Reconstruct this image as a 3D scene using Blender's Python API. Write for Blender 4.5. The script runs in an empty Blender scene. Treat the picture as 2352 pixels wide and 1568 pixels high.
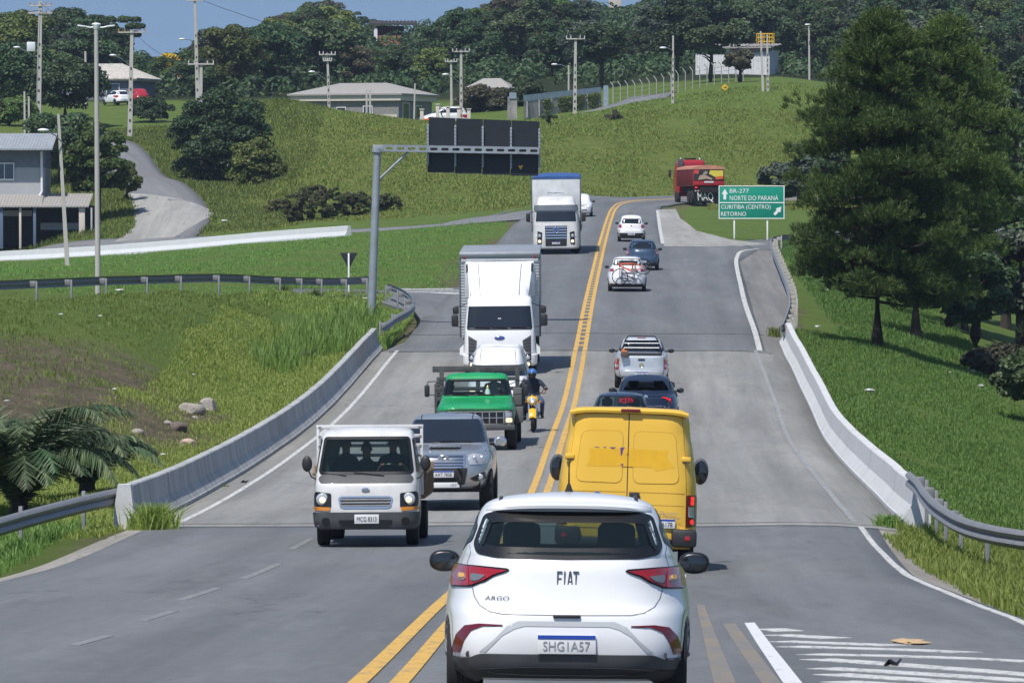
import bpy, bmesh, math, random
import numpy as np
from mathutils import Vector, Matrix, Quaternion
from mathutils.bvhtree import BVHTree
from mathutils.geometry import delaunay_2d_cdt
R = math.radians
random.seed(7); RNG = np.random.default_rng(7)
SC = bpy.context.scene
COL = SC.collection

# ------------------------------------------------------------------ camera
PITCH = math.atan(284/13067.0)
cam_d = bpy.data.cameras.new('camera'); cam = bpy.data.objects.new('camera', cam_d); COL.objects.link(cam)
cam_d.sensor_width = 36.0; cam_d.lens = 13067/2352*36.0
cam_d.clip_start = 0.5; cam_d.clip_end = 6000
cam.location = (0, 0, 0); cam.rotation_euler = (math.pi/2 - PITCH, 0, 0)
SC.camera = cam
# ------------------------------------------------------------------ sky and sun
SUN = Vector((0.27, 0.52, -1.0)).normalized()        # direction the light travels
SUN_EL = math.asin(-SUN.z); SUN_AZ = math.atan2(-SUN.x, -SUN.y)
W = bpy.data.worlds.new('World'); SC.world = W; W.use_nodes = True
nt = W.node_tree; bg = nt.nodes['Background']
sky = nt.nodes.new('ShaderNodeTexSky'); sky.sky_type = 'NISHITA'; sky.sun_disc = False
sky.sun_elevation = SUN_EL; sky.sun_rotation = SUN_AZ; sky.air_density = 1.2; sky.dust_density = 0.2; sky.ozone_density = 1.5
_tc = nt.nodes.new('ShaderNodeTexCoord'); _ad = nt.nodes.new('ShaderNodeVectorMath'); _ad.operation = 'ADD'; _ad.inputs[1].default_value = (0, 0, .30)
nt.links.new(_tc.outputs['Generated'], _ad.inputs[0]); nt.links.new(_ad.outputs[0], sky.inputs['Vector'])
nt.links.new(sky.outputs[0], bg.inputs[0]); bg.inputs[1].default_value = 0.09
ld = bpy.data.lights.new('sun', 'SUN'); ld.energy = 3.6; ld.angle = R(0.5); ld.color = (1.0, 0.95, 0.88)
sun = bpy.data.objects.new('sun', ld); COL.objects.link(sun)
sun.rotation_euler = SUN.to_track_quat('-Z', 'Y').to_euler()
SC.view_settings.view_transform = 'Standard'; SC.view_settings.look = 'None'
SC.view_settings.exposure = 0.5; SC.view_settings.gamma = 1.0
SC.cycles.use_denoising = True
SC.cycles.max_bounces = 6; SC.cycles.diffuse_bounces = 2; SC.cycles.glossy_bounces = 3
SC.cycles.transparent_max_bounces = 8; SC.cycles.transmission_bounces = 4
SC.cycles.caustics_reflective = False; SC.cycles.caustics_refractive = False

# ------------------------------------------------------------------ small helpers
def P(px, py, Z):
 """world point seen at (px, py) of the photograph (2352 wide) at depth 13.067*Z metres"""
 Y = 13.067*Z
 u = (px-1176)/13067.0; v = (784-py)/13067.0
 c, s = math.cos(PITCH), math.sin(PITCH)
 t = Y/(c + v*s)
 return Vector((u*t, Y, (-s + v*c)*t))

def lin(h):
 h = h.lstrip('#'); v = [int(h[i:i+2], 16)/255 for i in (0, 2, 4)]
 return tuple((c/12.92 if c <= 0.04045 else ((c+0.055)/1.055)**2.4) for c in v)

def tag(o, label=None, cat=None, group=None, kind=None):
 if label: o['label'] = label
 if cat: o['category'] = cat
 if group: o['group'] = group
 if kind: o['kind'] = kind
 return o

def empty(name, loc=(0, 0, 0), rz=0.0, parent=None):
 o = bpy.data.objects.new(name, None); COL.objects.link(o)
 o.location = loc; o.rotation_euler = (0, 0, rz); o.empty_display_size = 0.2
 if parent: o.parent = parent
 return o

def link(name, me, parent=None):
 o = bpy.data.objects.new(name, me); COL.objects.link(o)
 if parent: o.parent = parent
 return o

def np_mesh(name, verts, faces, mats=(), fmat=None, smooth=False):
 """fast mesh from arrays; faces (n,3) or (n,4)"""
 me = bpy.data.meshes.new(name)
 verts = np.asarray(verts, np.float32); faces = np.asarray(faces, np.int32)
 n, k = faces.shape
 me.vertices.add(len(verts)); me.vertices.foreach_set('co', verts.ravel())
 me.loops.add(n*k); me.loops.foreach_set('vertex_index', faces.ravel())
 me.polygons.add(n); me.polygons.foreach_set('loop_start', np.arange(0, n*k, k, dtype=np.int32))
 try: me.polygons.foreach_set('loop_total', np.full(n, k, np.int32))
 except Exception: pass
 for m in mats: me.materials.append(m)
 if fmat is not None: me.polygons.foreach_set('material_index', np.asarray(fmat, np.int32))
 me.polygons.foreach_set('use_smooth', np.full(n, bool(smooth)))
 me.update(calc_edges=True); me.validate()
 return me

# ------------------------------------------------------------------ materials
MATS = {}
def nodes_of(m): return m.node_tree.nodes, m.node_tree.links
def mat(name, color, rough=0.6, metal=0.0, var=0.0, vscale=3.0, bump=0.0, bscale=40.0, coat=0.0, spec=None,
  emit=None, estr=0.0, color2=None, back=None, stretch=None, alpha=None, trans=0.0, sheen=0.0):
 """Principled material; var mixes in noise-driven variation towards color2 (or darker), back = colour of back faces"""
 if name in MATS: return MATS[name]
 m = bpy.data.materials.new(name); m.use_nodes = True
 N, L = nodes_of(m); b = N['Principled BSDF']
 if isinstance(color, str): color = lin(color)
 if isinstance(color2, str): color2 = lin(color2)
 b.inputs['Base Color'].default_value = (*color, 1); b.inputs['Roughness'].default_value = rough
 b.inputs['Metallic'].default_value = metal
 if coat: b.inputs['Coat Weight'].default_value = coat; b.inputs['Coat Roughness'].default_value = 0.05
 if spec is not None: b.inputs['Specular IOR Level'].default_value = spec
 if emit is not None:
  b.inputs['Emission Color'].default_value = (*(lin(emit) if isinstance(emit, str) else emit), 1); b.inputs['Emission Strength'].default_value = estr
 if alpha is not None: b.inputs['Alpha'].default_value = alpha
 if trans: b.inputs['Transmission Weight'].default_value = trans
 src = None
 if var > 0 or bump > 0:
  tc = N.new('ShaderNodeTexCoord'); vec = tc.outputs['Object']
  if stretch:
   mp = N.new('ShaderNodeMapping'); mp.inputs['Scale'].default_value = stretch
   L.new(vec, mp.inputs['Vector']); vec = mp.outputs[0]
 if var > 0:
  nz = N.new('ShaderNodeTexNoise'); nz.inputs['Scale'].default_value = vscale; nz.inputs['Detail'].default_value = 6
  nz.inputs['Roughness'].default_value = 0.65
  L.new(vec, nz.inputs['Vector'])
  rp = N.new('ShaderNodeMapRange'); rp.inputs['From Min'].default_value = 0.35; rp.inputs['From Max'].default_value = 0.68
  L.new(nz.outputs['Fac'], rp.inputs['Value'])
  mx = N.new('ShaderNodeMix'); mx.data_type = 'RGBA'
  c2 = color2 if color2 else tuple(c*(1-var) for c in color)
  mx.inputs['A'].default_value = (*color, 1); mx.inputs['B'].default_value = (*c2, 1)
  if color2:
   ml = N.new('ShaderNodeMath'); ml.operation = 'MULTIPLY'; ml.inputs[1].default_value = var
   L.new(rp.outputs[0], ml.inputs[0]); L.new(ml.outputs[0], mx.inputs['Factor'])
  else: L.new(rp.outputs[0], mx.inputs['Factor'])
  src = mx.outputs['Result']
 if back is not None:
  g = N.new('ShaderNodeNewGeometry'); m2 = N.new('ShaderNodeMix'); m2.data_type = 'RGBA'
  L.new(g.outputs['Backfacing'], m2.inputs['Factor'])
  if src: L.new(src, m2.inputs['A'])
  else: m2.inputs['A'].default_value = (*color, 1)
  m2.inputs['B'].default_value = (*back, 1); src = m2.outputs['Result']
 if src: L.new(src, b.inputs['Base Color'])
 if bump > 0:
  nb = N.new('ShaderNodeTexNoise'); nb.inputs['Scale'].default_value = bscale; nb.inputs['Detail'].default_value = 5
  L.new(vec, nb.inputs['Vector'])
  bp = N.new('ShaderNodeBump'); bp.inputs['Strength'].default_value = bump; bp.inputs['Distance'].default_value = 0.05
  L.new(nb.outputs['Fac'], bp.inputs['Height']); L.new(bp.outputs[0], b.inputs['Normal'])
 MATS[name] = m
 return m

def glass(name, color, rough=0.03, opacity=0.8):
 """tinted automotive glass: dark sheet that lets some of the view behind through"""
 if name in MATS: return MATS[name]
 m = bpy.data.materials.new(name); m.use_nodes = True
 N, L = nodes_of(m); b = N['Principled BSDF']
 b.inputs['Base Color'].default_value = (*color, 1); b.inputs['Roughness'].default_value = rough
 b.inputs['Specular IOR Level'].default_value = 0.7
 tr = N.new('ShaderNodeBsdfTransparent'); tr.inputs[0].default_value = (0.75, 0.9, 0.88, 1)
 mx = N.new('ShaderNodeMixShader'); mx.inputs[0].default_value = opacity
 L.new(tr.outputs[0], mx.inputs[1]); L.new(b.outputs[0], mx.inputs[2])
 L.new(mx.outputs[0], N['Material Output'].inputs['Surface'])
 MATS[name] = m
 return m

# ------------------------------------------------------------------ mesh builder
class MB:
 def __init__(s, *mats):
  s.bm = bmesh.new(); s.mats = list(mats); s.i = 0
 def m(s, mt):
  if mt not in s.mats: s.mats.append(mt)
  s.i = s.mats.index(mt); return s
 def _fin(s, faces):
  for f in faces: f.material_index = s.i
 def box(s, c, size, bev=0.0, rot=None, seg=2, taper=None):
  r = bmesh.ops.create_cube(s.bm, size=1.0); vs = r['verts']
  for v in vs:
   v.co = Vector((v.co.x*size[0], v.co.y*size[1], v.co.z*size[2]))
   if taper and v.co.z > 0: v.co.x *= taper[0]; v.co.y *= taper[1]
  fs = list({f for v in vs for f in v.link_faces})
  if bev > 0:
   es = list({e for v in vs for e in v.link_edges})
   r = bmesh.ops.bevel(s.bm, geom=es, offset=min(bev, min(size)*0.45), segments=seg, profile=0.5, affect='EDGES')
   fs = list({f for f in r['faces']} | {f for f in fs if f.is_valid}); vs = list({v for f in fs for v in f.verts})
  M = Matrix.Translation(c) @ (rot if rot is not None else Matrix.Identity(4))
  for v in vs: v.co = M @ v.co
  s._fin(fs); return s
 def cyl(s, p0, p1, r0, r1=None, n=12, cap=True):
  p0, p1 = Vector(p0), Vector(p1); r1 = r0 if r1 is None else r1
  q = (p1-p0).to_track_quat('Z', 'Y'); a = []; b = []
  for k in range(n):
   t = 2*math.pi*k/n; d = q @ Vector((math.cos(t), math.sin(t), 0))
   a.append(s.bm.verts.new(p0+d*r0)); b.append(s.bm.verts.new(p1+d*r1))
  fs = [s.bm.faces.new((a[k], a[(k+1) % n], b[(k+1) % n], b[k])) for k in range(n)]
  if cap: fs.append(s.bm.faces.new(a[::-1])); fs.append(s.bm.faces.new(b))
  s._fin(fs); return s
 def tube(s, pts, r, n=8, cap=True):
  pts = [Vector(p) for p in pts]; rings = []
  rr = r if isinstance(r, (list, tuple)) else [r]*len(pts)
  up = Vector((0, 0, 1))
  for i, p in enumerate(pts):
   t = (pts[min(i+1, len(pts)-1)] - pts[max(i-1, 0)]).normalized()
   a = t.cross(up)
   if a.length < 1e-3: a = t.cross(Vector((1, 0, 0)))
   a.normalize(); b = a.cross(t)
   rings.append([s.bm.verts.new(p + (a*math.cos(2*math.pi*k/n) + b*math.sin(2*math.pi*k/n))*rr[i]) for k in range(n)])
  return s._rings(rings, cap)
 def _rings(s, rings, cap=True, closed=True):
  fs = []; n = len(rings[0])
  for A, B in zip(rings[:-1], rings[1:]):
   for k in range(n if closed else n-1):
    fs.append(s.bm.faces.new((A[k], A[(k+1) % n], B[(k+1) % n], B[k])))
  if cap and closed:
   fs.append(s.bm.faces.new(rings[0][::-1])); fs.append(s.bm.faces.new(rings[-1]))
  s._fin(fs); return s
 def loft(s, rings, cap=True, closed=True):
  return s._rings([[s.bm.verts.new(p) for p in r] for r in rings], cap, closed)
 def lathe(s, prof, c=(0, 0, 0), axis='x', n=28):
  c = Vector(c); rings = []
  for r, h in prof:
   ring = []
   for k in range(n):
    t = 2*math.pi*k/n; a, b = r*math.cos(t), r*math.sin(t)
    ring.append(s.bm.verts.new(c + (Vector((h, a, b)) if axis == 'x' else Vector((a, h, b)) if axis == 'y' else Vector((a, b, h)))))
   rings.append(ring)
  return s._rings(rings, True)
 def prism(s, poly, plane, a, b, bev=0.0):
  """polygon extruded between a and b along the axis that plane leaves out"""
  def pt(u, v, w): return Vector((u, w, v)) if plane == 'xz' else Vector((w, u, v)) if plane == 'yz' else Vector((u, v, w))
  A = [s.bm.verts.new(pt(u, v, a)) for u, v in poly]; B = [s.bm.verts.new(pt(u, v, b)) for u, v in poly]
  n = len(poly); fs = [s.bm.faces.new((A[k], A[(k+1) % n], B[(k+1) % n], B[k])) for k in range(n)]
  fs += [s.bm.faces.new(A[::-1]), s.bm.faces.new(B)]
  if bev > 0:
   es = list({e for v in A+B for e in v.link_edges})
   r = bmesh.ops.bevel(s.bm, geom=es, offset=bev, segments=2, profile=0.5, affect='EDGES')
   fs = list(set(r['faces']) | {f for f in fs if f.is_valid})
  s._fin(fs); return s
 def quad(s, a, b, c, d):
  f = s.bm.faces.new([s.bm.verts.new(p) for p in (a, b, c, d)]); s._fin([f]); return s
 def ball(s, c, r, sub=2, scale=(1, 1, 1)):
  q = bmesh.ops.create_icosphere(s.bm, subdivisions=sub, radius=1.0); c = Vector(c)
  for v in q['verts']: v.co = c + Vector((v.co.x*r*scale[0], v.co.y*r*scale[1], v.co.z*r*scale[2]))
  s._fin({f for v in q['verts'] for f in v.link_faces}); return s
 def mesh(s, name, angle=38):
  bmesh.ops.recalc_face_normals(s.bm, faces=s.bm.faces)
  me = bpy.data.meshes.new(name); s.bm.to_mesh(me); s.bm.free()
  for mt in s.mats: me.materials.append(mt)
  me.shade_smooth(); me.set_sharp_from_angle(angle=R(angle))
  return me
 def obj(s, name, parent=None, angle=38): return link(name, s.mesh(name, angle), parent)

def copy_tree(o, parent=None):
 c = o.copy(); COL.objects.link(c); c.parent = parent
 if parent: c.matrix_parent_inverse = o.matrix_parent_inverse
 for ch in o.children: copy_tree(ch, c)
 return c

def text_obj(name, s, parent, c, w, h, mt, face='-y', depth=0.006, shear=0.0, sh=None):
 """lettering as a mesh, fitted into a w x h box centred on c and facing +y or -y"""
 cu = bpy.data.curves.new('t', 'FONT'); cu.body = s; cu.extrude = 0.0; cu.resolution_u = 3
 ob = bpy.data.objects.new('t', cu); COL.objects.link(ob)
 dg = bpy.context.evaluated_depsgraph_get(); me = bpy.data.meshes.new_from_object(ob.evaluated_get(dg))
 bpy.data.objects.remove(ob); bpy.data.curves.remove(cu)
 co = np.array([v.co[:] for v in me.vertices]); lo, hi = co.min(0), co.max(0)
 k = -1 if face == '+y' else 1
 for v in me.vertices:
  u = (v.co.x-lo[0])/(hi[0]-lo[0])-0.5; q = (v.co.y-lo[1])/(hi[1]-lo[1])-0.5
  v.co = Vector((c[0] + k*(u*w + shear*q*h), c[1] - k*depth, c[2] + q*h))
 if sh is not None:
  for v in me.vertices: v.co = sh.ray(v.co.x, v.co.z, 'rear' if face == '-y' else 'front', depth)[0]
 me.materials.clear(); me.materials.append(mt)
 me.update()
 return link(name, me, parent)
# ------------------------------------------------------------------ ground heights
# road axis in world metres, from near to far, and its longitudinal profile
PROF = [(0.6, -2.1), (2.0, -2.8), (3.05, -3.44), (4.0, -3.99), (5.0, -4.5), (6.12, -4.98), (7.0, -5.36), (8.3, -5.66), (9.5, -5.79),
  (10.8, -5.82), (11.6, -5.78), (12.7, -5.5), (13.95, -5.0), (16, -4.27), (18.9, -3.2), (21, -2.6), (23, -1.95),
  (24.5, -1.4), (27, -.5), (30, .6), (31.4, 1.07), (32.2, 1.25), (32.8, 1.35), (33.2, 1.4), (33.5, 1.42)]
_pz, _ph = np.array([a for a, b in PROF]), np.array([b for a, b in PROF])
def road_h(Z): return float(np.interp(Z, _pz, _ph))
AX = [(0.6, -900), (2.0, 520), (3.1, 830), (5, 1035), (7, 1165), (8.95, 1236), (11.4, 1280), (12.8, 1308), (15.1, 1333), (17.9, 1352), (22.2, 1374), (24.5, 1384),
  (28.4, 1401), (30.2, 1412), (31.4, 1432), (32.2, 1465), (32.8, 1510), (33.2, 1560), (33.45, 1640), (33.6, 1740), (33.8, 1900), (34.2, 2200)]
AXW = [((px-1176)*Z/1000, Z*13.067, road_h(Z)) for Z, px in AX]
def resample(pts, step):
 pts = np.array(pts, float)
 # centripetal smoothing through a Catmull-Rom curve
 out = []
 Q = np.vstack([2*pts[0]-pts[1], pts, 2*pts[-1]-pts[-2]])
 for i in range(1, len(Q)-2):
  p0, p1, p2, p3 = Q[i-1:i+3]; n = max(2, int(np.linalg.norm(p2-p1)/step))
  d = np.linalg.norm(p2-p1); m1 = (p2-p0)/(np.linalg.norm(p2-p0))*d; m2 = (p3-p1)/(np.linalg.norm(p3-p1))*d
  for t in np.arange(n)/n:
   out.append((2*t**3-3*t**2+1)*p1 + (t**3-2*t**2+t)*m1 + (-2*t**3+3*t**2)*p2 + (t**3-t**2)*m2)
 out.append(pts[-1]); return np.array(out)
AXIS = resample(AXW, 1.0)
def frame(pts):
 t = np.gradient(pts[:, :2], axis=0); t /= np.linalg.norm(t, axis=1)[:, None]
 return np.stack([t[:, 1], -t[:, 0]], 1)      # normal pointing right
AXN = frame(AXIS)
CROWN = 0.008
CP = []                                           # control points (x, y, z)
def cp(px, py, Z, dz=0.0):
 p = P(px, py, Z); CP.append((p.x, p.y, p.z+dz))
last = -99
for i in range(0, len(AXIS), 1):
 if np.linalg.norm(AXIS[i, :2]-AXIS[last, :2] if last >= 0 else 99) < 9: continue
 last = i; y = AXIS[i, 1]; Z = y/13.067
 offs = [-6.4, -3.2, 0, 3.2, 6.4] if Z < 31 else [-3.4, 0, 3.4]
 for o in offs:
  z = AXIS[i, 2] + 0.02 - CROWN*abs(o) if Z < 31 else AXIS[i, 2] - 0.07*o
  CP.append((AXIS[i, 0]+AXN[i, 0]*o, y+AXN[i, 1]*o, z))
 if Z < 7:        # beside the near road
  for o, d in ((-9, -.5), (-13, -.9), (9.5, -.7), (15, -1.9), (30, -3.5), (-30, -1.5)): CP.append((AXIS[i, 0]+o, y, AXIS[i, 2]+d))
 elif Z < 15.2:   # beside the bridge
  for o, d in ((-7.6, -.04), (-11, -.35), (8.0, -.3), (10.5, -1.0)): CP.append((AXIS[i, 0]+o, y, AXIS[i, 2]+d))
for a in [
 # left bank below the long guardrail
 (0, 1150, 9.4), (-150, 1130, 9.8), (200, 1120, 9.6), (-100, 1000, 11), (100, 960, 11.4), (300, 900, 12.3), (0, 850, 12.6), (250, 800, 13.6), (500, 780, 14.4),
 (-200, 705, 14.0), (0, 697, 14.5), (200, 682, 15.2), (400, 668, 16), (600, 668, 17), (840, 680, 18.4), (852, 738, 16.4), (700, 730, 16.2), (885, 803, 15.2), (900, 760, 16.2),
 # ramp behind it and the flat grass island
 (0, 700, 15.2, -.75), (200, 684, 16.0, -.75), (400, 672, 16.8, -.7), (600, 668, 17.7, -.5), (900, 670, 19.0), (1000, 690, 18.3), (0, 645, 18.5), (200, 640, 19), (-200, 650, 18), (500, 630, 20), (900, 640, 20.3), (1050, 645, 20),
 (0, 602, 28.8), (400, 577, 28), (790, 545, 27), (600, 600, 22.6), (300, 612, 22.5), (900, 595, 22.7), (1100, 562, 24), (1160, 516, 27.2), (1010, 527, 26.6), (-300, 620, 28),
 # frontage road
 (1230, 485, 29.1), (1150, 497, 28.4), (1080, 511, 27.9), (1000, 521, 27.7), (850, 531, 28), (600, 546, 28.7), (480, 551, 29.4), (250, 564, 30), (60, 577, 30.5), (-200, 590, 31),
 # side street climbing on the left
 (330, 546, 30.2), (420, 495, 31.2), (385, 460, 32), (340, 410, 33.5), (290, 370, 35), (245, 335, 36.5), (215, 320, 37.6), (180, 300, 39.5),
 (458, 417, 35.2), (300, 322, 38.4), (640, 525, 30.2), (640, 465, 32.6), (560, 425, 34), (500, 500, 31.3), (250, 480, 32), (150, 480, 33),
 # big grassy slope
 (700, 512, 30), (900, 503, 30), (1100, 484, 30.3), (1340, 446, 34.0), (1420, 443, 34.2), (1500, 440, 34.4), (1560, 440, 34.6), (1650, 438, 35), (1780, 420, 35.6),
 (700, 400, 33.2), (980, 400, 33.4), (1200, 400, 34), (1400, 350, 35.8), (1700, 330, 36.6),
 (620, 235, 37.6), (660, 248, 37.2), (800, 268, 37.0), (980, 288, 36.8), (1100, 292, 37), (1240, 290, 37.4), (1440, 244, 39.0), (1600, 220, 39.4), (1820, 186, 40),
 # plateau of houses behind the crest
 (660, 276, 39.5), (820, 292, 40), (1000, 297, 40.2), (1130, 296, 40.3), (1245, 272, 39.6), (1330, 262, 39.6), (1400, 250, 39.8), (1500, 236, 41.5), (1170, 262, 41.5), (1390, 240, 41.5), (1600, 196, 43), (1800, 178, 44), (1700, 180, 46),
 (1500, 215, 42.5), (340, 235, 44), (160, 232, 45), (350, 270, 41), (0, 290, 38.5), (100, 285, 39), (60, 575, 31.2), (-100, 575, 31.2), (150, 540, 31.2), (100, 400, 34.5), (0, 380, 35),
 (480, 270, 41), (560, 250, 42),
 # wooded hill
 (0, 215, 47), (200, 208, 48), (400, 222, 48), (600, 212, 47), (900, 210, 47), (1200, 192, 47), (1500, 172, 48), (1800, 160, 49), (2100, 185, 48), (2400, 190, 48),
 (0, 150, 58), (200, 150, 58), (400, 190, 58), (550, 160, 58), (700, 130, 58), (1000, 115, 58), (1300, 100, 58), (1700, 95, 58), (2000, 110, 58), (2400, 110, 58),
 (0, 120, 68), (200, 120, 68), (400, 185, 68), (550, 130, 68), (700, 80, 68), (1000, 95, 68), (1300, 45, 68), (1700, 40, 68), (2000, 50, 68), (2400, 50, 68),
 (0, 120, 85), (400, 185, 85), (700, 70, 85), (1000, 105, 85), (1300, 30, 85), (1800, 20, 85), (2400, 30, 85),
 (0, 200, 130), (1200, 120, 130), (2400, 120, 130), (-800, 190, 130), (3400, 190, 130), (-800, 250, 60), (3300, 150, 60),
 # right: gore, sign lawn, slope below the guardrail, bottom of the valley
 (1762, 552, 25.2), (1600, 503, 28.4), (1690, 520, 27.3), (1700, 566, 24), (1800, 562, 24.4), (1660, 478, 31), (1780, 470, 32), (1850, 560, 24.6), (2000, 535, 26.5), (2000, 470, 31), (1850, 600, 22.6), (1900, 680, 19.6),
 (2350, 565, 26), (2350, 525, 29), (2350, 440, 36), (2350, 300, 43), (2150, 640, 23), (2350, 720, 21.5), (1900, 760, 16.8), (2005, 797, 16), (2110, 775, 17.6), (2250, 860, 16.8), (2350, 900, 16),
 (1900, 850, 14.8), (2050, 900, 14.2), (2150, 1000, 12.8), (2245, 980, 14), (2350, 1040, 13.4), (2200, 1130, 10.4), (2350, 1140, 11), (2352, 1240, 8.8), (2150, 1190, 8.8), (2500, 1300, 8.4), (2352, 1352, 6.9), (2700, 1250, 12), (2700, 900, 20), (3000, 700, 30)]:
 cp(*a)
CPA = np.array(CP)
VS = 1/3.0
def _rbf_fit():
 U = CPA[:, :2]*np.array([1, VS]); D = np.linalg.norm(U[:, None]-U[None], axis=2)
 K = np.sqrt(D**2 + 1.5**2); n = len(U)
 K[np.arange(n), np.arange(n)] += -0.15
 Q = np.hstack([np.ones((n, 1)), U]); A = np.block([[K, Q], [Q.T, np.zeros((3, 3))]])
 return U, np.linalg.lstsq(A, np.concatenate([CPA[:, 2], np.zeros(3)]), rcond=None)[0]
_U, _Wt = _rbf_fit()
def G(x, y):
 """ground height, arrays allowed"""
 x = np.atleast_1d(np.asarray(x, float)); y = np.atleast_1d(np.asarray(y, float)); out = np.empty(x.size)
 X = np.stack([x.ravel(), y.ravel()*VS], 1)
 for s in range(0, len(X), 4000):
  q = X[s:s+4000]; D = np.sqrt(((q[:, None]-_U[None])**2).sum(2) + 1.5**2)
  out[s:s+4000] = D @ _Wt[:len(_U)] + _Wt[-3] + q @ _Wt[-2:]
 return out.reshape(x.shape)
def g1(x, y): return float(G([x], [y])[0])
def hit(px, py, z0=2.0, z1=60.0):
 """where the sight line of the photograph's point (px, py) first meets the ground"""
 Zs = np.linspace(z0, z1, 1400); pts = [P(px, py, Z) for Z in Zs]
 A = np.array([p[:] for p in pts]); d = A[:, 2]-G(A[:, 0], A[:, 1])
 k = np.argmax(d < 0)
 if k == 0: return Vector(A[-1])
 t = d[k-1]/(d[k-1]-d[k]); return Vector(A[k-1]*(1-t) + A[k]*t)
# distance to road axis, signed to the right, for masking
def road_off(x, y):
 x = np.asarray(x); y = np.asarray(y); X = np.stack([x.ravel(), y.ravel()], 1); o = np.empty(len(X))
 A = AXIS[::3]; Nn = AXN[::3]
 for s in range(0, len(X), 8000):
  q = X[s:s+8000]; D = ((q[:, None]-A[None, :, :2])**2).sum(2); k = D.argmin(1)
  dv = q-A[k, :2]; side = np.sign((dv*Nn[k]).sum(1)); o[s:s+8000] = np.sqrt(D.min(1))*np.where(side == 0, 1, side)
 return o.reshape(x.shape)

# ------------------------------------------------------------------ surface materials
def ground_mat():
 m = bpy.data.materials.new('grass_ground'); m.use_nodes = True; N, L = nodes_of(m); b = N['Principled BSDF']
 b.inputs['Roughness'].default_value = 0.9; b.inputs['Specular IOR Level'].default_value = 0.15
 tc = N.new('ShaderNodeTexCoord')
 def noise(sc, det=5, rough=0.6, st=(1, 0.6, 1)):
  mp = N.new('ShaderNodeMapping'); mp.inputs['Scale'].default_value = st; L.new(tc.outputs['Object'], mp.inputs[0])
  n = N.new('ShaderNodeTexNoise'); n.inputs['Scale'].default_value = sc; n.inputs['Detail'].default_value = det; n.inputs['Roughness'].default_value = rough
  L.new(mp.outputs[0], n.inputs['Vector']); return n.outputs['Fac']
 def ramp(src, stops):
  r = N.new('ShaderNodeValToRGB'); L.new(src, r.inputs[0]); e = r.color_ramp.elements
  while len(e) < len(stops): e.new(0.5)
  for q, (p, c) in zip(e, stops): q.position = p; q.color = (*c, 1)
  return r.outputs[0]
 def mix(f, a, c):
  x = N.new('ShaderNodeMix'); x.data_type = 'RGBA'; L.new(f, x.inputs['Factor']); L.new(a, x.inputs['A']); L.new(c, x.inputs['B']); return x.outputs['Result']
 at = N.new('ShaderNodeVertexColor'); at.layer_name = 'zone'
 sp = N.new('ShaderNodeSeparateColor'); L.new(at.outputs[0], sp.inputs[0])
 green = ramp(noise(0.35, 8, .7), [(0.3, (.060, .110, .020)), (0.5, (.098, .165, .030)), (0.7, (.135, .195, .045))])
 fine = ramp(noise(4.0, 6, .8), [(0.3, (.050, .080, .018)), (0.55, (.120, .165, .036)), (0.75, (.19, .225, .07))])
 hv = N.new('ShaderNodeMix'); hv.data_type = 'RGBA'; hv.inputs['Factor'].default_value = 0.5; L.new(green, hv.inputs['A']); L.new(fine, hv.inputs['B'])
 dry = ramp(noise(0.9, 8, .75), [(0.3, (.070, .105, .020)), (0.55, (.14, .165, .035)), (0.72, (.20, .20, .060))])
 soil = ramp(noise(1.2, 8, .75), [(0.3, (.075, .072, .040)), (0.5, (.13, .105, .070)), (0.7, (.21, .165, .12))])
 c = mix(sp.outputs[1], hv.outputs['Result'], dry)
 # soil breaks through with a ragged edge
 a1 = N.new('ShaderNodeMath'); a1.operation = 'ADD'; L.new(sp.outputs[0], a1.inputs[0]); L.new(noise(0.7, 8, .75), a1.inputs[1])
 mr = N.new('ShaderNodeMapRange'); mr.inputs['From Min'].default_value = .85; mr.inputs['From Max'].default_value = 1.25; L.new(a1.outputs[0], mr.inputs[0])
 c = mix(mr.outputs[0], c, soil)
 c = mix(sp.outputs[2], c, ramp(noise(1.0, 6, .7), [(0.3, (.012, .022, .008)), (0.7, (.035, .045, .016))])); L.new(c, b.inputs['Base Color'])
 bp = N.new('ShaderNodeBump'); bp.inputs['Strength'].default_value = 0.9; bp.inputs['Distance'].default_value = 0.25
 L.new(noise(2.5, 8, .8), bp.inputs['Height']); L.new(bp.outputs[0], b.inputs['Normal'])
 return m
M_GROUND = ground_mat()

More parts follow.
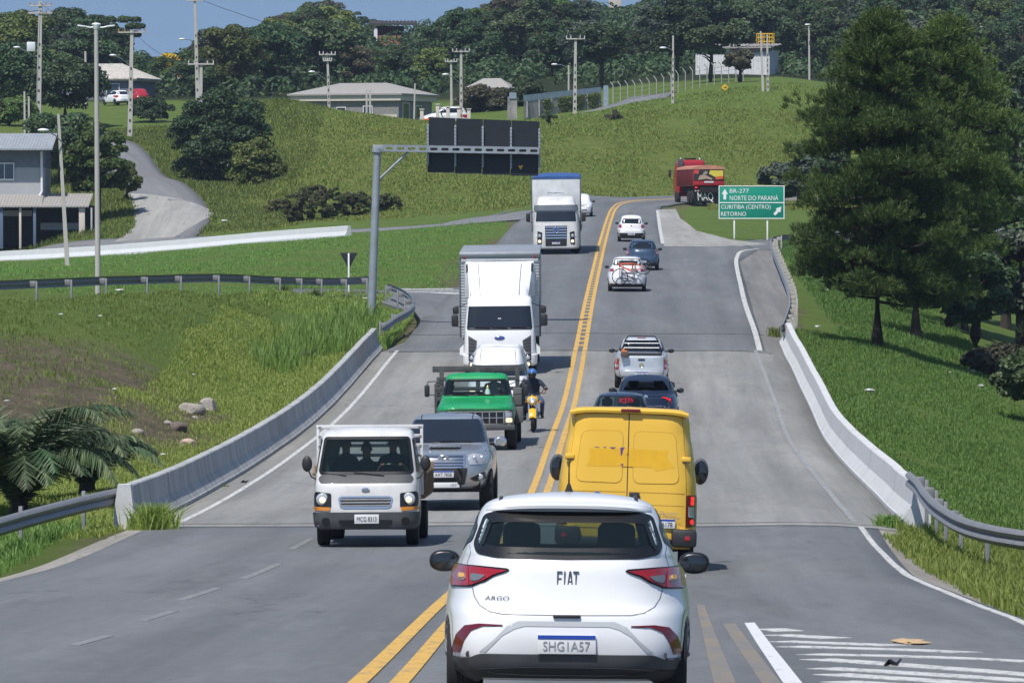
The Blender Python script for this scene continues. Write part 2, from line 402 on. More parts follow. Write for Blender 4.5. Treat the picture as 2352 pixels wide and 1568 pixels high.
def road_mat(name, c1, c2, grain=60, track=True, stain=0.5):
 m = bpy.data.materials.new(name); m.use_nodes = True; N, L = nodes_of(m); b = N['Principled BSDF']
 b.inputs['Roughness'].default_value = 0.75; b.inputs['Specular IOR Level'].default_value = 0.35
 uv = N.new('ShaderNodeUVMap'); uv.uv_map = 'UVMap'
 def noise(sc, st, det=5):
  mp = N.new('ShaderNodeMapping'); mp.inputs['Scale'].default_value = st; L.new(uv.outputs[0], mp.inputs[0])
  n = N.new('ShaderNodeTexNoise'); n.inputs['Scale'].default_value = sc; n.inputs['Detail'].default_value = det; n.inputs['Roughness'].default_value = .7
  L.new(mp.outputs[0], n.inputs['Vector']); return n.outputs['Fac']
 def mr(s, a, c, lo=0, hi=1):
  q = N.new('ShaderNodeMapRange'); q.inputs[1].default_value = a; q.inputs[2].default_value = c; q.inputs[3].default_value = lo; q.inputs[4].default_value = hi; L.new(s, q.inputs[0]); return q.outputs[0]
 def mul(a, c):
  q = N.new('ShaderNodeMath'); q.operation = 'MULTIPLY'
  L.new(a, q.inputs[0])
  if isinstance(c, float): q.inputs[1].default_value = c
  else: L.new(c, q.inputs[1])
  return q.outputs[0]
 mx = N.new('ShaderNodeMix'); mx.data_type = 'RGBA'; mx.inputs['A'].default_value = (*c1, 1); mx.inputs['B'].default_value = (*c2, 1)
 L.new(mr(noise(0.35, (1, .12, 1), 7), .3, .7), mx.inputs['Factor'])
 g = mul(mr(noise(grain, (1, 1, 1), 2), .25, .75, .78, 1.2), mr(noise(7, (1, .35, 1), 4), .3, .7, .90, 1.10))
 streak = mr(noise(1.1, (1, .02, 1), 6), .3, .7, 1-stain*.35, 1+stain*.2)
 val = mul(g, streak)
 vo = N.new('ShaderNodeTexVoronoi'); vo.feature = 'DISTANCE_TO_EDGE'; vo.inputs['Scale'].default_value = .16
 mp = N.new('ShaderNodeMapping'); mp.inputs['Scale'].default_value = (1, .45, 1); L.new(uv.outputs[0], mp.inputs[0])
 wb = N.new('ShaderNodeVectorMath'); wb.operation = 'ADD'; L.new(mp.outputs[0], wb.inputs[0]); nv = N.new('ShaderNodeTexNoise'); nv.inputs['Scale'].default_value = 1.3; nv.inputs['Detail'].default_value = 6; L.new(uv.outputs[0], nv.inputs['Vector']); L.new(nv.outputs['Color'], wb.inputs[1]); L.new(wb.outputs[0], vo.inputs['Vector'])
 ck = mr(vo.outputs['Distance'], .0, .006, .62, 1); gate = mr(noise(.12, (1, .5, 1), 3), .52, .56, 0, 1)
 cm = N.new('ShaderNodeMix'); cm.data_type = 'FLOAT'; L.new(gate, cm.inputs['Factor']); cm.inputs['A'].default_value = 1; L.new(ck, cm.inputs['B']); val = mul(val, cm.outputs['Result'])
 val = mul(val, mr(noise(.22, (1.4, .22, 1), 4), .50, .53, 1.0, 1.09)); val = mul(val, mr(noise(.5, (1.2, .05, 1), 5), .58, .75, 1.0, .72))
 if track:   # polished wheel tracks and oil line run along the lanes
  s = N.new('ShaderNodeSeparateXYZ'); L.new(uv.outputs[0], s.inputs[0])
  w = N.new('ShaderNodeMath'); w.operation = 'SINE'
  L.new(mul(s.outputs[0], 3.3), w.inputs[0]); t = mr(w.outputs[0], -1, 1, .91, 1.05); val = mul(val, t)
 h = N.new('ShaderNodeMix'); h.data_type = 'RGBA'; h.blend_type = 'MULTIPLY'; h.inputs['Factor'].default_value = 1
 cb = N.new('ShaderNodeCombineColor'); [L.new(val, cb.inputs[i]) for i in range(3)]
 L.new(mx.outputs['Result'], h.inputs['A']); L.new(cb.outputs[0], h.inputs['B']); L.new(h.outputs['Result'], b.inputs['Base Color'])
 bp = N.new('ShaderNodeBump'); bp.inputs['Strength'].default_value = .35; bp.inputs['Distance'].default_value = .01
 L.new(noise(grain, (1, 1, 1), 3), bp.inputs['Height']); L.new(bp.outputs[0], b.inputs['Normal'])
 return m
M_ASPH = road_mat('asphalt', (.122, .130, .138), (.158, .163, .168))
M_ASPH2 = road_mat('side_asphalt', (.15, .152, .158), (.21, .21, .21), track=False)
M_CONC = road_mat('concrete_pavement', (.195, .197, .190), (.26, .255, .242), grain=40, stain=.8)
M_SHOULD = road_mat('shoulder_surface', (.15, .148, .145), (.22, .21, .20), grain=12, track=False, stain=1)
M_PAVE = road_mat('gore_paving', (.26, .255, .24), (.34, .335, .31), grain=14, track=False, stain=.6)
M_GRAVEL = road_mat('gravel', (.24, .22, .19), (.36, .34, .30), grain=18, track=False, stain=1)
def paint(name, c, wear=.45, sc=9, base=.16):
 """road paint with holes worn through it"""
 m = bpy.data.materials.new(name); m.use_nodes = True; N, L = nodes_of(m); b = N['Principled BSDF']
 b.inputs['Roughness'].default_value = .6
 tc = N.new('ShaderNodeTexCoord'); mp = N.new('ShaderNodeMapping'); mp.inputs['Scale'].default_value = (1, .25, 1); L.new(tc.outputs['Object'], mp.inputs[0])
 n = N.new('ShaderNodeTexNoise'); n.inputs['Scale'].default_value = sc; n.inputs['Detail'].default_value = 8; n.inputs['Roughness'].default_value = .75; L.new(mp.outputs[0], n.inputs['Vector'])
 r = N.new('ShaderNodeMapRange'); r.inputs[1].default_value = wear-.12; r.inputs[2].default_value = wear+.1; L.new(n.outputs['Fac'], r.inputs[0])
 mx = N.new('ShaderNodeMix'); mx.data_type = 'RGBA'; L.new(r.outputs[0], mx.inputs['Factor']); mx.inputs['A'].default_value = (base, base*1.02, base*1.03, 1); mx.inputs['B'].default_value = (*c, 1)
 L.new(mx.outputs['Result'], b.inputs['Base Color']); return m
M_YEL = paint('yellow_paint', (.62, .37, .07), .40); M_WHT = paint('white_paint', (.55, .55, .53), .42)
M_WFADE = paint('faded_white_paint', (.24, .24, .235), .52); M_OFADE = paint('faded_orange_paint', (.235, .19, .135), .50, 3)
M_WHT2 = paint('bold_white_paint', (.62, .63, .64), .33); M_TAR = mat('tar_joint', (.03, .03, .03), .8)

# ------------------------------------------------------------------ terrain sheet
def axis_vals(segs):
 v = []
 for a, b, st in segs: v += list(np.arange(a, b, st))
 return np.array(v + [segs[-1][1]])
def side_road(pts): return resample([P(*p)[:] for p in pts], 1.5)
SR = {  # name -> (points (px, py, Z), width)
 'ramp_road': ([(1180, 735, 16.9), (1080, 712, 17.5), (980, 690, 18.3), (860, 674, 18.9), (700, 668, 18.3), (400, 676, 17.0), (0, 706, 15.5), (-300, 730, 14.6)], 5.6),
 'frontage_road': ([(1300, 478, 29.7), (1230, 485, 29.1), (1150, 497, 28.4), (1080, 509, 28.0), (1000, 520, 27.9), (850, 531, 28.2), (600, 546, 28.9), (480, 550, 29.5), (250, 563, 30.1), (60, 577, 30.5), (-200, 590, 31)], 5.6),
 'side_street': ([(360, 552, 29.9), (395, 510, 30.9), (395, 470, 31.8), (350, 415, 33.4), (295, 372, 35), (248, 337, 36.5), (212, 320, 37.7), (170, 298, 39.6)], 5.2),
 'exit_road': ([(1520, 590, 22.8), (1620, 572, 23.7), (1700, 566, 24.0), (1800, 561, 24.5), (2000, 540, 26.4), (2400, 510, 29)], 6.5),
 'hill_road': ([(1130, 282, 39.9), (1240, 273, 39.7), (1310, 266, 39.6), (1380, 254, 39.9), (1440, 246, 41), (1500, 238, 42.4)], 4.6)}
SRP = {k: (side_road(v[0]), v[1]) for k, v in SR.items()}
def build_terrain():
 xs = axis_vals([(-900, -120, 60), (-120, -60, 3), (-60, 60, .8), (60, 140, 3), (140, 900, 60)])
 ys = axis_vals([(-40, 30, 5), (30, 300, 1.1), (300, 560, 1.6), (560, 900, 6), (900, 1800, 60)])
 X, Y = np.meshgrid(xs, ys); Zg = G(X, Y)
 o = road_off(X, Y)
 rng = np.random.default_rng(3)
 rough = rng.normal(0, 1, X.shape); k = np.ones(3)/3
 for _ in range(2):
  rough = np.apply_along_axis(lambda r: np.convolve(r, k, 'same'), 0, rough); rough = np.apply_along_axis(lambda r: np.convolve(r, k, 'same'), 1, rough)
 bumps = 0.10*rough
 low = np.zeros(X.shape)
 on = ((np.abs(o) < 7.1) & (Y > 100) & (Y < 330)) | ((o > -6.9) & (o < 6.9) & (Y <= 105)) | ((o > -6.2) & (o < 5) & (Y < 470)) | ((o > 0) & (o < 9) & (Y > 190) & (Y < 318))
 low[on] = 1
 for nm, (c, w) in SRP.items():
  for s in range(0, len(X)): pass
  D = np.full(X.size, 1e9); q = np.stack([X.ravel(), Y.ravel()], 1)
  lo, hi = c[:, :2].min(0)-w, c[:, :2].max(0)+w; sel = np.where(((q > lo) & (q < hi)).all(1))[0]
  cc = c[::2, :2]
  for s in range(0, len(sel), 5000):
   i = sel[s:s+5000]; D[i] = np.sqrt(((q[i][:, None]-cc[None])**2).sum(2).min(1))
  low[(D < w/2+.5).reshape(X.shape)] = 1
 gp = gore_pts()
 low[inside(gp, X, Y)] = 1
 Zt = Zg + np.where(low > 0, -0.08, bumps + 0.0)
 nx, ny = len(xs), len(ys)
 I = np.arange(nx*ny).reshape(ny, nx)
 F = np.stack([I[:-1, :-1], I[:-1, 1:], I[1:, 1:], I[1:, :-1]], -1).reshape(-1, 4)
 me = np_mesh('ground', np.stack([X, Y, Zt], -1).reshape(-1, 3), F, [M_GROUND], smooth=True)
 # zones: r = bare soil, g = dry yellowish growth
 A = P(0, 930, 11.9); r = np.zeros(X.shape)
 e = ((X+12.8)/7)**2 + ((Y-153)/25)**2; r = np.clip(1.2-e*.75, 0, .85)
 r = np.maximum(r, np.clip(.8-((X+5.8)/1.2)**2-((Y-200)/9)**2, 0, .6))
 r[(low > 0)] = .6
 r = np.maximum(r, np.clip(.62-np.abs(np.abs(o)-7.2)*.5, 0, .5)*((Y < 330)))
 dry = np.clip((Y-385)/40, 0, 1)*np.clip((60-X)/30, 0, 1)*.8 + .25*np.clip((Y-230)/60, 0, 1)*(X < -3)
 dry *= np.clip(1.3-np.abs(Y-450)/60, .1, 1)
 dry = np.maximum(dry, r*.6)
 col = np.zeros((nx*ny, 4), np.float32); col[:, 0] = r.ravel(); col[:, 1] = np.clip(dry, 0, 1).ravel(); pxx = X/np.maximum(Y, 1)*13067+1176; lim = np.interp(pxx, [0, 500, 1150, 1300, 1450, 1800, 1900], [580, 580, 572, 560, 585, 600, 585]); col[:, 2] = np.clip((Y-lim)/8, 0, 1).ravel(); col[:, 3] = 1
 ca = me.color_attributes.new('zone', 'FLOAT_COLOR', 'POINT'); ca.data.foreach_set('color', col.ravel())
 tag(link('ground', me), kind='structure')
def inside(poly, X, Y):
 c = np.zeros(np.shape(X), bool); n = len(poly)
 for i in range(n):
  x1, y1 = poly[i][:2]; x2, y2 = poly[(i+1) % n][:2]
  if y1 == y2: continue
  c ^= ((y1 > Y) != (y2 > Y)) & (X < (x2-x1)*(Y-y1)/(y2-y1)+x1)
 return c
_gp = []
def gore_pts():
 if not _gp:
  for p in [(1508, 482), (1552, 481), (1562, 502), (1600, 531), (1680, 551), (1765, 562), (1700, 566), (1525, 566)]:
   h = hit(*p, z0=20, z1=34); _gp.append((h.x, h.y))
 return _gp

def strip(name, c, offs, material, lift, kind='structure', step=None, uvs=True):
 """sheet draped over the ground along polyline c between offsets offs[0]..offs[-1]; offs may be callables of y"""
 nn = frame(c); n = len(c); V = []; UV = []
 d = np.concatenate([[0], np.cumsum(np.linalg.norm(np.diff(c[:, :2], axis=0), axis=1))])
 cols = []
 for o in offs: cols.append(np.array([o(y) if callable(o) else o for y in c[:, 1]]))
 O = np.stack(cols, 1)
 X = c[:, 0:1]+nn[:, 0:1]*O; Y = c[:, 1:2]+nn[:, 1:2]*O; Zz = G(X, Y)+lift
 pd = lambda a: np.pad(a, 1, mode='edge'); X, Y, Zz, O = pd(X), pd(Y), pd(Zz), pd(O); d = np.pad(d, 1, mode='edge'); n += 2   # turned-down rim on all sides
 Zz[0] -= .16; Zz[-1] -= .16; Zz[1:-1, 0] -= .16; Zz[1:-1, -1] -= .16
 k = O.shape[1]; I = np.arange(n*k).reshape(n, k); F = np.stack([I[:-1, :-1], I[:-1, 1:], I[1:, 1:], I[1:, :-1]], -1)
 sm = np.zeros(F.shape[:2], bool); sm[1:-1, 1:-1] = k > 8; F = F.reshape(-1, 4)
 me = np_mesh(name, np.stack([X, Y, Zz], -1).reshape(-1, 3), F, [material], smooth=True)
 if len(me.polygons) == sm.size: me.polygons.foreach_set('use_smooth', sm.ravel())
 uvl = me.uv_layers.new(name='UVMap'); uvv = np.stack([O, np.repeat(d[:, None], k, 1)], -1).reshape(-1, 2)
 li = np.empty(len(me.loops), np.int32); me.loops.foreach_get('vertex_index', li); uvl.data.foreach_set('uv', uvv[li].astype(np.float32).ravel())
 o = link(name, me); tag(o, kind=kind); return o
def lerp_off(tab): 
 zs = [a*13.067 for a, b in tab]; vs = [b for a, b in tab]
 return lambda y: float(np.interp(y, zs, vs))
def between(f, g, t): return lambda y: (f(y) if callable(f) else f)*(1-t) + (g(y) if callable(g) else g)*t
def cols(a, b, n): return [between(a, b, t) for t in np.linspace(0, 1, n)]
def seg(z0, z1): 
 m = (AXIS[:, 1] >= z0*13.067) & (AXIS[:, 1] <= z1*13.067); return AXIS[m]

build_terrain()
LZ = 0.012
left_edge = lerp_off([(0, -6.9), (7.9, -6.75), (15.1, -6.75), (15.4, -6.3), (17, -6.4), (19.2, -6.0), (27, -5.9), (30, -5.2), (34, -4.8)])
right_edge = lerp_off([(0, 6.3), (4.85, 6.5), (6.1, 6.0), (7.8, 6.4), (15.1, 6.4), (17.9, 6.7), (22.2, 7.2), (23.6, 8.5), (24.2, 8.0), (24.3, 3.5), (30, 3.2), (34, 3.4)])
strip('road', seg(0.6, 7.92), cols(left_edge, right_edge, 19), M_ASPH, LZ)
strip('bridge_pavement', seg(7.85, 15.12), cols(-7.0, 7.2, 19), M_CONC, LZ+.004)
strip('far_road', AXIS[AXIS[:, 1] > 15.03*13.067][:], cols(left_edge, right_edge, 19), M_ASPH, LZ+.008)
strip('road_shoulder', seg(15.0, 23.7), cols(lerp_off([(15.1, 6.1), (17.9, 6.3), (22.2, 6.8), (23.7, 7.8)]), lerp_off([(15, 7.6), (17, 8.1), (20, 9.3), (22, 9.2), (23.7, 9.8)]), 4), M_SHOULD, LZ+.002)
strip('gravel_verge', seg(0.6, 7.9), cols(lerp_off([(0, -8.2), (5, -7.9), (7.9, -7.0)]), -6.6, 4), M_GRAVEL, LZ-.006)
strip('right_verge', seg(0.6, 8.0), cols(5.7, 6.75, 4), M_GRAVEL, LZ-.03)
for nm, (c, w) in SRP.items():
 strip(nm, c, list(np.linspace(-w/2, w/2, 7)), M_ASPH if nm in ('ramp_road', 'exit_road') else M_ASPH2, LZ+(.006 if nm == 'ramp_road' else .002), )
def drape_poly(name, pts, material, lift, spacing=1.0, kind='structure', parent=None):
 """polygon given by world x, y laid on the ground"""
 pts = [Vector((p[0], p[1])) for p in pts]; B = []
 for i, p in enumerate(pts):
  q = pts[(i+1) % len(pts)]; n = max(1, int((q-p).length/spacing))
  B += [p.lerp(q, t/n) for t in range(n)]
 nb = len(B); xs = [p.x for p in B]; ys = [p.y for p in B]; I = []
 gx, gy = np.meshgrid(np.arange(min(xs), max(xs), spacing), np.arange(min(ys), max(ys), spacing*2))
 if gx.size:
  m = inside([(p.x, p.y) for p in B], gx, gy); I = [Vector((a, b)) for a, b in zip(gx[m], gy[m])]
 v, e, f, *_ = delaunay_2d_cdt(B+I, [(i, (i+1) % nb) for i in range(nb)], [], 1, 1e-5)
 z = G([p.x for p in v], [p.y for p in v])+lift; m0 = len(v); v = list(v)+[v[i] for i in range(nb)]
 F = [t for t in f if len(t) == 3]+[t for i in range(nb) for t in ((i, (i+1) % nb, m0+(i+1) % nb), (i, m0+(i+1) % nb, m0+i))]
 me = np_mesh(name, [(p.x, p.y, h) for p, h in zip(v, list(z)+[z[i]-.16 for i in range(nb)])], F, [material])
 uvl = me.uv_layers.new(name='UVMap')
 for l in me.loops: uvl.data[l.index].uv = v[l.vertex_index][:]
 o = link(name, me, parent)
 if kind: tag(o, kind=kind)
 return o
drape_poly('gore_pavement', gore_pts(), M_PAVE, LZ+.01)
ap = [hit(*p, z0=24, z1=36) for p in [(500, 490), (455, 470), (380, 452), (300, 445), (312, 520), (262, 556), (400, 545)]]
drape_poly('street_apron', [(p.x, p.y) for p in ap], M_PAVE, LZ+.012)
# side road apron joining the highway on the left
jp = [hit(*p, z0=14, z1=22) for p in [(885, 664), (1056, 661), (1130, 661), (1120, 806), (880, 808), (960, 775), (968, 735), (945, 712), (890, 690)]]
drape_poly('junction_pavement', [(p.x, p.y) for p in jp], M_ASPH, LZ+.002)

# ------------------------------------------------------------------ painted lines
PL = LZ+.012; PLN = LZ+.005
for o in (-.16, .16): 
 strip('yellow_line', AXIS[AXIS[:, 1] > 14], [o-.075, o+.075], M_YEL, PL)
def bars():
 V = []; F = []
 m = AXIS[(AXIS[:, 1] > 15.2*13.067) & (AXIS[:, 1] < 30.5*13.067)]; nn = frame(m); k = 0
 for i in range(0, len(m)-3, 3):
  a, b = m[i], m[i+1]
  for p, n2 in ((a, nn[i]), (b, nn[i+1])):
   for o in (-.09, .09): V.append((p[0]+n2[0]*o, p[1]+n2[1]*o, 0))
  F.append((k, k+1, k+3, k+2)); k += 4
 V = np.array(V); V[:, 2] = G(V[:, 0], V[:, 1])+PL+.002
 tag(link('yellow_crossbars', np_mesh('yellow_crossbars', V, F, [M_YEL])), kind='structure')
bars()
strip('left_edge_line', seg(7.95, 15.1), [-6.42, -6.3], M_WHT, PL)
strip('right_edge_line', seg(7.95, 15.1), [6.0, 6.12], paint('concrete_line_paint', (.34, .34, .33), .54, 9, .215), PL)
strip('near_edge_line', seg(0.6, 7.9), cols(lerp_off([(0, 6.1), (4.85, 6.25), (6.1, 5.85), (7.9, 6.05)]), lerp_off([(0, 6.22), (4.85, 6.38), (6.1, 5.97), (7.9, 6.15)]), 2), M_WHT, PLN)
strip('ramp_edge_line', resample([hit(*p, z0=14, z1=26)[:] for p in [(1745, 806), (1733, 760), (1712, 700), (1700, 650), (1691, 605), (1694, 588), (1706, 577), (1742, 572)]], 1.0), [-.1, .1], M_WHT, PL)
strip('gore_line', resample([hit(*p, z0=20, z1=34)[:] for p in [(1522, 560), (1515, 520), (1510, 484)]], 1.0), [-.1, .1], M_WHT, PL)
strip('frontage_edge_line', resample([hit(*p, z0=24, z1=32)[:] for p in [(1022, 517), (1080, 505), (1140, 493), (1200, 478)]], 1.0), [-.1, .1], M_WFADE, PL)
for a, b in (((170, 1484), (250, 1462)), ((325, 1428), (400, 1405)), ((415, 1380), (500, 1352)), ((560, 1330), (640, 1296)), ((670, 1262), (715, 1238))):
 A, B = hit(*a, z0=2.5), hit(*b, z0=2.5); strip('worn_lane_mark', resample([A[:], B[:]], .5), [-.06, .06], M_WFADE, PLN)
for (a, b) in [((1770, 1446), (1812, 1452)), ((1784, 1460), (1921, 1468)), ((1794, 1475), (2063, 1485)), ((1814, 1487), (2225, 1501)), ((1861, 1505), (2400, 1524)),
    ((1874, 1516), (2400, 1556)), ((1889, 1537), (2400, 1570)), ((1908, 1551), (2250, 1574)), ((1925, 1568), (2300, 1592))]:
 A, B = hit(*a, z0=2.5), hit(*b, z0=2.5); n = max(2, int((B-A).length/.4)); pts = [A.lerp(B, t/n)+Vector((0, random.uniform(-.03, .03), 0)) for t in range(n+1)]
 c = np.array([p[:] for p in pts]); strip('hatching_line', c, [-.16, .16], M_WHT, PLN)
def quadmark(name, px, mt):
 drape_poly(name, [hit(*p, z0=2.0)[:2] for p in px], mt, PLN, .5)
quadmark('wide_white_line', [(1710, 1433), (1733, 1432), (1843, 1572), (1800, 1573)], M_WHT2)
quadmark('old_orange_line', [(1600, 1390), (1618, 1392), (1690, 1572), (1640, 1573)], M_OFADE)
quadmark('old_orange_line', [(1660, 1435), (1690, 1435), (1795, 1573), (1750, 1573)], M_OFADE)
for a, b in [((890, 667), (1056, 668)), ((930, 671), (1056, 673)), ((985, 672), (1056, 676)), ((900, 664), (1040, 664))]:
 A, B = hit(*a, z0=15, z1=22), hit(*b, z0=15, z1=22); strip('ramp_hatching', resample([A[:], B[:]], 1.0), [-.3, .3], M_WHT, PL)
for Zq in (7.93, 15.05, 15.95):
 i = int(np.argmin(np.abs(AXIS[:, 1]-Zq*13.067))); c, n2 = AXIS[i], AXN[i]
 pts = np.array([[c[0]+n2[0]*o, c[1]+n2[1]*o, 0] for o in np.linspace(-6.6, 6.6, 14)]); strip('expansion_joint', pts, [-.09, .09], M_TAR if Zq != 7.93 else M_SHOULD, PL+.003)
for (a, b) in [((1560, 1400), (1610, 1396)), ((1180, 1030), (1300, 1033)), ((1340, 915), (1440, 918))]: pass
# ------------------------------------------------------------------ materials of street furniture
M_BARR = mat('barrier_concrete', (.44, .45, .45), .85, var=.9, vscale=2.2, color2=(.24, .25, .25), bump=.3, stretch=(1, 1, .3))
M_BARW = mat('white_washed_concrete', (.58, .59, .60), .85, var=.55, vscale=2, color2=(.40, .41, .41), bump=.2)
M_RAIL = mat('galvanised_steel', (.30, .31, .32), .55, .55, var=.5, vscale=6, color2=(.20, .19, .18), bump=.1)
M_RAILT = mat('dusty_steel', (.34, .33, .31), .7, .2, var=.5, vscale=4, color2=(.24, .22, .19))
M_POST = mat('post_concrete', (.44, .43, .40), .85, var=.3, vscale=5, bump=.2)
M_POLE = mat('pole_concrete', (.46, .445, .41), .85, var=.35, vscale=2.2, color2=(.33, .31, .28), bump=.2, stretch=(1, 1, .25))
M_NOTCH = mat('pole_recess', (.06, .06, .06), .9)
M_STEEL = mat('painted_grey_steel', (.36, .40, .44), .5, .35, var=.25, vscale=3)
M_LAMP = mat('lamp_head', (.75, .78, .80), .35, .2); M_INS = mat('insulator', (.55, .55, .53), .3)
M_ORG = mat('rusty_fitting', (.45, .20, .06), .6); M_DARKP = mat('sign_back', (.022, .027, .034), .55, .3, var=.2)
M_GRN = mat('sign_green', (.004, .26, .17), .4); M_SWH = mat('sign_white', (.80, .82, .80), .4); M_YSG = mat('sign_yellow', (.75, .45, .02), .4)
M_BLK = mat('black_paint', (.012, .012, .013), .5); M_WIRE = mat('cable_black', (.015, .015, .016), .6)

# ------------------------------------------------------------------ concrete barriers along the bridge
def barrier(name, c, off, side, hgt, label, mt=None, start_white=True, base=.42):
 """side: +1 when the traffic face looks left"""
 nn = frame(c); prof = [(0, -.25), (0, .09), (.02, .1), (.17, .34), (.22, hgt-.02), (.24, hgt), (.40, hgt), (.42, hgt-.02), (.46, .3), (.48, -.5)]
 rings = []
 for p, n2 in zip(c, nn):
  o = off(p[1]) if callable(off) else off
  bx, by = p[0]+n2[0]*o, p[1]+n2[1]*o; z = g1(bx, by)
  w = random.uniform(-.003, .003)
  rings.append([Vector((bx+side*n2[0]*(a+w*(b > .2)), by+side*n2[1]*(a+w*(b > .2)), z+b+(w if b > .2 else 0))) for a, b in prof])
 B = MB(mt or M_BARR); B.loft(rings)
 ob = B.obj(name, angle=14); tag(ob, label, 'concrete barrier'); return ob
def joints(parent, c, off, side, hgt, step=6):
 nn = frame(c)
 for i in range(2, len(c)-1, step):
  p, n2 = c[i], nn[i]; bx, by = p[0]+n2[0]*off, p[1]+n2[1]*off; z = g1(bx, by); t = Vector((-n2[1], n2[0], 0))*.018
  prof = [(-.006, .1), (.162, .345), (.212, hgt-.02), (.236, hgt+.006), (.41, hgt+.006)]
  A = [Vector((bx+side*n2[0]*a, by+side*n2[1]*a, z+b)) for a, b in prof]
  B = MB(M_SWH if i % 4 else M_BLK)
  for q, r in zip(A[:-1], A[1:]): B.quad(q-t, q+t, r+t, r-t)
  B.obj('joint', parent)
bl = barrier('concrete_barrier', seg(7.85, 15.25), -6.9, -1, .76, 'curving concrete barrier left of the bridge, its traffic face in shade')
joints(bl, seg(7.85, 15.25), -6.9, -1, .76)
br = barrier('concrete_barrier', seg(8.1, 15.6), 7.05, 1, .76, 'sunlit whitewashed concrete barrier along the right side of the bridge', M_BARW)
def end_block(parent, c, off, side, hgt, mt):
 p = c[0]; n2 = frame(c)[0]; bx, by = p[0]+n2[0]*off, p[1]+n2[1]*off; z = g1(bx, by)
 B = MB(mt); prof = [(-.03, -.1), (-.03, .1), (.15, .35), (.2, hgt+.02), (.43, hgt+.02), (.5, .3), (.52, -.3)]
 f = Vector((-n2[1], n2[0], 0))
 B.loft([[Vector((bx+side*n2[0]*a, by+side*n2[1]*a, z+b)) - f*k for a, b in prof] for k in (.06, -.25)]); B.obj('end_face', parent)
joints(br, seg(8.1, 15.6), 7.05, 1, .76); end_block(bl, seg(7.85, 15.25), -6.9, -1, .76, M_BARW); end_block(br, seg(8.1, 15.6), 7.05, 1, .76, M_BARW)
wl = resample([P(*p)[:] for p in [(-220, 612, 29.4), (-60, 606, 29.2), (60, 598, 28.9), (250, 585, 28.5), (500, 565, 28), (700, 549, 27.5), (792, 542, 27.2)]], 2.5)
bw = barrier('retaining_wall', wl, 0, -1, .68, 'long low white wall across the far lawn on the left', mat('bright_white_wall', (.56, .58, .60), .8, var=.4, vscale=1.5, color2=(.44, .46, .48)))
bw['category'] = 'wall'

# ------------------------------------------------------------------ guardrails
def guardrail(label, pts, side, n_post, post_side, zoff=.42, group='steel guardrails beside the roads', end=False, postm=None, follow=True):
 """pts world polyline on the ground; side +1: traffic face looks to the right of the direction of travel"""
 c = resample(pts, .7); nn = frame(c); root = empty('guardrail', (0, 0, 0)); tag(root, label, 'guardrail', group)
 zz = G(c[:, 0], c[:, 1]) if follow else c[:, 2]
 k = np.ones(31)/31; zp = np.pad(zz, 15, mode='edge'); zz = np.convolve(zp, k, 'valid')
 prof = [(0, 0), (.055, .035), (.08, .075), (.055, .12), (.01, .155), (.055, .19), (.08, .235), (.055, .275), (0, .31)]
 prof = prof + [(a-.012, b) for a, b in prof[::-1]]
 rings = [[Vector((p[0]+side*n2[0]*a, p[1]+side*n2[1]*a, z+zoff+b)) for a, b in prof] for p, n2, z in zip(c, nn, zz)]
 B = MB(M_RAIL); B.loft(rings); B.obj('rail', root, 50)
 for j in range(n_post):
  i = int((j+.5)/n_post*(len(c)-1)); p, n2, z = c[i], nn[i], zz[i]; o = post_side*side
  rot = Matrix.Rotation(math.atan2(n2[1], n2[0]), 4, 'Z')
  pw = .12 if postm else .07; B = MB(postm or M_RAIL); q = Vector((p[0]-side*n2[0]*.27, p[1]-side*n2[1]*.27, z))
  B.box(q+Vector((0, 0, .1)), (.07, pw, 1.3), .01, rot); B.box(Vector((p[0]-side*n2[0]*.13, p[1]-side*n2[1]*.13, z+zoff+.155)), (.2, pw, .2), .01, rot)
  B.obj('post', root)
 if end:
  B = MB(M_RAIL); p, z = c[0], zz[0]; B.cyl((p[0], p[1], z+zoff), (p[0], p[1], z+zoff+.31), .1, n=14); B.obj('end_cap', root)
 return root
def gpts(l): return [(P(*a)[:]) for a in l]
guardrail('long thin guardrail curving across the left lawn, posts on the near side', gpts([(-140, 715, 13.9), (0, 697, 14.5), (200, 684, 15.3), (400, 675, 16.1), (600, 672, 17), (740, 675, 17.9), (860, 682, 18.7)]), -1, 14, 1, .5)
guardrail('short hooked guardrail around the grass corner before the far end of the bridge', gpts([(888, 700, 18.2), (915, 712, 17.75), (940, 728, 17.2), (949, 745, 16.7), (938, 758, 16.3), (910, 775, 15.9), (885, 795, 15.4), (876, 806, 15.2)]), -1, 6, 1, .45)
guardrail('guardrail at the lower left leading up to the white barrier end', gpts([(-260, 1290, 6.7), (-100, 1277, 7.0), (60, 1258, 7.4), (200, 1222, 7.75), (306, 1192, 8.0)]), 1, 4, -1, .42, end=False)
guardrail('dark guardrail flaring away from the barrier end at the lower right', gpts([(2088, 1180, 8.15), (2108, 1205, 7.95), (2125, 1235, 7.7), (2160, 1270, 7.4), (2230, 1315, 7.1), (2352, 1347, 6.9), (2560, 1375, 6.75)]), 1, 6, -1, .55, follow=False)
guardrail('weathered guardrail with closely spaced posts right of the exit lane', gpts([(1798, 800, 15.4), (1808, 765, 16.2), (1815, 728, 17.0), (1812, 690, 18.2), (1800, 650, 19.6), (1785, 615, 21.3), (1774, 590, 22.6), (1775, 575, 23.6), (1800, 566, 24.1), (1860, 562, 24.4)]), -1, 26, 1, .42, postm=M_POST)

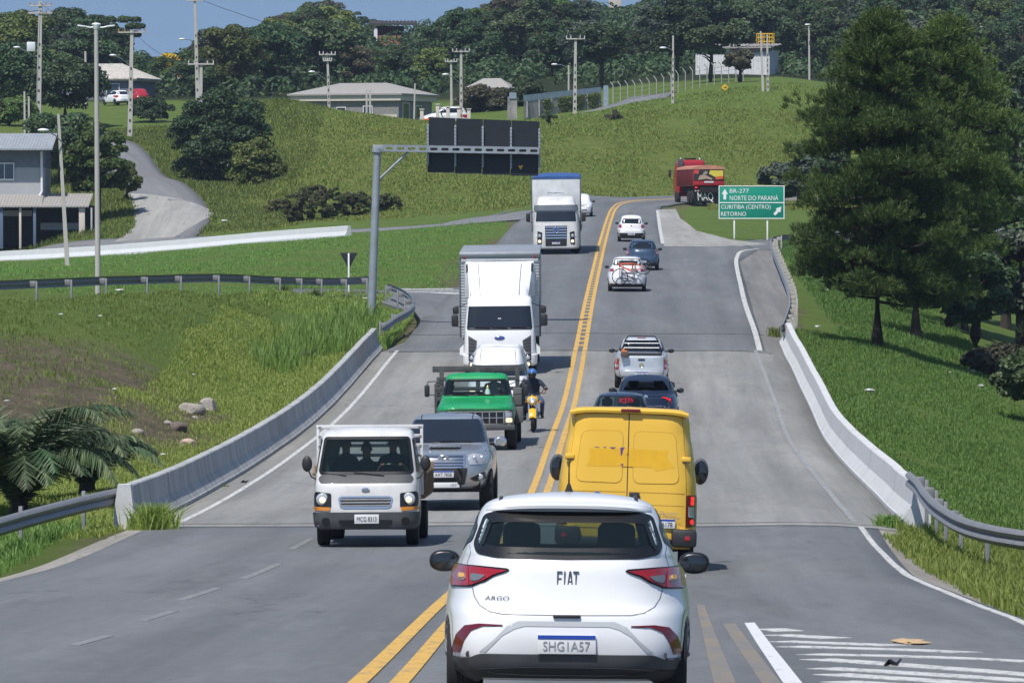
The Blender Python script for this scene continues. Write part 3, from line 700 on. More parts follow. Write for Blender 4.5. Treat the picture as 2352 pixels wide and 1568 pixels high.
# ------------------------------------------------------------------ gantry sign seen from behind
def cell_plate(B, x0, x1, z0, z1, y, th, hx, hz):
 cx, cz = (x0+x1)/2, (z0+z1)/2
 out = [(x1, cz), (x1, z1), (cx, z1), (x0, z1), (x0, cz), (x0, z0), (cx, z0), (x1, z0)]
 inn = [(cx+hx, cz), (cx+hx*.75, cz+hz), (cx, cz+hz), (cx-hx*.75, cz+hz), (cx-hx, cz), (cx-hx*.75, cz-hz), (cx, cz-hz), (cx+hx*.75, cz-hz)]
 for k in range(8):
  l = (k+1) % 8
  for yy in (y, y+th): B.quad((out[k][0], yy, out[k][1]), (out[l][0], yy, out[l][1]), (inn[l][0], yy, inn[l][1]), (inn[k][0], yy, inn[k][1]))
  B.quad((inn[k][0], y, inn[k][1]), (inn[l][0], y, inn[l][1]), (inn[l][0], y+th, inn[l][1]), (inn[k][0], y+th, inn[k][1]))
def gantry():
 Z = 16.5; s = Z/1000; b = P(852, 736, Z); b.z = g1(b.x, b.y); root = empty('overhead_sign', b)
 tag(root, 'large dark overhead road sign seen from behind on a grey cantilever pole', 'road sign')
 X = lambda px: (px-852)*s; H = lambda py: P(0, py, Z).z-b.z
 B = MB(M_STEEL); B.cyl((0, 0, -.3), (X(867), 0, H(345)), .165, .135, 20); B.cyl((X(866), 0, H(350)), (X(867), 0, H(341)), .2, n=20); B.obj('pole', root)
 B = MB(M_STEEL); x0, x1 = X(857), X(1239); n = 14; za, zb = H(349), H(333)
 B.box(((X(857)+X(882))/2, 0, (za+zb)/2), (X(882)-X(857), .3, zb-za), .01)
 st = X(882)
 for k in range(n):
  a = st+(x1-st)*k/n; c2 = st+(x1-st)*(k+1)/n; dz = -.10*k/n
  for y in (-.14, .13): cell_plate(B, a, c2, za+dz, zb+dz, y, .01, (c2-a)*.36, .05)
 for z in (za, zb): B.loft([[Vector((st, -.14, z)), Vector((st, .14, z)), Vector((st, .14, z+.012)), Vector((st, -.14, z+.012))], [Vector((x1, -.14, z-.1)), Vector((x1, .14, z-.1)), Vector((x1, .14, z-.088)), Vector((x1, -.14, z-.088))]])
 B.obj('arm', root)
 B = MB(M_STEEL); B.cyl((X(872), 0, H(411)), (X(938), 0, H(349)), .05, n=10); B.obj('brace', root)
 px = [984, 1047, 1110, 1175, 1240]
 for a, c2 in zip(px[:-1], px[1:]):
  B = MB(M_DARKP); ta, tc = 269+(a-984)*.04, 269+(c2-984)*.04; u = X(a)+.012, X(c2)-.012
  B.loft([[Vector((u[0], y, H(ta))), Vector((u[1], y, H(tc))), Vector((u[1]-.05, y, H(tc+125))), Vector((u[0]-.05, y, H(ta+127)))] for y in (.24, .28)]); B.obj('panel', root)
 for a in px:
  B = MB(M_STEEL); t0 = 285+(a-984)*.04; B.box((X(a)-.02, .19, (H(t0)+H(t0+95))/2), (.07, .09, H(t0)-H(t0+95)), .01)
  for k in range(12): B.box((X(a)-.02, .14, H(t0+4+k*8)), (.09, .02, .03))
  B.obj('rib', root)
 B = MB(M_YSG); B.prism([(X(1190), H(381)), (X(1202), H(380)), (X(1196), H(390))], 'xz', .225, .235); B.obj('sticker', root)
gantry()
def yield_sign():
 Z = 18.6; b = P(801, 680, Z); b.z = g1(b.x, b.y); root = empty('yield_sign', b); tag(root, 'back of a triangular yield sign on a thin white post by the gantry', 'road sign')
 s = Z/1000; B = MB(M_SWH); B.box((0, .0, .8), (.07, .07, 1.9), .01); B.obj('post', root)
 B = MB(M_DARKP); t = (680-585)*s; B.prism([(-.38, t), (.38, t), (.0, t-.7)], 'xz', .05, .065, .003); B.obj('plate', root)
yield_sign()
def arrow(B, c, ang, L, w):
 R2 = Matrix.Rotation(ang, 2); pts = [(-w*.22, -L/2), (w*.22, -L/2), (w*.22, 0), (w/2, 0), (0, L/2), (-w/2, 0), (-w*.22, 0)]
 q = [R2 @ Vector(p) for p in pts]; q = [(c[0]+v.x, c[1]+v.y) for v in q]
 B.prism(q, 'xz', -.068, -.06)
def green_sign():
 Z = 25.2; s = Z/1000; k = .1531/1.0884*s
 b = P(1726, 545, Z); b.z = g1(b.x, b.y); root = empty('direction_sign', b); tag(root, 'green direction sign with white lettering on two white posts by the exit', 'road sign')
 ox = (1726*1.0884-1660)/.1531
 X = lambda zx: (zx-ox)*k; H = lambda zy: P(0, (380+zy*.1531)/1.0884, Z).z-b.z
 for zx in (1147, 1687):
  B = MB(M_SWH); gz = g1(b.x+X(zx), b.y)-b.z; B.box((X(zx), .03, (H(1060)+gz-.2)/2), (.085, .09, H(1060)-gz+.2), .008); B.obj('post', root)
 B = MB(M_GRN); B.box((X(1430), -.03, (H(562)+H(1088))/2), (X(1960)-X(900), .05, H(562)-H(1088)), .01); B.obj('panel', root)
 B = MB(M_SWH); y = -.062
 for z in (H(556), H(1084)): B.box((X(1430), y, z), (X(1966)-X(890), .02, .05))
 for x in (X(898), X(1958)): B.box((x, y-.001, (H(556)+H(1084))/2), (.05, .02, H(556)-H(1084)))
 B.box((X(1430), y, H(828)), (X(1950)-X(900), .018, .055)); B.obj('border', root)
 B = MB(M_SWH); arrow(B, (X(992), H(690)), 0, .62, .36); B.obj('arrow', root)
 B = MB(M_SWH); arrow(B, (X(1858), H(958)), -R(41), .62, .36); B.obj('arrow', root)
 for t, a, c2, u, v in (('BR-277', 1072, 1385, 602, 670), ('NORTE DO PARANÁ', 1072, 1865, 695, 790), ('CURITIBA (CENTRO)', 932, 1740, 862, 950), ('RETORNO', 930, 1340, 977, 1045)):
  o = text_obj('lettering', t, root, ((X(a)+X(c2))/2, -.058, (H(u)+H(v))/2), X(c2)-X(a), H(u)-H(v), M_SWH, depth=.006)
green_sign()
def diamond_sign():
 b = P(1665, 228, 39.6); b.z = g1(b.x, b.y); root = empty('warning_sign', b); tag(root, 'tiny yellow diamond warning sign on the far grassy crest', 'road sign')
 h = P(0, 201, 39.6).z-b.z; B = MB(M_SWH); B.box((0, .03, h/2), (.06, .05, h), .01); B.obj('post', root)
 B = MB(M_YSG); B.prism([(-.33, h), (0, h-.33), (.33, h), (0, h+.33)], 'xz', -.01, .01); B.obj('plate', root)
 B = MB(M_BLK); B.prism([(-.15, h-.05), (.15, h-.05), (.15, h+.08), (-.02, h+.02)], 'xz', -.02, -.012); B.obj('symbol', root)
diamond_sign()

# ------------------------------------------------------------------ poles
TIPS = {}
def utility_pole(key, base, top, Z, label, arms=(), lamp=None, r=(.2, .12), notch=True, extra=None, name='utility_pole', cat='utility pole', group='concrete utility poles'):
 b = P(base[0], base[1], Z); b.z = g1(b.x, b.y); t = P(top[0], top[1], Z); L = t-b
 root = empty(name, b); tag(root, label, cat, group)
 B = MB(M_POLE); B.loft([[Vector((sx*r[0]*.9, sy*r[0]*.6, -.5)) for sx, sy in ((-1, -1), (1, -1), (1, 1), (-1, 1))], [Vector((L.x+sx*r[1]*.9, L.y+sy*r[1]*.6, L.z)) for sx, sy in ((-1, -1), (1, -1), (1, 1), (-1, 1))]])
 if notch:
  B.m(M_NOTCH); n = 7
  for k in range(n):
   f = .08+.66*k/n; w = (r[0]*(1-f)+r[1]*f); c = L*f; B.box(c+Vector((0, -w*.6-.0, 0)), (w*.75, .03, .24))
 B.obj('shaft', root)
 for (dy, hw, kind) in arms:
  z = P(0, dy, Z).z-b.z; f = z/L.z; c = Vector((L.x*f, L.y*f-.14, z)); B = MB(M_POLE); B.box(c, (2*hw, .1, .12), .01); ar = B.obj('crossarm', root)
  for u in (-.95, -.5, .5, .95):
   B = MB(M_ORG if kind == 'o' else M_INS); B.cyl(c+Vector((u*hw, 0, .05)), c+Vector((u*hw, 0, .30)), .055, .045, 8); B.obj('insulator', ar)
  TIPS[(key, dy)] = b+c+Vector((0, 0, .28))
 if lamp:
  (ax, ay), (lx, ly) = lamp; A = P(ax, ay, Z)-b; E = P(lx, ly, Z)-b; E.y -= 1.0
  B = MB(M_STEEL); mid = (A+E)/2+Vector((0, 0, .12)); B.tube([A, mid, E], .035, 8); a = B.obj('lamp_arm', root)
  B = MB(M_LAMP); B.ball(E+Vector((-.12, -.1, 0)), .3, 2, (1.1, .7, .35)); B.obj('lamp', a)
 if extra == 'transformer':
  B = MB(M_LAMP); c = P(72, 108, Z)-b; B.box(c+Vector((0, -.2, 0)), (.75, .6, .85), .06); B.obj('transformer', root)
 return root
utility_pole('a', (88, 274), (93, 3), 39, 'tall utility pole with transformer, leftmost, above the house roof', [(14, 1.0, 'o'), (31, 1.1, 'o')], ((84, 137), (44, 110)), (.26, .17), extra='transformer')
utility_pole('b', (298, 322), (303, 68), 38.4, 'utility pole with lamp standing beside the top of the side street', [(75, 1.2, 'o')], ((300, 152), (264, 128)), (.25, .15))
utility_pole('c', (458, 417), (462, 146), 35.2, 'utility pole standing on the grass in front of the round dark tree', [(148, 1.05, 'w')], None, (.24, .13))
utility_pole('d', (455, 235), (447, -12), 42, 'tallest utility pole, rising behind the round dark tree into the sky', [(2, .8, 'w')], ((448, 98), (422, 91)), (.22, .13))
utility_pole('e', (757, 268), (752, 122), 39.4, 'utility pole with bright lamp arm in front of the grey hip roof', [(126, .75, 'w'), (140, .4, 'w')], ((753, 188), (720, 166)), (.16, .1))
utility_pole('f', (1059, 280), (1059, 115), 39.9, 'utility pole with lamp arm rising behind the dark overhead sign', [(119, .8, 'w')], ((1057, 192), (1026, 172)), (.17, .12))
utility_pole('g', (1037, 262), (1036, 138), 42.5, 'fainter utility pole just left of the one behind the overhead sign', [(142, .6, 'w')], None, (.15, .1), False)
utility_pole('h', (1320, 278), (1322, 88), 39.3, 'notched utility pole in front of the ivy covered concrete wall', [(90, .85, 'w')], None, (.2, .12))
utility_pole('i', (1306, 215), (1306, 150), 43, 'short thin pole with flat lamp behind the ivy covered wall', (), ((1304, 156), (1276, 149)), (.1, .08), False)
utility_pole('j', (1545, 244), (1546, 82), 38.8, 'slim pole with lamp at the crest left of the white shed', (), ((1546, 118), (1525, 111)), (.14, .08))
utility_pole('k', (1753, 220), (1747, 72), 39.3, 'taller of the two bare poles in front of the white shed', (), None, (.13, .08), False)
utility_pole('l', (1764, 223), (1762, 80), 39.3, 'shorter of the two bare poles in front of the white shed', (), None, (.13, .08))
utility_pole('m', (1859, 160), (1858, 60), 46, 'lone lamp pole between the white shed and the big pine', (), ((1858, 63), (1856, 58)), (.12, .09), False)
utility_pole('n', (2251, 190), (2254, 60), 46, 'pole among the trees right of the big pine', (), None, (.16, .11))
utility_pole('o', (842, 276), (842, 206), 39.2, 'left one of the twin thin posts before the grey hip roof', (), None, (.1, .09), False)
utility_pole('p', (850, 276), (850, 206), 39.2, 'right one of the twin thin posts before the grey hip roof', (), None, (.1, .09), False)
utility_pole('q', (950, 276), (953, 192), 39.3, 'thin pole at the right corner of the grey roofed house', (), None, (.09, .07), False)
utility_pole('r', (156, 617), (134, 262), 24.0, 'leaning street light pole on the lawn before the grey house', (), ((148, 332), (108, 300)), (.14, .08), False, name='street_lamp', cat='street lamp', group='street lamps')
utility_pole('s', (208, 364), (206, 289), 36.0, 'short stub pole in the trees left of the side street', (), None, (.15, .13), False)
utility_pole('t', (57, 305), (56, 210), 37.5, 'left one of two thin poles near the leftmost utility pole', (), None, (.1, .08), False)
utility_pole('u', (67, 306), (66, 222), 37.5, 'right one of two thin poles near the leftmost utility pole', (), None, (.1, .08), False)
utility_pole('v', (197, 240), (196, 118), 43, 'thin pole in front of the pale hip roof', (), None, (.14, .1), False)
utility_pole('w', (422, 240), (420, 172), 47, 'tiny far pole right of the pale hip roof', [(180, .6, 'o')], None, (.12, .1), False)
def double_lamp():
 Z = 18.0; b = P(225, 684, Z); b.z = g1(b.x, b.y); t = P(221, 62, Z); L = t-b; root = empty('street_lamp', b); tag(root, 'very tall slim street light with two opposite arms on the left lawn', 'street lamp', 'street lamps')
 B = MB(M_POLE); B.cyl((0, 0, -.3), L, .12, .085, 16); B.obj('shaft', root)
 B = MB(M_LAMP); B.cyl(L-Vector((0, 0, .1)), L+Vector((0, 0, .08)), .1, .14, 12); B.ball(L+Vector((0, 0, .1)), .14, 2, (1.4, 1, .5)); B.obj('cap', root)
 for s in (-1, 1):
  B = MB(M_LAMP); B.tube([L, L+Vector((s*.25, 0, -.03)), L+Vector((s*.45, 0, .01))], .03, 8); a = B.obj('lamp_arm', root)
  B = MB(M_LAMP); B.box(L+Vector((s*.6, 0, .03)), (.36, .22, .07), .03, Matrix.Rotation(-s*.12, 4, 'Y')); B.obj('lamp', a)
double_lamp()
def wire(label, A, E, sag=.6, r=.022):
 pts = [A.lerp(E, t/14)-Vector((0, 0, sag*4*(t/14)*(1-t/14))) for t in range(15)]
 B = MB(M_WIRE); B.tube(pts, r, 4); tag(B.obj('overhead_cable'), label, 'power cable', 'overhead cables')
wire('overhead cable from the leftmost pole to the pole by the side street', TIPS[('a', 31)], TIPS[('b', 75)], 1.0)
wire('overhead cable from the side street pole to the round tree pole', TIPS[('b', 75)], TIPS[('c', 148)], 1.0)
wire('overhead cable passing behind the side street towards the grey hip roof', TIPS[('c', 148)]+Vector((.9, 0, 0)), TIPS[('e', 126)], 2.0)
wire('overhead cable above the grey hip roof', TIPS[('e', 126)], TIPS[('f', 119)], 1.2)
wire('overhead cable above the ivy covered wall', TIPS[('f', 119)], TIPS[('h', 90)], 1.2)
wire('second overhead cable from the leftmost pole to the pole by the side street', TIPS[('a', 14)], TIPS[('b', 75)]+Vector((.8, 0, 0)), 1.3)
wire('overhead cable leaving the leftmost pole towards the left frame edge', TIPS[('a', 31)], TIPS[('a', 31)]+Vector((-24, -40, -1)), 1.2)
wire('overhead cable from the tallest pole over the trees to the right', TIPS[('d', 2)], TIPS[('d', 2)]+Vector((34, 60, -6)), 1.5)
wire('overhead cable from the ivy wall pole towards the slim crest pole', TIPS[('h', 90)], P(1546, 86, 38.8), 1.0)
wire('overhead cable from the slim crest pole towards the bare poles', P(1546, 86, 38.8), P(1762, 84, 39.3), 1.2)
wire('lower cable dropping across the side street', P(299, 240, 38.2), P(460, 235, 35.0), 1.6, .03)

# ------------------------------------------------------------------ fence of bent posts on the crest
def bent_fence():
 root = empty('wire_fence', (0, 0, 0)); tag(root, 'wire fence with bent concrete posts along the far crest', 'fence')
 tips = []
 for k in range(19):
  px = 1408+k*16.6; b = P(px, 226-k*.4, 41.5+k*.08); b.z = g1(b.x, b.y); B = MB(M_POST); h = 1.75
  B.tube([b-Vector((0, 0, .3)), b+Vector((0, 0, h)), b+Vector((-.28, 0, h+.38))], .055, 6); B.obj('post', root); tips.append(b)
 for u in (.4, .8, 1.2, 1.6):
  B = MB(M_WIRE); B.tube([t+Vector((0, 0, u)) for t in tips], .012, 4); B.obj('wire', root)
bent_fence()
# ------------------------------------------------------------------ foliage
def leaf_mat(name, c1, c2, c3, trans=.25):
 m = bpy.data.materials.new(name); m.use_nodes = True; N, L = nodes_of(m); b = N['Principled BSDF']
 b.inputs['Roughness'].default_value = .55; b.inputs['Specular IOR Level'].default_value = .3
 g = N.new('ShaderNodeNewGeometry'); r = N.new('ShaderNodeValToRGB'); e = r.color_ramp.elements; e.new(.5)
 for q, (p, c) in zip(e, ((0.0, c1), (.55, c2), (1.0, c3))): q.position = p; q.color = (*c, 1)
 L.new(g.outputs['Random Per Island'], r.inputs[0])
 oi = N.new('ShaderNodeObjectInfo'); h = N.new('ShaderNodeHueSaturation'); a = N.new('ShaderNodeMapRange')
 L.new(oi.outputs['Random'], a.inputs[0]); a.inputs[3].default_value = .65; a.inputs[4].default_value = 1.35
 w = N.new('ShaderNodeMath'); w.operation = 'MULTIPLY'; w.inputs[1].default_value = 7.31; L.new(oi.outputs['Random'], w.inputs[0])
 f = N.new('ShaderNodeMath'); f.operation = 'FRACT'; L.new(w.outputs[0], f.inputs[0])
 hh = N.new('ShaderNodeMapRange'); L.new(f.outputs[0], hh.inputs[0]); hh.inputs[3].default_value = .462; hh.inputs[4].default_value = .525
 L.new(a.outputs[0], h.inputs['Value']); L.new(hh.outputs[0], h.inputs['Hue']); L.new(r.outputs[0], h.inputs['Color']); L.new(h.outputs[0], b.inputs['Base Color'])
 t = N.new('ShaderNodeBsdfTranslucent'); L.new(h.outputs[0], t.inputs[0]); x = N.new('ShaderNodeMixShader'); x.inputs[0].default_value = trans
 L.new(b.outputs[0], x.inputs[1]); L.new(t.outputs[0], x.inputs[2]); L.new(x.outputs[0], N['Material Output'].inputs['Surface'])
 return m
M_LEAF = leaf_mat('leaves_dark', (.028, .055, .024), (.052, .092, .034), (.095, .14, .055))
M_LEAFB = leaf_mat('leaves_brownish', (.045, .052, .030), (.078, .082, .045), (.13, .12, .07))
M_LEAFL = leaf_mat('leaves_light', (.045, .085, .020), (.095, .155, .032), (.17, .22, .06))
M_NEED = leaf_mat('pine_needles', (.034, .064, .018), (.085, .140, .032), (.18, .245, .062), .22)
M_GREY = leaf_mat('leaves_greyish', (.045, .062, .045), (.080, .105, .072), (.14, .17, .12))
M_FROND = leaf_mat('palm_leaves', (.035, .065, .030), (.065, .115, .048), (.18, .23, .13), .15)
M_GBL = leaf_mat('grass_blades', (.105, .185, .034), (.150, .250, .046), (.225, .320, .080), .35)
M_SLB = leaf_mat('slope_blades', (.125, .185, .034), (.175, .240, .048), (.25, .305, .080), .35)
M_BRU = leaf_mat('brush_leaves', (.055, .068, .028), (.095, .110, .042), (.15, .155, .068), .3)
M_DRYB = leaf_mat('dry_stems', (.08, .095, .035), (.13, .135, .055), (.22, .20, .10), .3)
M_BARK = mat('bark', (.055, .042, .032), .95, var=.5, vscale=6, bump=.8, bscale=14, stretch=(1, 1, .3))
M_YFL = leaf_mat('yellow_blossom', (.30, .22, .01), (.50, .36, .02), (.60, .46, .05))

def quads_at(C, Nrm, size, asp, rng):
 """one small leaf quad at each centre with the given normals"""
 n = len(C); t = rng.normal(size=(n, 3)); t -= (t*Nrm).sum(1)[:, None]*Nrm; t /= np.linalg.norm(t, axis=1)[:, None]+1e-9
 b = np.cross(Nrm, t); s = size[:, None]
 V = np.stack([C-t*s-b*s*asp, C+t*s*.8-b*s*asp*.7, C+t*s+b*s*asp, C-t*s*.8+b*s*asp*.7], 1).reshape(-1, 3)
 return V, np.arange(n*4).reshape(n, 4)
def crown_mesh(name, rx, rz, cz, nclump, nleaf, leaf, mt, seed, clump=(.28, .42), flat=1.0, shape='round'):
 rng = np.random.default_rng(seed); C = []; Nn = []; 
 for k in range(nclump):
  u = rng.normal(size=3); u /= np.linalg.norm(u); u[2] = u[2]*.85+.12
  rad = rng.uniform(.55, .86)
  if shape == 'cone': h = rng.uniform(-.95, .95); rr = (1-(h+1)/2)**.75*.85+.08; a = rng.uniform(0, 6.283); u = np.array([math.cos(a)*rr, math.sin(a)*rr, h]); rad = 1
  if shape == 'table': h = rng.choice([.1, .5, .85]); a = rng.uniform(0, 6.283); rr = rng.uniform(.3, 1)*(1-.2*h); u = np.array([math.cos(a)*rr, math.sin(a)*rr, h]); rad = 1
  c = u*rad*np.array([rx, rx, rz]); cr = rng.uniform(*clump)*rx*(1.0 if shape != 'cone' else .6)
  n = nleaf//nclump; d = rng.normal(size=(n, 3)); d /= np.linalg.norm(d, axis=1)[:, None]
  d[:, 2] = np.where(d[:, 2] < -.35, -d[:, 2], d[:, 2])
  rr = cr*rng.uniform(.45, 1.08, n)[:, None]**.5
  p = c + d*rr*np.array([1, 1, .72*flat]); C.append(p); q = d*.8+rng.normal(size=(n, 3))*.5+np.array([0, 0, .35]); Nn.append(q/np.linalg.norm(q, axis=1)[:, None])
 C = np.concatenate(C); Nn = np.concatenate(Nn); C[:, 2] += cz
 V, F = quads_at(C, Nn, rng.uniform(.6, 1.25, len(C))*leaf, .62, rng)
 return np_mesh(name, V, F, [mt])
def trunk_mesh(name, h, r, branches, spread, seed, z0=.35):
 rng = random.Random(seed); B = MB(M_BARK); top = Vector((rng.uniform(-.2, .2), rng.uniform(-.2, .2), h))
 pts = [Vector((0, 0, -.4)), Vector((0, 0, .15*h)), Vector((rng.uniform(-.12, .12), rng.uniform(-.1, .1), h*.5)), top]
 B.tube(pts, [r*1.15, r, r*.7, r*.25], 9)
 for k in range(branches):
  f = z0+(.95-z0)*k/max(1, branches-1); a = rng.uniform(0, 6.28); s = pts[2]*(1-f)+top*f; s = Vector((s.x, s.y, h*f)); l = spread*rng.uniform(.6, 1)*(1.15-f*.7)
  e = s+Vector((math.cos(a)*l, math.sin(a)*l, l*rng.uniform(.15, .6))); B.tube([s, (s+e)/2+Vector((0, 0, l*.08)), e], [r*.4, r*.28, r*.1], 6)
 return B.mesh(name)
def make_tree(name, crown_me, trunk_me, x, y, s, rz, label, group, cat='tree', sz=None, z=None):
 root = empty(name, (x, y, g1(x, y)-.1 if z is None else z), rz); tag(root, label, cat, group); root.scale = (s, s, sz or s)
 link('trunk', trunk_me, root); link('crown', crown_me, root); return root

T_RND = [crown_mesh('crown', 3.5, 4.2, 3.7, 30, 10500, .17, M_LEAF, 1), crown_mesh('crown', 3.7, 4.0, 3.6, 34, 10500, .17, M_LEAF, 2), crown_mesh('crown', 3.3, 4.5, 4.0, 34, 10500, .17, M_LEAF, 3), crown_mesh('crown', 3.6, 4.2, 3.8, 38, 10500, .16, M_LEAF, 11, (.2, .34))]
T_BRN = [crown_mesh('crown', 3.6, 4.2, 3.7, 32, 10000, .16, M_LEAFB, 4), crown_mesh('crown', 3.5, 4.0, 3.6, 32, 10000, .16, M_LEAFB, 5)]
T_LGT = [crown_mesh('crown', 3.5, 4.1, 3.6, 30, 10000, .17, M_LEAFL, 6), crown_mesh('crown', 3.3, 4.3, 3.8, 30, 10000, .17, M_LEAFL, 7)]
T_GRY = [crown_mesh('crown', 3.3, 4.2, 3.9, 40, 7500, .15, M_GREY, 8, (.16, .28)), crown_mesh('crown', 3.4, 4.2, 3.7, 30, 9000, .16, M_GREY, 9)]
TRK = [trunk_mesh('trunk', 6.5, .22, 7, 2.6, k) for k in range(3)]
# skyline of the wood in the photograph, as the height its tops reach
SKYL = [(-200, 25), (0, 12), (100, 20), (200, 24), (260, 32), (330, 70), (350, 122), (405, 118), (430, 70), (500, 52), (555, 62), (600, 30), (680, -10), (800, -6), (880, 26), (925, 46), (950, 56), (985, 32), (1030, 8), (1075, 12), (1100, -8), (1130, -15), (1400, -20), (2600, -30)]
KINDS_T = {'r': (T_RND, 'dark green'), 'b': (T_BRN, 'brownish'), 'l': (T_LGT, 'lighter green'), 'g': (T_GRY, 'greyish')}
HOUSES = [(150, 350, 138, 47), (845, 955, 40, 63), (1085, 1170, 182, 46), (1585, 1782, 104, 49), (1395, 1432, 0, 90)]
nt_ = 0; WOOD = []
rt = random.Random(12)
for Zr, (a0, a1) in ((45.2, (-60, 2420)), (47.6, (-60, 2420)), (50, (-60, 2420)), (53, (-60, 2420)), (56.5, (-60, 2420)), (60.5, (-60, 2420)), (65, (-60, 2420)), (70, (-60, 2420))):
 step = 4.5/Zr*1000; px = a0+rt.uniform(0, step)
 while px < a1:
  Z = Zr+rt.uniform(-1.0, 1.0); p = P(px, 200, Z); gx, gy = p.x, p.y; width = 3.0/Zr*1000; gz = g1(gx, gy); H = min(10.5, 5.6+rt.uniform(0, 3.2)+(Zr-45)*.16)
  ypx = 500-gz/Z*1000; S = max(float(np.interp(px+q_, [a for a, b in SKYL], [b for a, b in SKYL])) for q_ in (-width*.8, -width*.4, 0, width*.4, width*.8)); S += 4; cap = (ypx-S)*Z/1000
  ok = True; width = 3.2*H/7.6/Z*1000
  if Zr < 46 and (px < 150 or 1180 < px < 1880 or 600 < px < 1100): ok = False
  if Zr < 48 and 1380 < px < 1900: ok = False
  for (h0, h1, ht, hz) in HOUSES:
   if h0-width*.75 < px < h1+width*.75 and Z < hz+2.0:
    H2 = (ypx-(ht+62))*Z/1000
    if Z < hz-2 and H2 > 3: H = min(H, H2)
    else: ok = False
  if ok and cap > 3.2:
   H = min(H, cap*rt.uniform(.9, 1.02)) if Zr > 50 else min(H, cap)
   kind = rt.choices('rrblg' if px > 380 else 'rrrlg', k=1)[0] if px < 1350 else rt.choices('rrrrrlg', k=1)[0]
   if 420 < px < 560 and Zr > 50: kind = 'b'
   ms, word = KINDS_T[kind]; me = rt.choice(ms)
   side = 'far left' if px < 420 else 'left centre' if px < 900 else 'centre' if px < 1350 else 'right centre' if px < 1850 else 'far right'
   row = 'front edge' if Zr < 49 else 'middle' if Zr < 58 else 'skyline'
   t = make_tree('broadleaf_tree', me, TRK[nt_ % 3], gx, gy, H/7.9*1.12, rt.uniform(0, 6.28), '', 'trees of the wooded hill', sz=H/7.9*rt.uniform(.95, 1.1)); nt_ += 1; WOOD.append((word, row, px, t))
  px += step*rt.uniform(.75, 1.2)
def ordn(n): return str(n)+('th' if 10 <= n % 100 <= 20 else {1: 'st', 2: 'nd', 3: 'rd'}.get(n % 10, 'th'))
_c = {}
for word, row, px, t in sorted(WOOD, key=lambda a: a[2]):
 k = (word, row); _c[k] = _c.get(k, 0)+1; where = {'front edge': 'along the front edge of the wooded hill', 'middle': 'in the middle of the wooded hill', 'skyline': 'along the skyline of the wooded hill'}[row]
 t['label'] = f'{ordn(_c[k])} {word} tree from the left {where}'
print('wood trees', nt_)
# shrubs and saplings that fill the wood's floor
def undergrowth():
 rng = np.random.default_rng(77); C = []; D = []
 while len(C) < 1500:
  Z = rng.uniform(45.5, 72); px = rng.uniform(-80, 2440); p = P(px, 200, Z); lim = np.interp(px, [0, 500, 1150, 1300, 1450, 1800, 1900], [590, 590, 582, 575, 600, 622, 600])
  if p.y < lim or any(a-25 < px < b+25 and hz-3.5 < Z < hz+1 for a, b, c, hz in HOUSES) or (330 < px < 420 and Z > 52): continue
  r = rng.uniform(1.0, 2.2); C.append((p.x, p.y, r))
 A = np.array(C); z = G(A[:, 0], A[:, 1]); V = []; k = 110; d = rng.normal(size=(len(A), k, 3)); d /= np.linalg.norm(d, axis=2)[..., None]; d[..., 2] = np.abs(d[..., 2])
 pts = np.stack([A[:, 0], A[:, 1], z], 1)[:, None]+d*(A[:, 2]*rng.uniform(.75, 1.1, len(A)))[:, None, None]*np.array([1.1, 1.1, 1.25])
 Nn = d+rng.normal(size=d.shape)*.5; Nn /= np.linalg.norm(Nn, axis=2)[..., None]
 v, f = quads_at(pts.reshape(-1, 3), Nn.reshape(-1, 3), rng.uniform(.16, .30, len(A)*k), .62, rng)
 tag(link('undergrowth', np_mesh('undergrowth', v, f, [M_LEAF])), kind='stuff')
undergrowth()

def lone(px, py, Z, H, W_, seed, mt, label, n=12000, leaf=.15, cl=34, name='broadleaf_tree', tr=.25, cat='tree', group=None, clump=(.26, .4), shape='round', ratio=None, lift=.12):
 rx = W_/2; rz = (H*(1-lift))/2; cz = H*lift+rz
 b = P(px, py, Z); z = g1(b.x, b.y)
 cr = crown_mesh('crown', rx, rz, cz, cl, n, leaf, mt, seed, clump, shape=shape)
 root = empty(name, (b.x, b.y, z-.1)); tag(root, label, cat, group)
 link('trunk', trunk_mesh('trunk', H*.8, tr, 9, rx*.8, seed), root); link('crown', cr, root); return root
# individually placed trees and bushes
lone(505, 420, 34.4, 8.0, 8.6, 21, M_LEAF, 'large round dark tree behind the utility pole on the slope', 42000, .12, 95, tr=.35, clump=(.2, .3), lift=-.3)
lone(592, 432, 33.6, 4.0, 4.6, 22, M_LEAFL, 'lighter bushy tree at the right foot of the round dark tree', 18000, .10, 50, lift=-.35, clump=(.24, .36))
lone(225, 545, 31.4, 7.6, 5.6, 23, M_LEAFL, 'leafy tree between the grey house and the side street', 18000, .12, 44, clump=(.18, .3), lift=.05)
lone(140, 420, 34.0, 6.4, 6.4, 24, M_LEAF, 'dark tree rising behind the grey house roof', 14000, .14, 36, lift=.02)
lone(290, 470, 32.2, 2.8, 2.4, 25, M_LEAFL, 'small branch of bush hanging over the side street edge', 5000, .10, 16, lift=.1)
lone(150, 300, 40, 6.4, 7.4, 26, M_LEAF, 'broad dark tree below the pale hip roof', 14000, .15, 40, lift=.05)
lone(60, 285, 41, 7.6, 7, 27, M_LEAF, 'dark tree behind the leftmost utility pole', 14000, .15, 40, lift=.03)
lone(20, 300, 38.6, 2.6, 5.4, 33, M_LEAFL, 'low hedge like bush above the grey house roof', 7000, .13, 20, lift=0)
lone(350, 278, 40.5, 2.4, 4.4, 34, M_LEAF, 'low bush beside the red car near the pale hip roof', 6000, .12, 20, lift=-.2, name='bush', cat='bush')
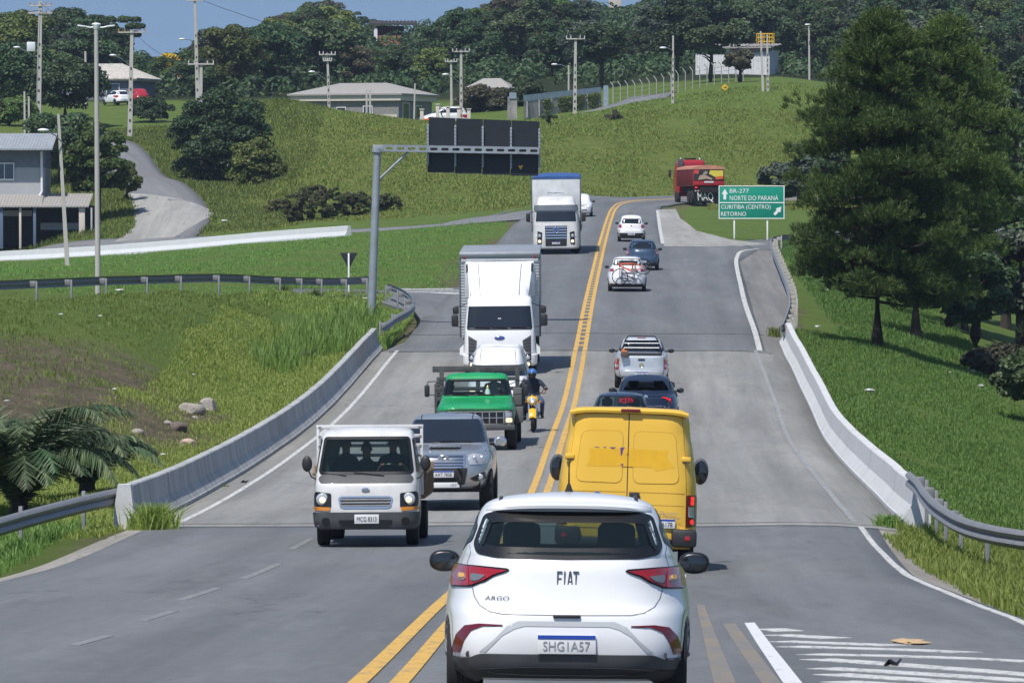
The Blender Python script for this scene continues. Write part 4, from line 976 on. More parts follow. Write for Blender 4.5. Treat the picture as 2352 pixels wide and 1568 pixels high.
lone(285, 205, 49.5, 8.2, 5.0, 28, M_LEAF, 'flat topped dark tree against the sky at the far left', 16000, .17, 30, clump=(.14, .24), shape='table', tr=.3, lift=.45)
lone(150, 205, 50, 9.0, 10, 29, M_LEAF, 'broad spreading tree on the skyline at the upper left', 18000, .18, 40, tr=.35)
lone(1208, 268, 42.5, 3.0, 4.0, 30, M_LEAF, 'dense round bush behind the end of the concrete wall', 9000, .12, 26, lift=-.2, name='bush', cat='bush')
lone(1112, 274, 42.2, 2.6, 5.6, 31, M_LEAFB, 'brushy shrubs between the van yard and the concrete wall', 8000, .13, 26, lift=-.2, name='bush', cat='bush')
lone(1382, 196, 44.8, 7.2, 5.6, 35, M_LEAF, 'dark tree behind the upper end of the concrete wall', 12000, .14, 34, lift=.25)
lone(1632, 186, 43.4, 6.2, 5.2, 36, M_LEAF, 'dark tree standing in front of the white shed', 10000, .14, 30, lift=.32)
lone(1700, 190, 42.5, 3.6, 3.0, 37, M_LEAFB, 'small brown green tree beside the bare poles', 6000, .12, 22, lift=.2)
lone(1555, 188, 45, 9.4, 6.0, 38, M_LEAF, 'tall dark tree left of the white shed', 14000, .15, 40, lift=.1)
lone(1795, 462, 31.0, 3.4, 3.6, 39, M_GREY, 'greyish shrub behind the green direction sign', 9000, .11, 34, lift=0, clump=(.16, .28), name='bush', cat='bush')
lone(1838, 480, 30.6, 4.6, 3.6, 40, M_GREY, 'grey green shrub left of the big pine crown', 10000, .12, 36, lift=0, clump=(.16, .28), name='bush', cat='bush')
lone(1263, 306, 37.6, 1.1, 1.2, 41, M_LEAF, 'tiny sapling on the crest by the hill road', 900, .07, 10, lift=.2)
lone(1410, 300, 37.8, 1.0, 1.5, 42, M_LEAFB, 'low dark bush on the slope below the hill road', 900, .08, 10, lift=-.2, name='bush', cat='bush')
for i, (px, py, Z, H, Wd, mt, lb) in enumerate([(2260, 640, 24, 9.6, 6, M_LEAF, 'dark tree behind the second pine, middle right'), (2330, 700, 22.5, 12.5, 5.5, M_LEAF, 'tall dark tree at the right frame edge'),
  (2330, 330, 36, 9.0, 8.0, M_GREY, 'greyish tree at the right edge above the lawn gap'), (2240, 840, 18.2, 4.4, 3.8, M_LEAF, 'dark undergrowth tree below the pines'), (2345, 860, 18.6, 6.5, 4.6, M_GREY, 'grey green tree at the right edge under the gap'),
  (2330, 990, 16.6, 1.5, 4.4, M_LEAFB, 'dry brownish bush at the lower right slope'), (2380, 1050, 14.6, 3.2, 3.0, M_LEAF, 'dark bush cut by the right frame edge'), (2180, 775, 19.2, 3.4, 3.4, M_LEAFL, 'young leafy sapling beside the second pine trunk'),
  (2300, 420, 31, 8.5, 7.0, M_LEAF, 'dark tree in the upper right behind the pines'), (2310, 790, 20.5, 8.5, 5.5, M_LEAF, 'dense dark tree filling the right edge beside the third pine'), (2265, 560, 27, 11.0, 7.0, M_LEAF, 'tall dark tree rising between the third pine and the frame edge'), (2350, 560, 24.5, 13.0, 7.0, M_LEAF, 'tallest dark tree at the right edge behind the yucca'), (2130, 330, 36, 9.2, 8, M_LEAF, 'dark tree in the gap right of the big pine top'), (1890, 470, 31.5, 4.5, 5, M_LEAF, 'dark bush hidden partly behind the big pine')]):
 lone(px, py, Z, H, Wd, 60+i, mt, lb, 13000, .12, 40, clump=(.18, .3), lift=.06)
# dead brush on the lower slope
for i, (px, py, Z, H, Wd) in enumerate([(690, 505, 30.6, 2.6, 2.8), (745, 508, 30.3, 3.0, 2.8), (812, 502, 30.6, 2.0, 3.0), (640, 485, 31.6, 1.3, 2.2), (885, 498, 30.8, 1.4, 2.6), (720, 440, 32.2, 1.3, 2.6)]):
 lone(px, py, Z, H, Wd, 80+i, M_BRU, ['tall brownish thicket at the foot of the slope, left part', 'tallest brushy thicket at the foot of the slope', 'brown thicket just left of the gantry pole', 'small dark brown shrub right of the leafy bush', 'low brush directly behind the gantry arm end', 'sparse brush halfway up the slope, left', 'low scrub on the slope right of the gantry pole', 'scrub patch on the slope below the dark sign'][i], 4200, .085, 46, name='bush', cat='bush', group='brush on the slope', lift=-.3, clump=(.12, .22))
# yellow blossom
lone(385, 190, 57.5, 4.2, 3.8, 96, M_YFL, 'yellow flowering tree in the gap of the skyline', 2500, .16, 12, group=None)

# ------------------------------------------------------------------ the big pines
def pine(px, py, Z, H, Wd, seed, label, tr, base=.2, dens=1.0, lean=0):
 rng = np.random.default_rng(seed); b = P(px, py, Z); z = g1(b.x, b.y); root = empty('pine_tree', (b.x, b.y, z-.1)); tag(root, label, 'pine tree')
 B = MB(M_BARK); B.tube([Vector((0, 0, -.3)), Vector((0, 0, H*.3)), Vector((lean*.4, 0, H*.6)), Vector((lean, 0, H*.97))], [tr*1.1, tr*.95, tr*.6, .05], 12); C = []; D = []
 nb = int(50*dens)
 for k in range(nb):
  f = min(max(base+(1-base)*((k+rng.uniform(-.3, .3))/nb), base), .985); a = k*2.4+rng.uniform(-.4, .4)
  wdt = max(.3, Wd/2*min(1.0, ((1-f)/.42)**.62)*rng.uniform(.66, 1.04)*(0.85 if f < base+.1 else 1.0))
  s = Vector((lean*f, 0, H*f)); e = s+Vector((math.cos(a)*wdt, math.sin(a)*wdt, wdt*rng.uniform(-.2, .35)+(.3 if f > .8 else 0)))
  m = (s+e)/2-Vector((0, 0, wdt*.06)); B.tube([s, m, e], [max(.035, tr*.25*(1-f*.7)), .035, .012], 5, False)
  for j in range(int(2+wdt*2.7)):
   t = 1-rng.uniform(0, 1)**1.6*.75; c = np.array(s)*(1-t)+np.array(e)*t+rng.normal(size=3)*np.array([.28, .28, .1])*(.4+wdt*.3); cr = rng.uniform(.34, .72)
   for _ in range(21):
    d = rng.normal(size=3); d[2] = abs(d[2])*.9-.12; d /= np.linalg.norm(d); C.append(c+d*cr*np.array([1.1, 1.1, .82])*rng.uniform(.6, 1)); d = d*.8+np.array([math.cos(a)*.35, math.sin(a)*.35, .75]); D.append(d/np.linalg.norm(d))
 B.obj('trunk', root)
 C = np.array(C); D = np.array(D); n = len(C); nb2 = 15
 base_p = np.repeat(C, nb2, 0); dd = np.repeat(D, nb2, 0)+rng.normal(size=(n*nb2, 3))*.5; dd /= np.linalg.norm(dd, axis=1)[:, None]
 L_ = rng.uniform(.13, .25, n*nb2)[:, None]; sd = np.cross(dd, rng.normal(size=dd.shape)); sd /= np.linalg.norm(sd, axis=1)[:, None]; w = .0125
 base_p = base_p+rng.normal(size=base_p.shape)*.03
 V = np.stack([base_p-sd*w, base_p+sd*w, base_p+dd*L_+sd*w*.5, base_p+dd*L_-sd*w*.5], 1).reshape(-1, 3); F = np.arange(len(V)).reshape(-1, 4)
 print('pine', n*nb2); link('crown', np_mesh('crown', V, F, [M_NEED]), root)
 return root
pine(2015, 797, 16.0, 12.1, 6.5, 5, 'big sunlit pine in front on the right slope', .30, .15, 1.75, .05)
pine(2103, 780, 17.6, 12.6, 6.4, 6, 'darker second pine just behind the big one', .29, .15, 1.5, 1.3)
pine(2215, 760, 19.5, 12.0, 6.0, 8, 'third pine furthest right, merging with the dark trees', .22, .12, 1.3, .3)

# ------------------------------------------------------------------ palms at the lower left
def palm(px, py, Z, n, L0, seed, label):
 b = P(px, py, Z); z = g1(b.x, b.y); root = empty('palm_plant', (b.x, b.y, z)); tag(root, label, 'palm', 'feathery palms by the lower left guardrail'); rng = random.Random(seed)
 B = MB(M_BARK); B.cyl((0, 0, -.2), (0, 0, .35), .22, .16, 10); B.obj('trunk', root)
 for k in range(n):
  a = 2*math.pi*k/n+rng.uniform(-.25, .25); el = rng.uniform(1.0, 1.52); L = L0*rng.uniform(.75, 1.05); pts = []; p = Vector((0, 0, .3)); e = el
  for i in range(13):
   pts.append(p.copy()); p = p+Vector((math.cos(a)*math.cos(e), math.sin(a)*math.cos(e), math.sin(e)))*(L/12); e -= .10+.024*i*rng.uniform(.4, .9)
  V = []; F = []
  def q4(a_, b_, c_, d_):
   i = len(V); V.extend([a_, b_, c_, d_]); F.append((i, i+1, i+2, i+3))
  for i in range(12):
   A, C2 = pts[i], pts[i+1]; t = (C2-A).normalized(); s = t.cross(Vector((0, 0, 1)));
   if s.length < .05: s = Vector((-math.sin(a), math.cos(a), 0))
   s.normalize(); q4(A-s*.012, A+s*.012, C2+s*.01, C2-s*.01)
   for j in range(6):
    f = j/6; base = A.lerp(C2, f); ll = L*.20*math.sin(math.pi*min(1, (i+f+1.2)/13.2))+.08
    for sd in (-1, 1):
     d = (s*sd*.8+t*.75+Vector((0, 0, -.25+rng.uniform(-.35, .35)))).normalized(); tip = base+d*ll+Vector((0, 0, -.16*ll)); wv = t*.022
     q4(base-wv, base+wv, tip+wv*.3, tip-wv*.3)
  link('frond', np_mesh('frond', V, F, [M_FROND]), root)
palm(45, 1190, 8.7, 34, 3.7, 1, 'larger feathery palm cut by the left frame edge')
palm(200, 1150, 9.2, 26, 2.4, 2, 'smaller feathery palm right of the larger one')
palm(-50, 1175, 8.9, 20, 3.4, 4, 'palm mostly outside the left frame edge')
def yucca():
 b = P(2352, 800, 18.4); z = g1(b.x, b.y); root = empty('yucca_plant', (b.x, b.y, z)); tag(root, 'spiky yucca plant at the right frame edge', 'yucca'); rng = random.Random(3); V = []; F = []
 for k in range(70):
  a = rng.uniform(0, 6.28); e = rng.uniform(-.3, 1.4); d = Vector((math.cos(a)*math.cos(e), math.sin(a)*math.cos(e), math.sin(e))); s = d.cross(Vector((0, 0, 1))).normalized()*.03; c = Vector((0, 0, 1.0)); m = c+d*.35; t = c+d*.75-Vector((0, 0, .1)); i = len(V)
  V += [c-s*.5, c+s*.5, m+s, m-s, t+s*.1, t-s*.1]; F += [(i, i+1, i+2, i+3), (i+3, i+2, i+4, i+5)]
 link('foliage', np_mesh('foliage', V, F, [M_FROND]), root); B = MB(M_BARK); B.cyl((0, 0, -.2), (0, 0, 1.0), .12, .09, 8); B.obj('stem', root)
yucca()

# ------------------------------------------------------------------ grass blades standing on the verges and banks
def grass(name, n, region, hgt, seed, mt=None, wid=.011, bend=.35):
 """region: function drawing (x, y, height factor) samples in world metres"""
 rng = np.random.default_rng(seed); x, y, hf = region(rng, n); z = G(x, y)-.03; n = len(x)
 a = rng.uniform(0, 6.283, n); h = hgt*hf*rng.uniform(.45, 1.25, n); bx = np.cos(a)*h*rng.uniform(.1, bend*2, n); by = np.sin(a)*h*rng.uniform(.1, bend*2, n); s = rng.uniform(0, 6.283, n); wx = np.cos(s)*wid; wy = np.sin(s)*wid*.5
 B0 = np.stack([x-wx, y-wy, z], 1); B1 = np.stack([x+wx, y+wy, z], 1); M0 = np.stack([x+bx*.35+wx*.8, y+by*.35, z+h*.62], 1); M1 = np.stack([x+bx*.35-wx*.8, y+by*.35, z+h*.62], 1); T0 = np.stack([x+bx, y+by, z+h], 1); 
 V = np.stack([B0, B1, M0, M1, T0], 1).reshape(-1, 3); i = np.arange(n)*5
 F = np.concatenate([np.stack([i, i+1, i+2], 1), np.stack([i, i+2, i+3], 1), np.stack([i+3, i+2, i+4], 1)])
 o = link(name, np_mesh(name, V, F, [mt or M_GBL])); tag(o, kind='stuff'); return o
def tufted(rng, x, y, n, spread=.12):
 k = max(1, int(n/len(x))); return np.repeat(x, k)+rng.normal(0, spread, len(x)*k), np.repeat(y, k)+rng.normal(0, spread*1.5, len(x)*k)
def ax_at(y):
 i = np.clip(np.searchsorted(AXIS[:, 1], y), 0, len(AXIS)-1); return AXIS[i, 0]
def band(y0, y1, o0, o1, per=9, edge=0.0):
 def f(rng, n):
  m = n//per; y = rng.uniform(y0, y1, m); u = rng.uniform(0, 1, m); a = o0(y) if callable(o0) else o0; b = o1(y) if callable(o1) else o1; x = ax_at(y)+a+(b-a)*u
  x, y = tufted(rng, x, y, m*per, .1); hf = .55+.65*(np.sin(x*1.3+y*.21)*np.cos(y*.37-x*.8)*.5+.5); o = x-ax_at(y)
  keep = (np.abs(o) > np.where(y < 100, 6.35, 6.75)) & (rng.uniform(0, 1, len(x)) > .72*np.clip(1.3-((x+12.8)/7)**2-((y-153)/25)**2, 0, 1)); return x[keep], y[keep], hf[keep]
 return f
grass('left_bank_grass', 150000, band(98, 205, -7.3, -12.8), .18, 1, wid=.014)
grass('left_bank_grass', 110000, band(105, 232, -11.5, -24), .14, 2, wid=.016)
grass('near_left_grass', 45000, band(72, 104, -8.0, -13.5), .32, 3, wid=.013)
grass('right_bank_grass', 170000, band(96, 215, 7.6, 15.5), .18, 4, wid=.015)
grass('right_verge_grass', 60000, band(58, 104, 6.45, 12), .24, 5, wid=.012)
grass('right_lawn_grass', 60000, band(205, 330, 9.8, 16), .22, 6, wid=.02)
grass('corner_grass', 24000, band(200, 222, -8.6, -6.6), .3, 7, wid=.014)
grass('corner_grass', 14000, band(212, 245, -12.5, -8.5), .2, 12, wid=.016)
def slopebox(x0, x1, y0, y1, per=7):
 def f(rng, n):
  m = n//per; x = rng.uniform(x0, x1, m); y = rng.uniform(y0, y1, m); x, y = tufted(rng, x, y, m*per, .25)
  o = road_off(x, y); keep = np.abs(o) > 6.5
  for nm, (c, w) in SRP.items():
   cc = c[::2]; 
   for s in range(0, len(x), 20000):
    q = np.stack([x[s:s+20000], y[s:s+20000]], 1); d = np.sqrt(((q[:, None]-cc[None, :, :2])**2).sum(2).min(1)); keep[s:s+20000] &= d > w/2+.3
  hf = .5+.8*(np.sin(x*.5+y*.13)*np.cos(y*.17-x*.33)*.5+.5)
  return x[keep], y[keep], hf[keep]
 return f
grass('slope_grass', 90000, slopebox(-22, 26, 392, 500), .22, 8, M_SLB, .05)
grass('slope_grass', 120000, slopebox(-22, 30, 400, 520), .2, 9, M_SLB, wid=.05)
grass('island_grass', 90000, slopebox(-40, 1.5, 235, 372), .12, 10, wid=.022)
grass('left_hill_grass', 80000, slopebox(-38, -16, 395, 520), .4, 11, wid=.035)
# tall reeds by the barrier's far end
def reeds(rng, n):
 c = [(-5.6, 199), (-6.2, 203), (-5.2, 206), (-6.8, 198), (-7.3, 193), (-5.0, 212)]; i = rng.integers(0, len(c), n); q = np.array(c)[i]; return q[:, 0]-.6+rng.normal(0, .5, n), q[:, 1]+rng.normal(0, 1.6, n), np.ones(n)
grass('tall_reeds', 2200, reeds, .8, 13, wid=.022, bend=.3)
def weed(px, py, Z, r, h, n, label, seed):
 b = P(px, py, Z); 
 def f(rng, k): return b.x+rng.normal(0, r, k), b.y+rng.normal(0, r*1.5, k), np.ones(k)
 o = grass('weed_clump', n, f, h, seed, wid=.016, bend=.5); del o['kind']; tag(o, label, 'weeds')
weed(352, 1196, 7.8, .16, .45, 900, 'bushy weed growing at the near end of the left barrier', 31)
weed(655, 668, 17.3, .14, .5, 160, 'grass clump hanging on the long guardrail, left one', 32)
weed(722, 672, 17.8, .16, .5, 160, 'grass clump hanging on the long guardrail, right one', 33)
weed(1778, 782, 15.9, .12, .4, 160, 'green weed at the foot of the closely spaced guardrail', 34)
weed(2040, 1195, 7.95, .10, .25, 350, 'thin weeds at the near foot of the right barrier', 35)

# ------------------------------------------------------------------ rocks, litter, debris
M_ROCK = mat('rock', (.36, .33, .29), .9, var=.6, vscale=4, color2=(.20, .18, .16), bump=.6, bscale=12)
M_ROCKP = mat('pink_rock', (.48, .36, .30), .9, var=.5, vscale=4, color2=(.32, .25, .21), bump=.5, bscale=12); M_LIT = mat('plastic_litter', (.52, .52, .53), .5); M_CARD = mat('cardboard', (.45, .32, .18), .8)
def rock(px, py, Z, s, seed, label, mt=None, sc=(1, .8, .7)):
 p = hit(px, py, z0=Z-2.5, z1=Z+6); rng = random.Random(seed); bm = bmesh.new(); bmesh.ops.create_icosphere(bm, subdivisions=3, radius=1)
 ph = [Vector((rng.gauss(0, 1), rng.gauss(0, 1), rng.gauss(0, 1))).normalized() for _ in range(9)]; dd = [rng.uniform(.62, .9) for _ in ph]
 for v in bm.verts:
  for n_, d in zip(ph, dd):
   k = v.co.dot(n_)
   if k > d: v.co -= n_*(k-d)
  v.co = Vector((v.co.x*s*sc[0], v.co.y*s*sc[1], v.co.z*s*sc[2]))
 me = bpy.data.meshes.new('rock'); bm.to_mesh(me); bm.free(); me.materials.append(mt or M_ROCK); o = link('rock', me); o.location = p+Vector((0, 0, s*sc[2]*.45)); tag(o, label, 'rock', 'rocks on the left bank')
rock(440, 950, 12, .42, 1, 'pale boulder, left half of the touching pair on the left bank', sc=(1, .8, .62)); rock(477, 943, 12, .34, 2, 'greyer boulder, right half of the touching pair', sc=(.9, .8, .8))
rock(409, 992, 11.3, .3, 3, 'dark brown boulder below the touching pair', mat('dark_rock', (.16, .13, .11), .9, var=.4, vscale=5, bump=.5)); rock(432, 1027, 10.8, .24, 4, 'pinkish rock lowest on the left bank', M_ROCKP); rock(314, 997, 11, .2, 5, 'small grey rock right of the smaller palm', sc=(1, .8, .6))
rock(386, 975, 11.4, .13, 6, 'pebble sized rock left of the dark brown boulder'); rock(447, 965, 11.7, .13, 7, 'pebble sized rock just under the touching pair')
def litter(px, py, s, seed, label, mt=None, z0=6, flat=.3):
 p = hit(px, py, z0=z0); rng = random.Random(seed); bm = bmesh.new(); bmesh.ops.create_icosphere(bm, subdivisions=2, radius=1)
 for v in bm.verts: v.co = Vector((v.co.x*s*rng.uniform(.6, 1.2), v.co.y*s*rng.uniform(.6, 1.2), v.co.z*s*flat*rng.uniform(.5, 1.4)))
 me = bpy.data.meshes.new('litter'); bm.to_mesh(me); bm.free(); me.materials.append(mt or M_LIT); o = link('litter', me); o.location = p+Vector((0, 0, s*flat*.6+(.10 if z0 > 3 else .02))); tag(o, label, 'litter', 'bits of litter in the grass')
for i, (px, py, s, lb) in enumerate([(275, 674, .2, 'white plastic bag just in front of the long guardrail'), (838, 692, .13, 'white scrap by the gantry pole foot'), (262, 902, .08, 'white scrap in the bare soil'), (445, 868, .06, 'white speck on the left bank above the soil'), (140, 730, .09, 'white scrap near the long guardrail at the left'),
  (16, 930, .08, 'white scrap at the left frame edge'), (230, 733, .07, 'small white scrap below the slim street light'), (625, 840, .11, 'pinkish scrap in the long grass'), (685, 955, .08, 'white scrap beside the left barrier'), (375, 1053, .07, 'white scrap on the left bank below the rocks'), (515, 512, .25, 'white lump on the lawn behind the low wall'),
  (1900, 672, .13, 'white scrap high on the right slope'), (1878, 757, .15, 'white scrap left of the pine trunk'), (1997, 905, .17, 'crumpled white bag below the pine'), (2230, 860, .15, 'white scrap at the edge of the dark bushes'), (2253, 893, .12, 'white scrap right below the dark bushes'), (2182, 862, .07, 'tiny white speck on the right slope')]):
 litter(px, py, s, i, lb)
for i, (px, py, s) in enumerate([(2085, 1481, .18), (2110, 1482, .12)]): litter(px, py, s, 50+i, ['flattened brown cardboard among the hatching lines', 'smaller cardboard piece beside the flattened one'][i], M_CARD, 2.5, .15)
def tyre_scrap(px, py, z0, L, label):
 p = hit(px, py, z0=z0); B = MB(M_BLK); B.tube([p+Vector((-L, 0, L*.3)), p+Vector((-L*.3, .1, L*.6)), p+Vector((L*.3, -.1, L*.45)), p+Vector((L, .1, L*.9))], [L*.17, L*.36, L*.3, L*.1], 7); tag(B.obj('tyre_scrap'), label, 'tyre scrap')
tyre_scrap(708, 822, 11, .3, 'black tyre shred lying in the grass left of the barrier'); tyre_scrap(562, 1110, 7, .08, 'black scrap lying by the foot of the left barrier'); tyre_scrap(2052, 1532, 2.5, .07, 'dark scrap on the hatched area')
# ------------------------------------------------------------------ houses
M_TILE = mat('fibre_cement_roof', (.33, .315, .295), .9, var=.4, vscale=3, color2=(.25, .235, .22), bump=.5, bscale=20)
M_ROOFG = mat('corrugated_grey_roof', (.30, .33, .36), .7, var=.3, vscale=3); M_WALLG = mat('grey_render', (.40, .41, .43), .9, var=.35, vscale=1.2, color2=(.30, .31, .33))
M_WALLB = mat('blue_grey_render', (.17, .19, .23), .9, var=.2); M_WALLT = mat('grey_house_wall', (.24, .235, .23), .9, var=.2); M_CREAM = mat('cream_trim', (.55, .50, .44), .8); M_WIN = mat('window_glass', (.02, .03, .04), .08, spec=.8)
M_FR = mat('window_frame', (.75, .76, .78), .5); M_DKIN = mat('dark_interior', (.018, .018, .022), .9); M_BRICK = mat('orange_brick', (.42, .16, .08), .9, var=.4, vscale=8); M_WHW = mat('white_wall', (.72, .73, .74), .8, var=.25, vscale=2)
M_CONW = mat('stained_concrete', (.36, .355, .34), .9, var=.8, vscale=1.0, color2=(.12, .12, .12), bump=.3, stretch=(1, 1, .5)); M_BLUEC = mat('blue_grey_band', (.28, .36, .43), .8, var=.3, vscale=3); M_DROOF = mat('dark_tile_roof', (.05, .045, .045), .8, var=.4)
def hip(B, w, d, z0, z1, ov=.5, rl=None):
 """hip roof on a w x d plan, ridge along x"""
 a, b = w/2+ov, d/2+ov; r = (rl if rl is not None else max(.3, a-b)); zb = z0-.12
 e = [Vector((-a, -b, z0)), Vector((a, -b, z0)), Vector((a, b, z0)), Vector((-a, b, z0))]; f = [v-Vector((0, 0, .15)) for v in e]; R0, R1 = Vector((-r, 0, z1)), Vector((r, 0, z1)); bm = B.bm
 E = [bm.verts.new(v) for v in e]; Fv = [bm.verts.new(v) for v in f]; q0, q1 = bm.verts.new(R0), bm.verts.new(R1)
 fs = [bm.faces.new((E[0], E[1], q1, q0)), bm.faces.new((E[1], E[2], q1)), bm.faces.new((E[2], E[3], q0, q1)), bm.faces.new((E[3], E[0], q0)), bm.faces.new(Fv[::-1])]
 fs += [bm.faces.new((Fv[k], Fv[(k+1) % 4], E[(k+1) % 4], E[k])) for k in range(4)]; B._fin(fs)
def window(parent, c, w, h, face='-y', bars=1):
 """glass with a frame and mullions on a wall facing -y (or turned to +x)"""
 M = Matrix.Identity(4) if face == '-y' else Matrix.Rotation(math.pi/2, 4, 'Z')
 def at(x, y, z): return Vector(c)+(M @ Vector((x, y, z)))
 B = MB(M_WIN); B.box(at(0, -.02, 0), (w, .06, h), 0, M); o = B.obj('window', parent)
 B = MB(M_FR); t = .07
 for s in (-1, 1): B.box(at(s*w/2, -.06, 0), (t, .06, h+t), 0, M); B.box(at(0, -.062, s*h/2), (w-t, .06, t), 0, M)
 for k in range(bars): B.box(at(-w/2+w*(k+1)/(bars+1), -.064, 0), (.05, .05, h-t), 0, M)
 B.obj('frame', o); return o
def house_a():
 Z = 31.0; s = .031; b = P(97, 575, Z); b.z = g1(b.x, b.y)-.1; H = lambda py: P(0, py, Z).z-b.z; X = lambda px: (px-97)*s
 root = empty('grey_house', b); tag(root, 'two storey grey house with corrugated roof and dark open ground floor', 'house')
 B = MB(M_WALLG); B.box(((X(97)+X(-180))/2, 4.2, (H(452)+H(345))/2), (X(97)-X(-180), 7, H(345)-H(452)), 0); B.m(M_WALLB).box(((X(97)+X(-180))/2, 4.2, (H(385)+H(345))/2), (X(97)-X(-180)+.01, 7.02, H(345)-H(385)), 0); B.obj('upper_wall', root)
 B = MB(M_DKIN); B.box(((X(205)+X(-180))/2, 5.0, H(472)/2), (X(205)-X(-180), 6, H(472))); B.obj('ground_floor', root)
 # corrugated roof as a wavy sheet
 n = 90; x0, x1 = X(-200), X(122); V = []; F = []
 for k in range(n+1):
  x = x0+(x1-x0)*k/n; w = .035*(k % 2)
  for (y, z) in ((-.5, H(342)), (4.2, H(305)), (9, H(342)), (-.5, H(342)-.12), (9, H(342)-.12)): V.append((x, y, z+w))
 for k in range(n):
  i = k*5; j = i+5; F += [(i, j, j+1, i+1), (i+1, j+1, j+2, i+2), (i+3, j+3, j, i), (i+2, j+2, j+4, i+4)]
 link('roof', np_mesh('roof', V, F, [M_ROOFG]), root)
 V = []; F = []; n = 110; x0, x1 = X(-200), X(209)
 for k in range(n+1):
  x = x0+(x1-x0)*k/n; w = .05*(k % 2)
  for (y, z) in ((-2.2, H(474)), (1.0 if x < X(97)+.1 else 2.2, H(445)), (-2.2, H(474)-.1)): V.append((x, y, z+w))
 for k in range(n): i = k*3; j = i+3; F += [(i, j, j+1, i+1), (i+2, j+2, j, i)]
 link('awning_roof', np_mesh('awning_roof', V, F, [M_TILE]), root)
 for px, w, mt in ((52, .16, M_CREAM), (85, .2, mat('blue_grey_paint', (.10, .14, .22), .8)), (193, .42, M_CREAM), (215, .12, M_WALLG), (8, .3, mat('blue_grey_paint', (.10, .14, .22), .8))):
  B = MB(mt); B.box((X(px), -1.9, H(474)/2-.1), (w, .2, H(474)), .01); B.obj('column', root)
 window(root, (X(-2), .68, (H(375)+H(412))/2), 2.0, 1.15, bars=2)
 B = MB(M_FR); B.tube([(X(94), .6, H(348)), (X(95), .55, H(440)), (X(90), .5, H(450))], .09, 8); B.obj('drainpipe', root)
 B = MB(M_WALLG); B.box((X(140), 1.9, H(520)), (3.2, .1, .5)); B.box((X(30), 1.9, H(490)), (2.4, .1, .4)); B.obj('inner_wall', root)
house_a()
def house_hip(name, px, py, Z, w, d, rz, wall_h, roof_h, label, wm, rm, fascia=.55, rl=None, wins=(), dz=0):
 b = P(px, py, Z); b.z = g1(b.x, b.y)-.3+dz; root = empty(name, b, rz); tag(root, label, 'house')
 B = MB(wm); B.box((0, 0, wall_h/2-.3), (w, d, wall_h+.6)); B.obj('wall', root)
 B = MB(M_CREAM); B.box((0, 0, wall_h+fascia/2), (w+.7, d+.7, fascia)); B.obj('fascia', root)
 B = MB(rm); hip(B, w, d, wall_h+fascia+.16, wall_h+fascia+.16+roof_h, .55, rl); B.obj('roof', root)
 for (x, z, ww, hh, fc) in wins: window(root, (x, -d/2, z) if fc == 'f' else (w/2, x, z), ww, hh, '-y' if fc == 'f' else '+x', 0)
 return root
hc = house_hip('bungalow', 835, 272, 41.0, 10.6, 8.0, R(-22), 2.3, 1.1, 'wide bungalow with grey hip roof on the crest', M_WALLT, M_TILE, .5, 2.4, [(-.5, 1.3, .9, .8, 'f'), (2.2, 1.3, .9, 1.0, 'f'), (-2.4, 1.2, 1.5, 1.8, 's'), (.6, 1.3, 1.3, 1.2, 's')])
B = MB(M_CREAM); B.box((1.0, -4.06, .2), (8.4, .08, 1.6)); B.obj('plinth', hc)
house_hip('villa', 248, 232, 45.5, 8.2, 6, R(-18), 2.1, 1.6, 'small house with pale hip roof and blue grey walls at the upper left', M_WALLB, mat('pale_tile_roof', (.58, .54, .49), .9, var=.4, vscale=3, bump=.3), .15, 1.6, [(1.8, 1.0, 1.4, 1.7, 'f')])
house_hip('cottage', 1130, 236, 45.0, 3.6, 4, R(-10), 1.2, 1.0, 'little low roof with orange wall strip behind the bushes', M_BRICK, M_TILE, .1, .9, dz=-.5)
def shed():
 Z = 47.5; b = P(1682, 186, Z); b.z = g1(b.x, b.y)-.3; root = empty('white_shed', b, R(-14)); tag(root, 'white ribbed shed with dark eaves on the far crest', 'shed'); s = .0475
 B = MB(M_WHW); B.box((0, 2.5, 1.3), (8.2, 5, 3.2))
 for k in range(28): B.box((-4.0+k*.3, -.02, 1.3), (.09, .06, 3.1))
 B.obj('wall', root)
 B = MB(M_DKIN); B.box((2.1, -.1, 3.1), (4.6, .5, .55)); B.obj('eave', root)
 V = []; F = []; n = 44
 for k in range(n+1):
  x = -4.4+8.8*k/n; w = .12*(k % 2)
  for y, z in ((-.4, 3.25), (5.4, 3.7)): V.append((x, y, z+w))
  V.append((x, -.4, 3.13))
 for k in range(n): i = k*3; F += [(i, i+3, i+4, i+1), (i+2, i+5, i+3, i)]
 link('roof', np_mesh('roof', V, F, [M_TILE]), root)
 B = MB(M_YSG)
 for x in (2.6, 3.2, 3.8, 4.3): B.box((x, .6, 4.2), (.07, .07, 1.1)); B.box((x, 1.6, 4.2), (.07, .07, 1.1))
 for z in (3.9, 4.35, 4.75): B.box((3.45, .6, z), (1.8, .06, .07)); B.box((3.45, 1.6, z), (1.8, .06, .07))
 B.obj('yellow_railing', root)
shed()
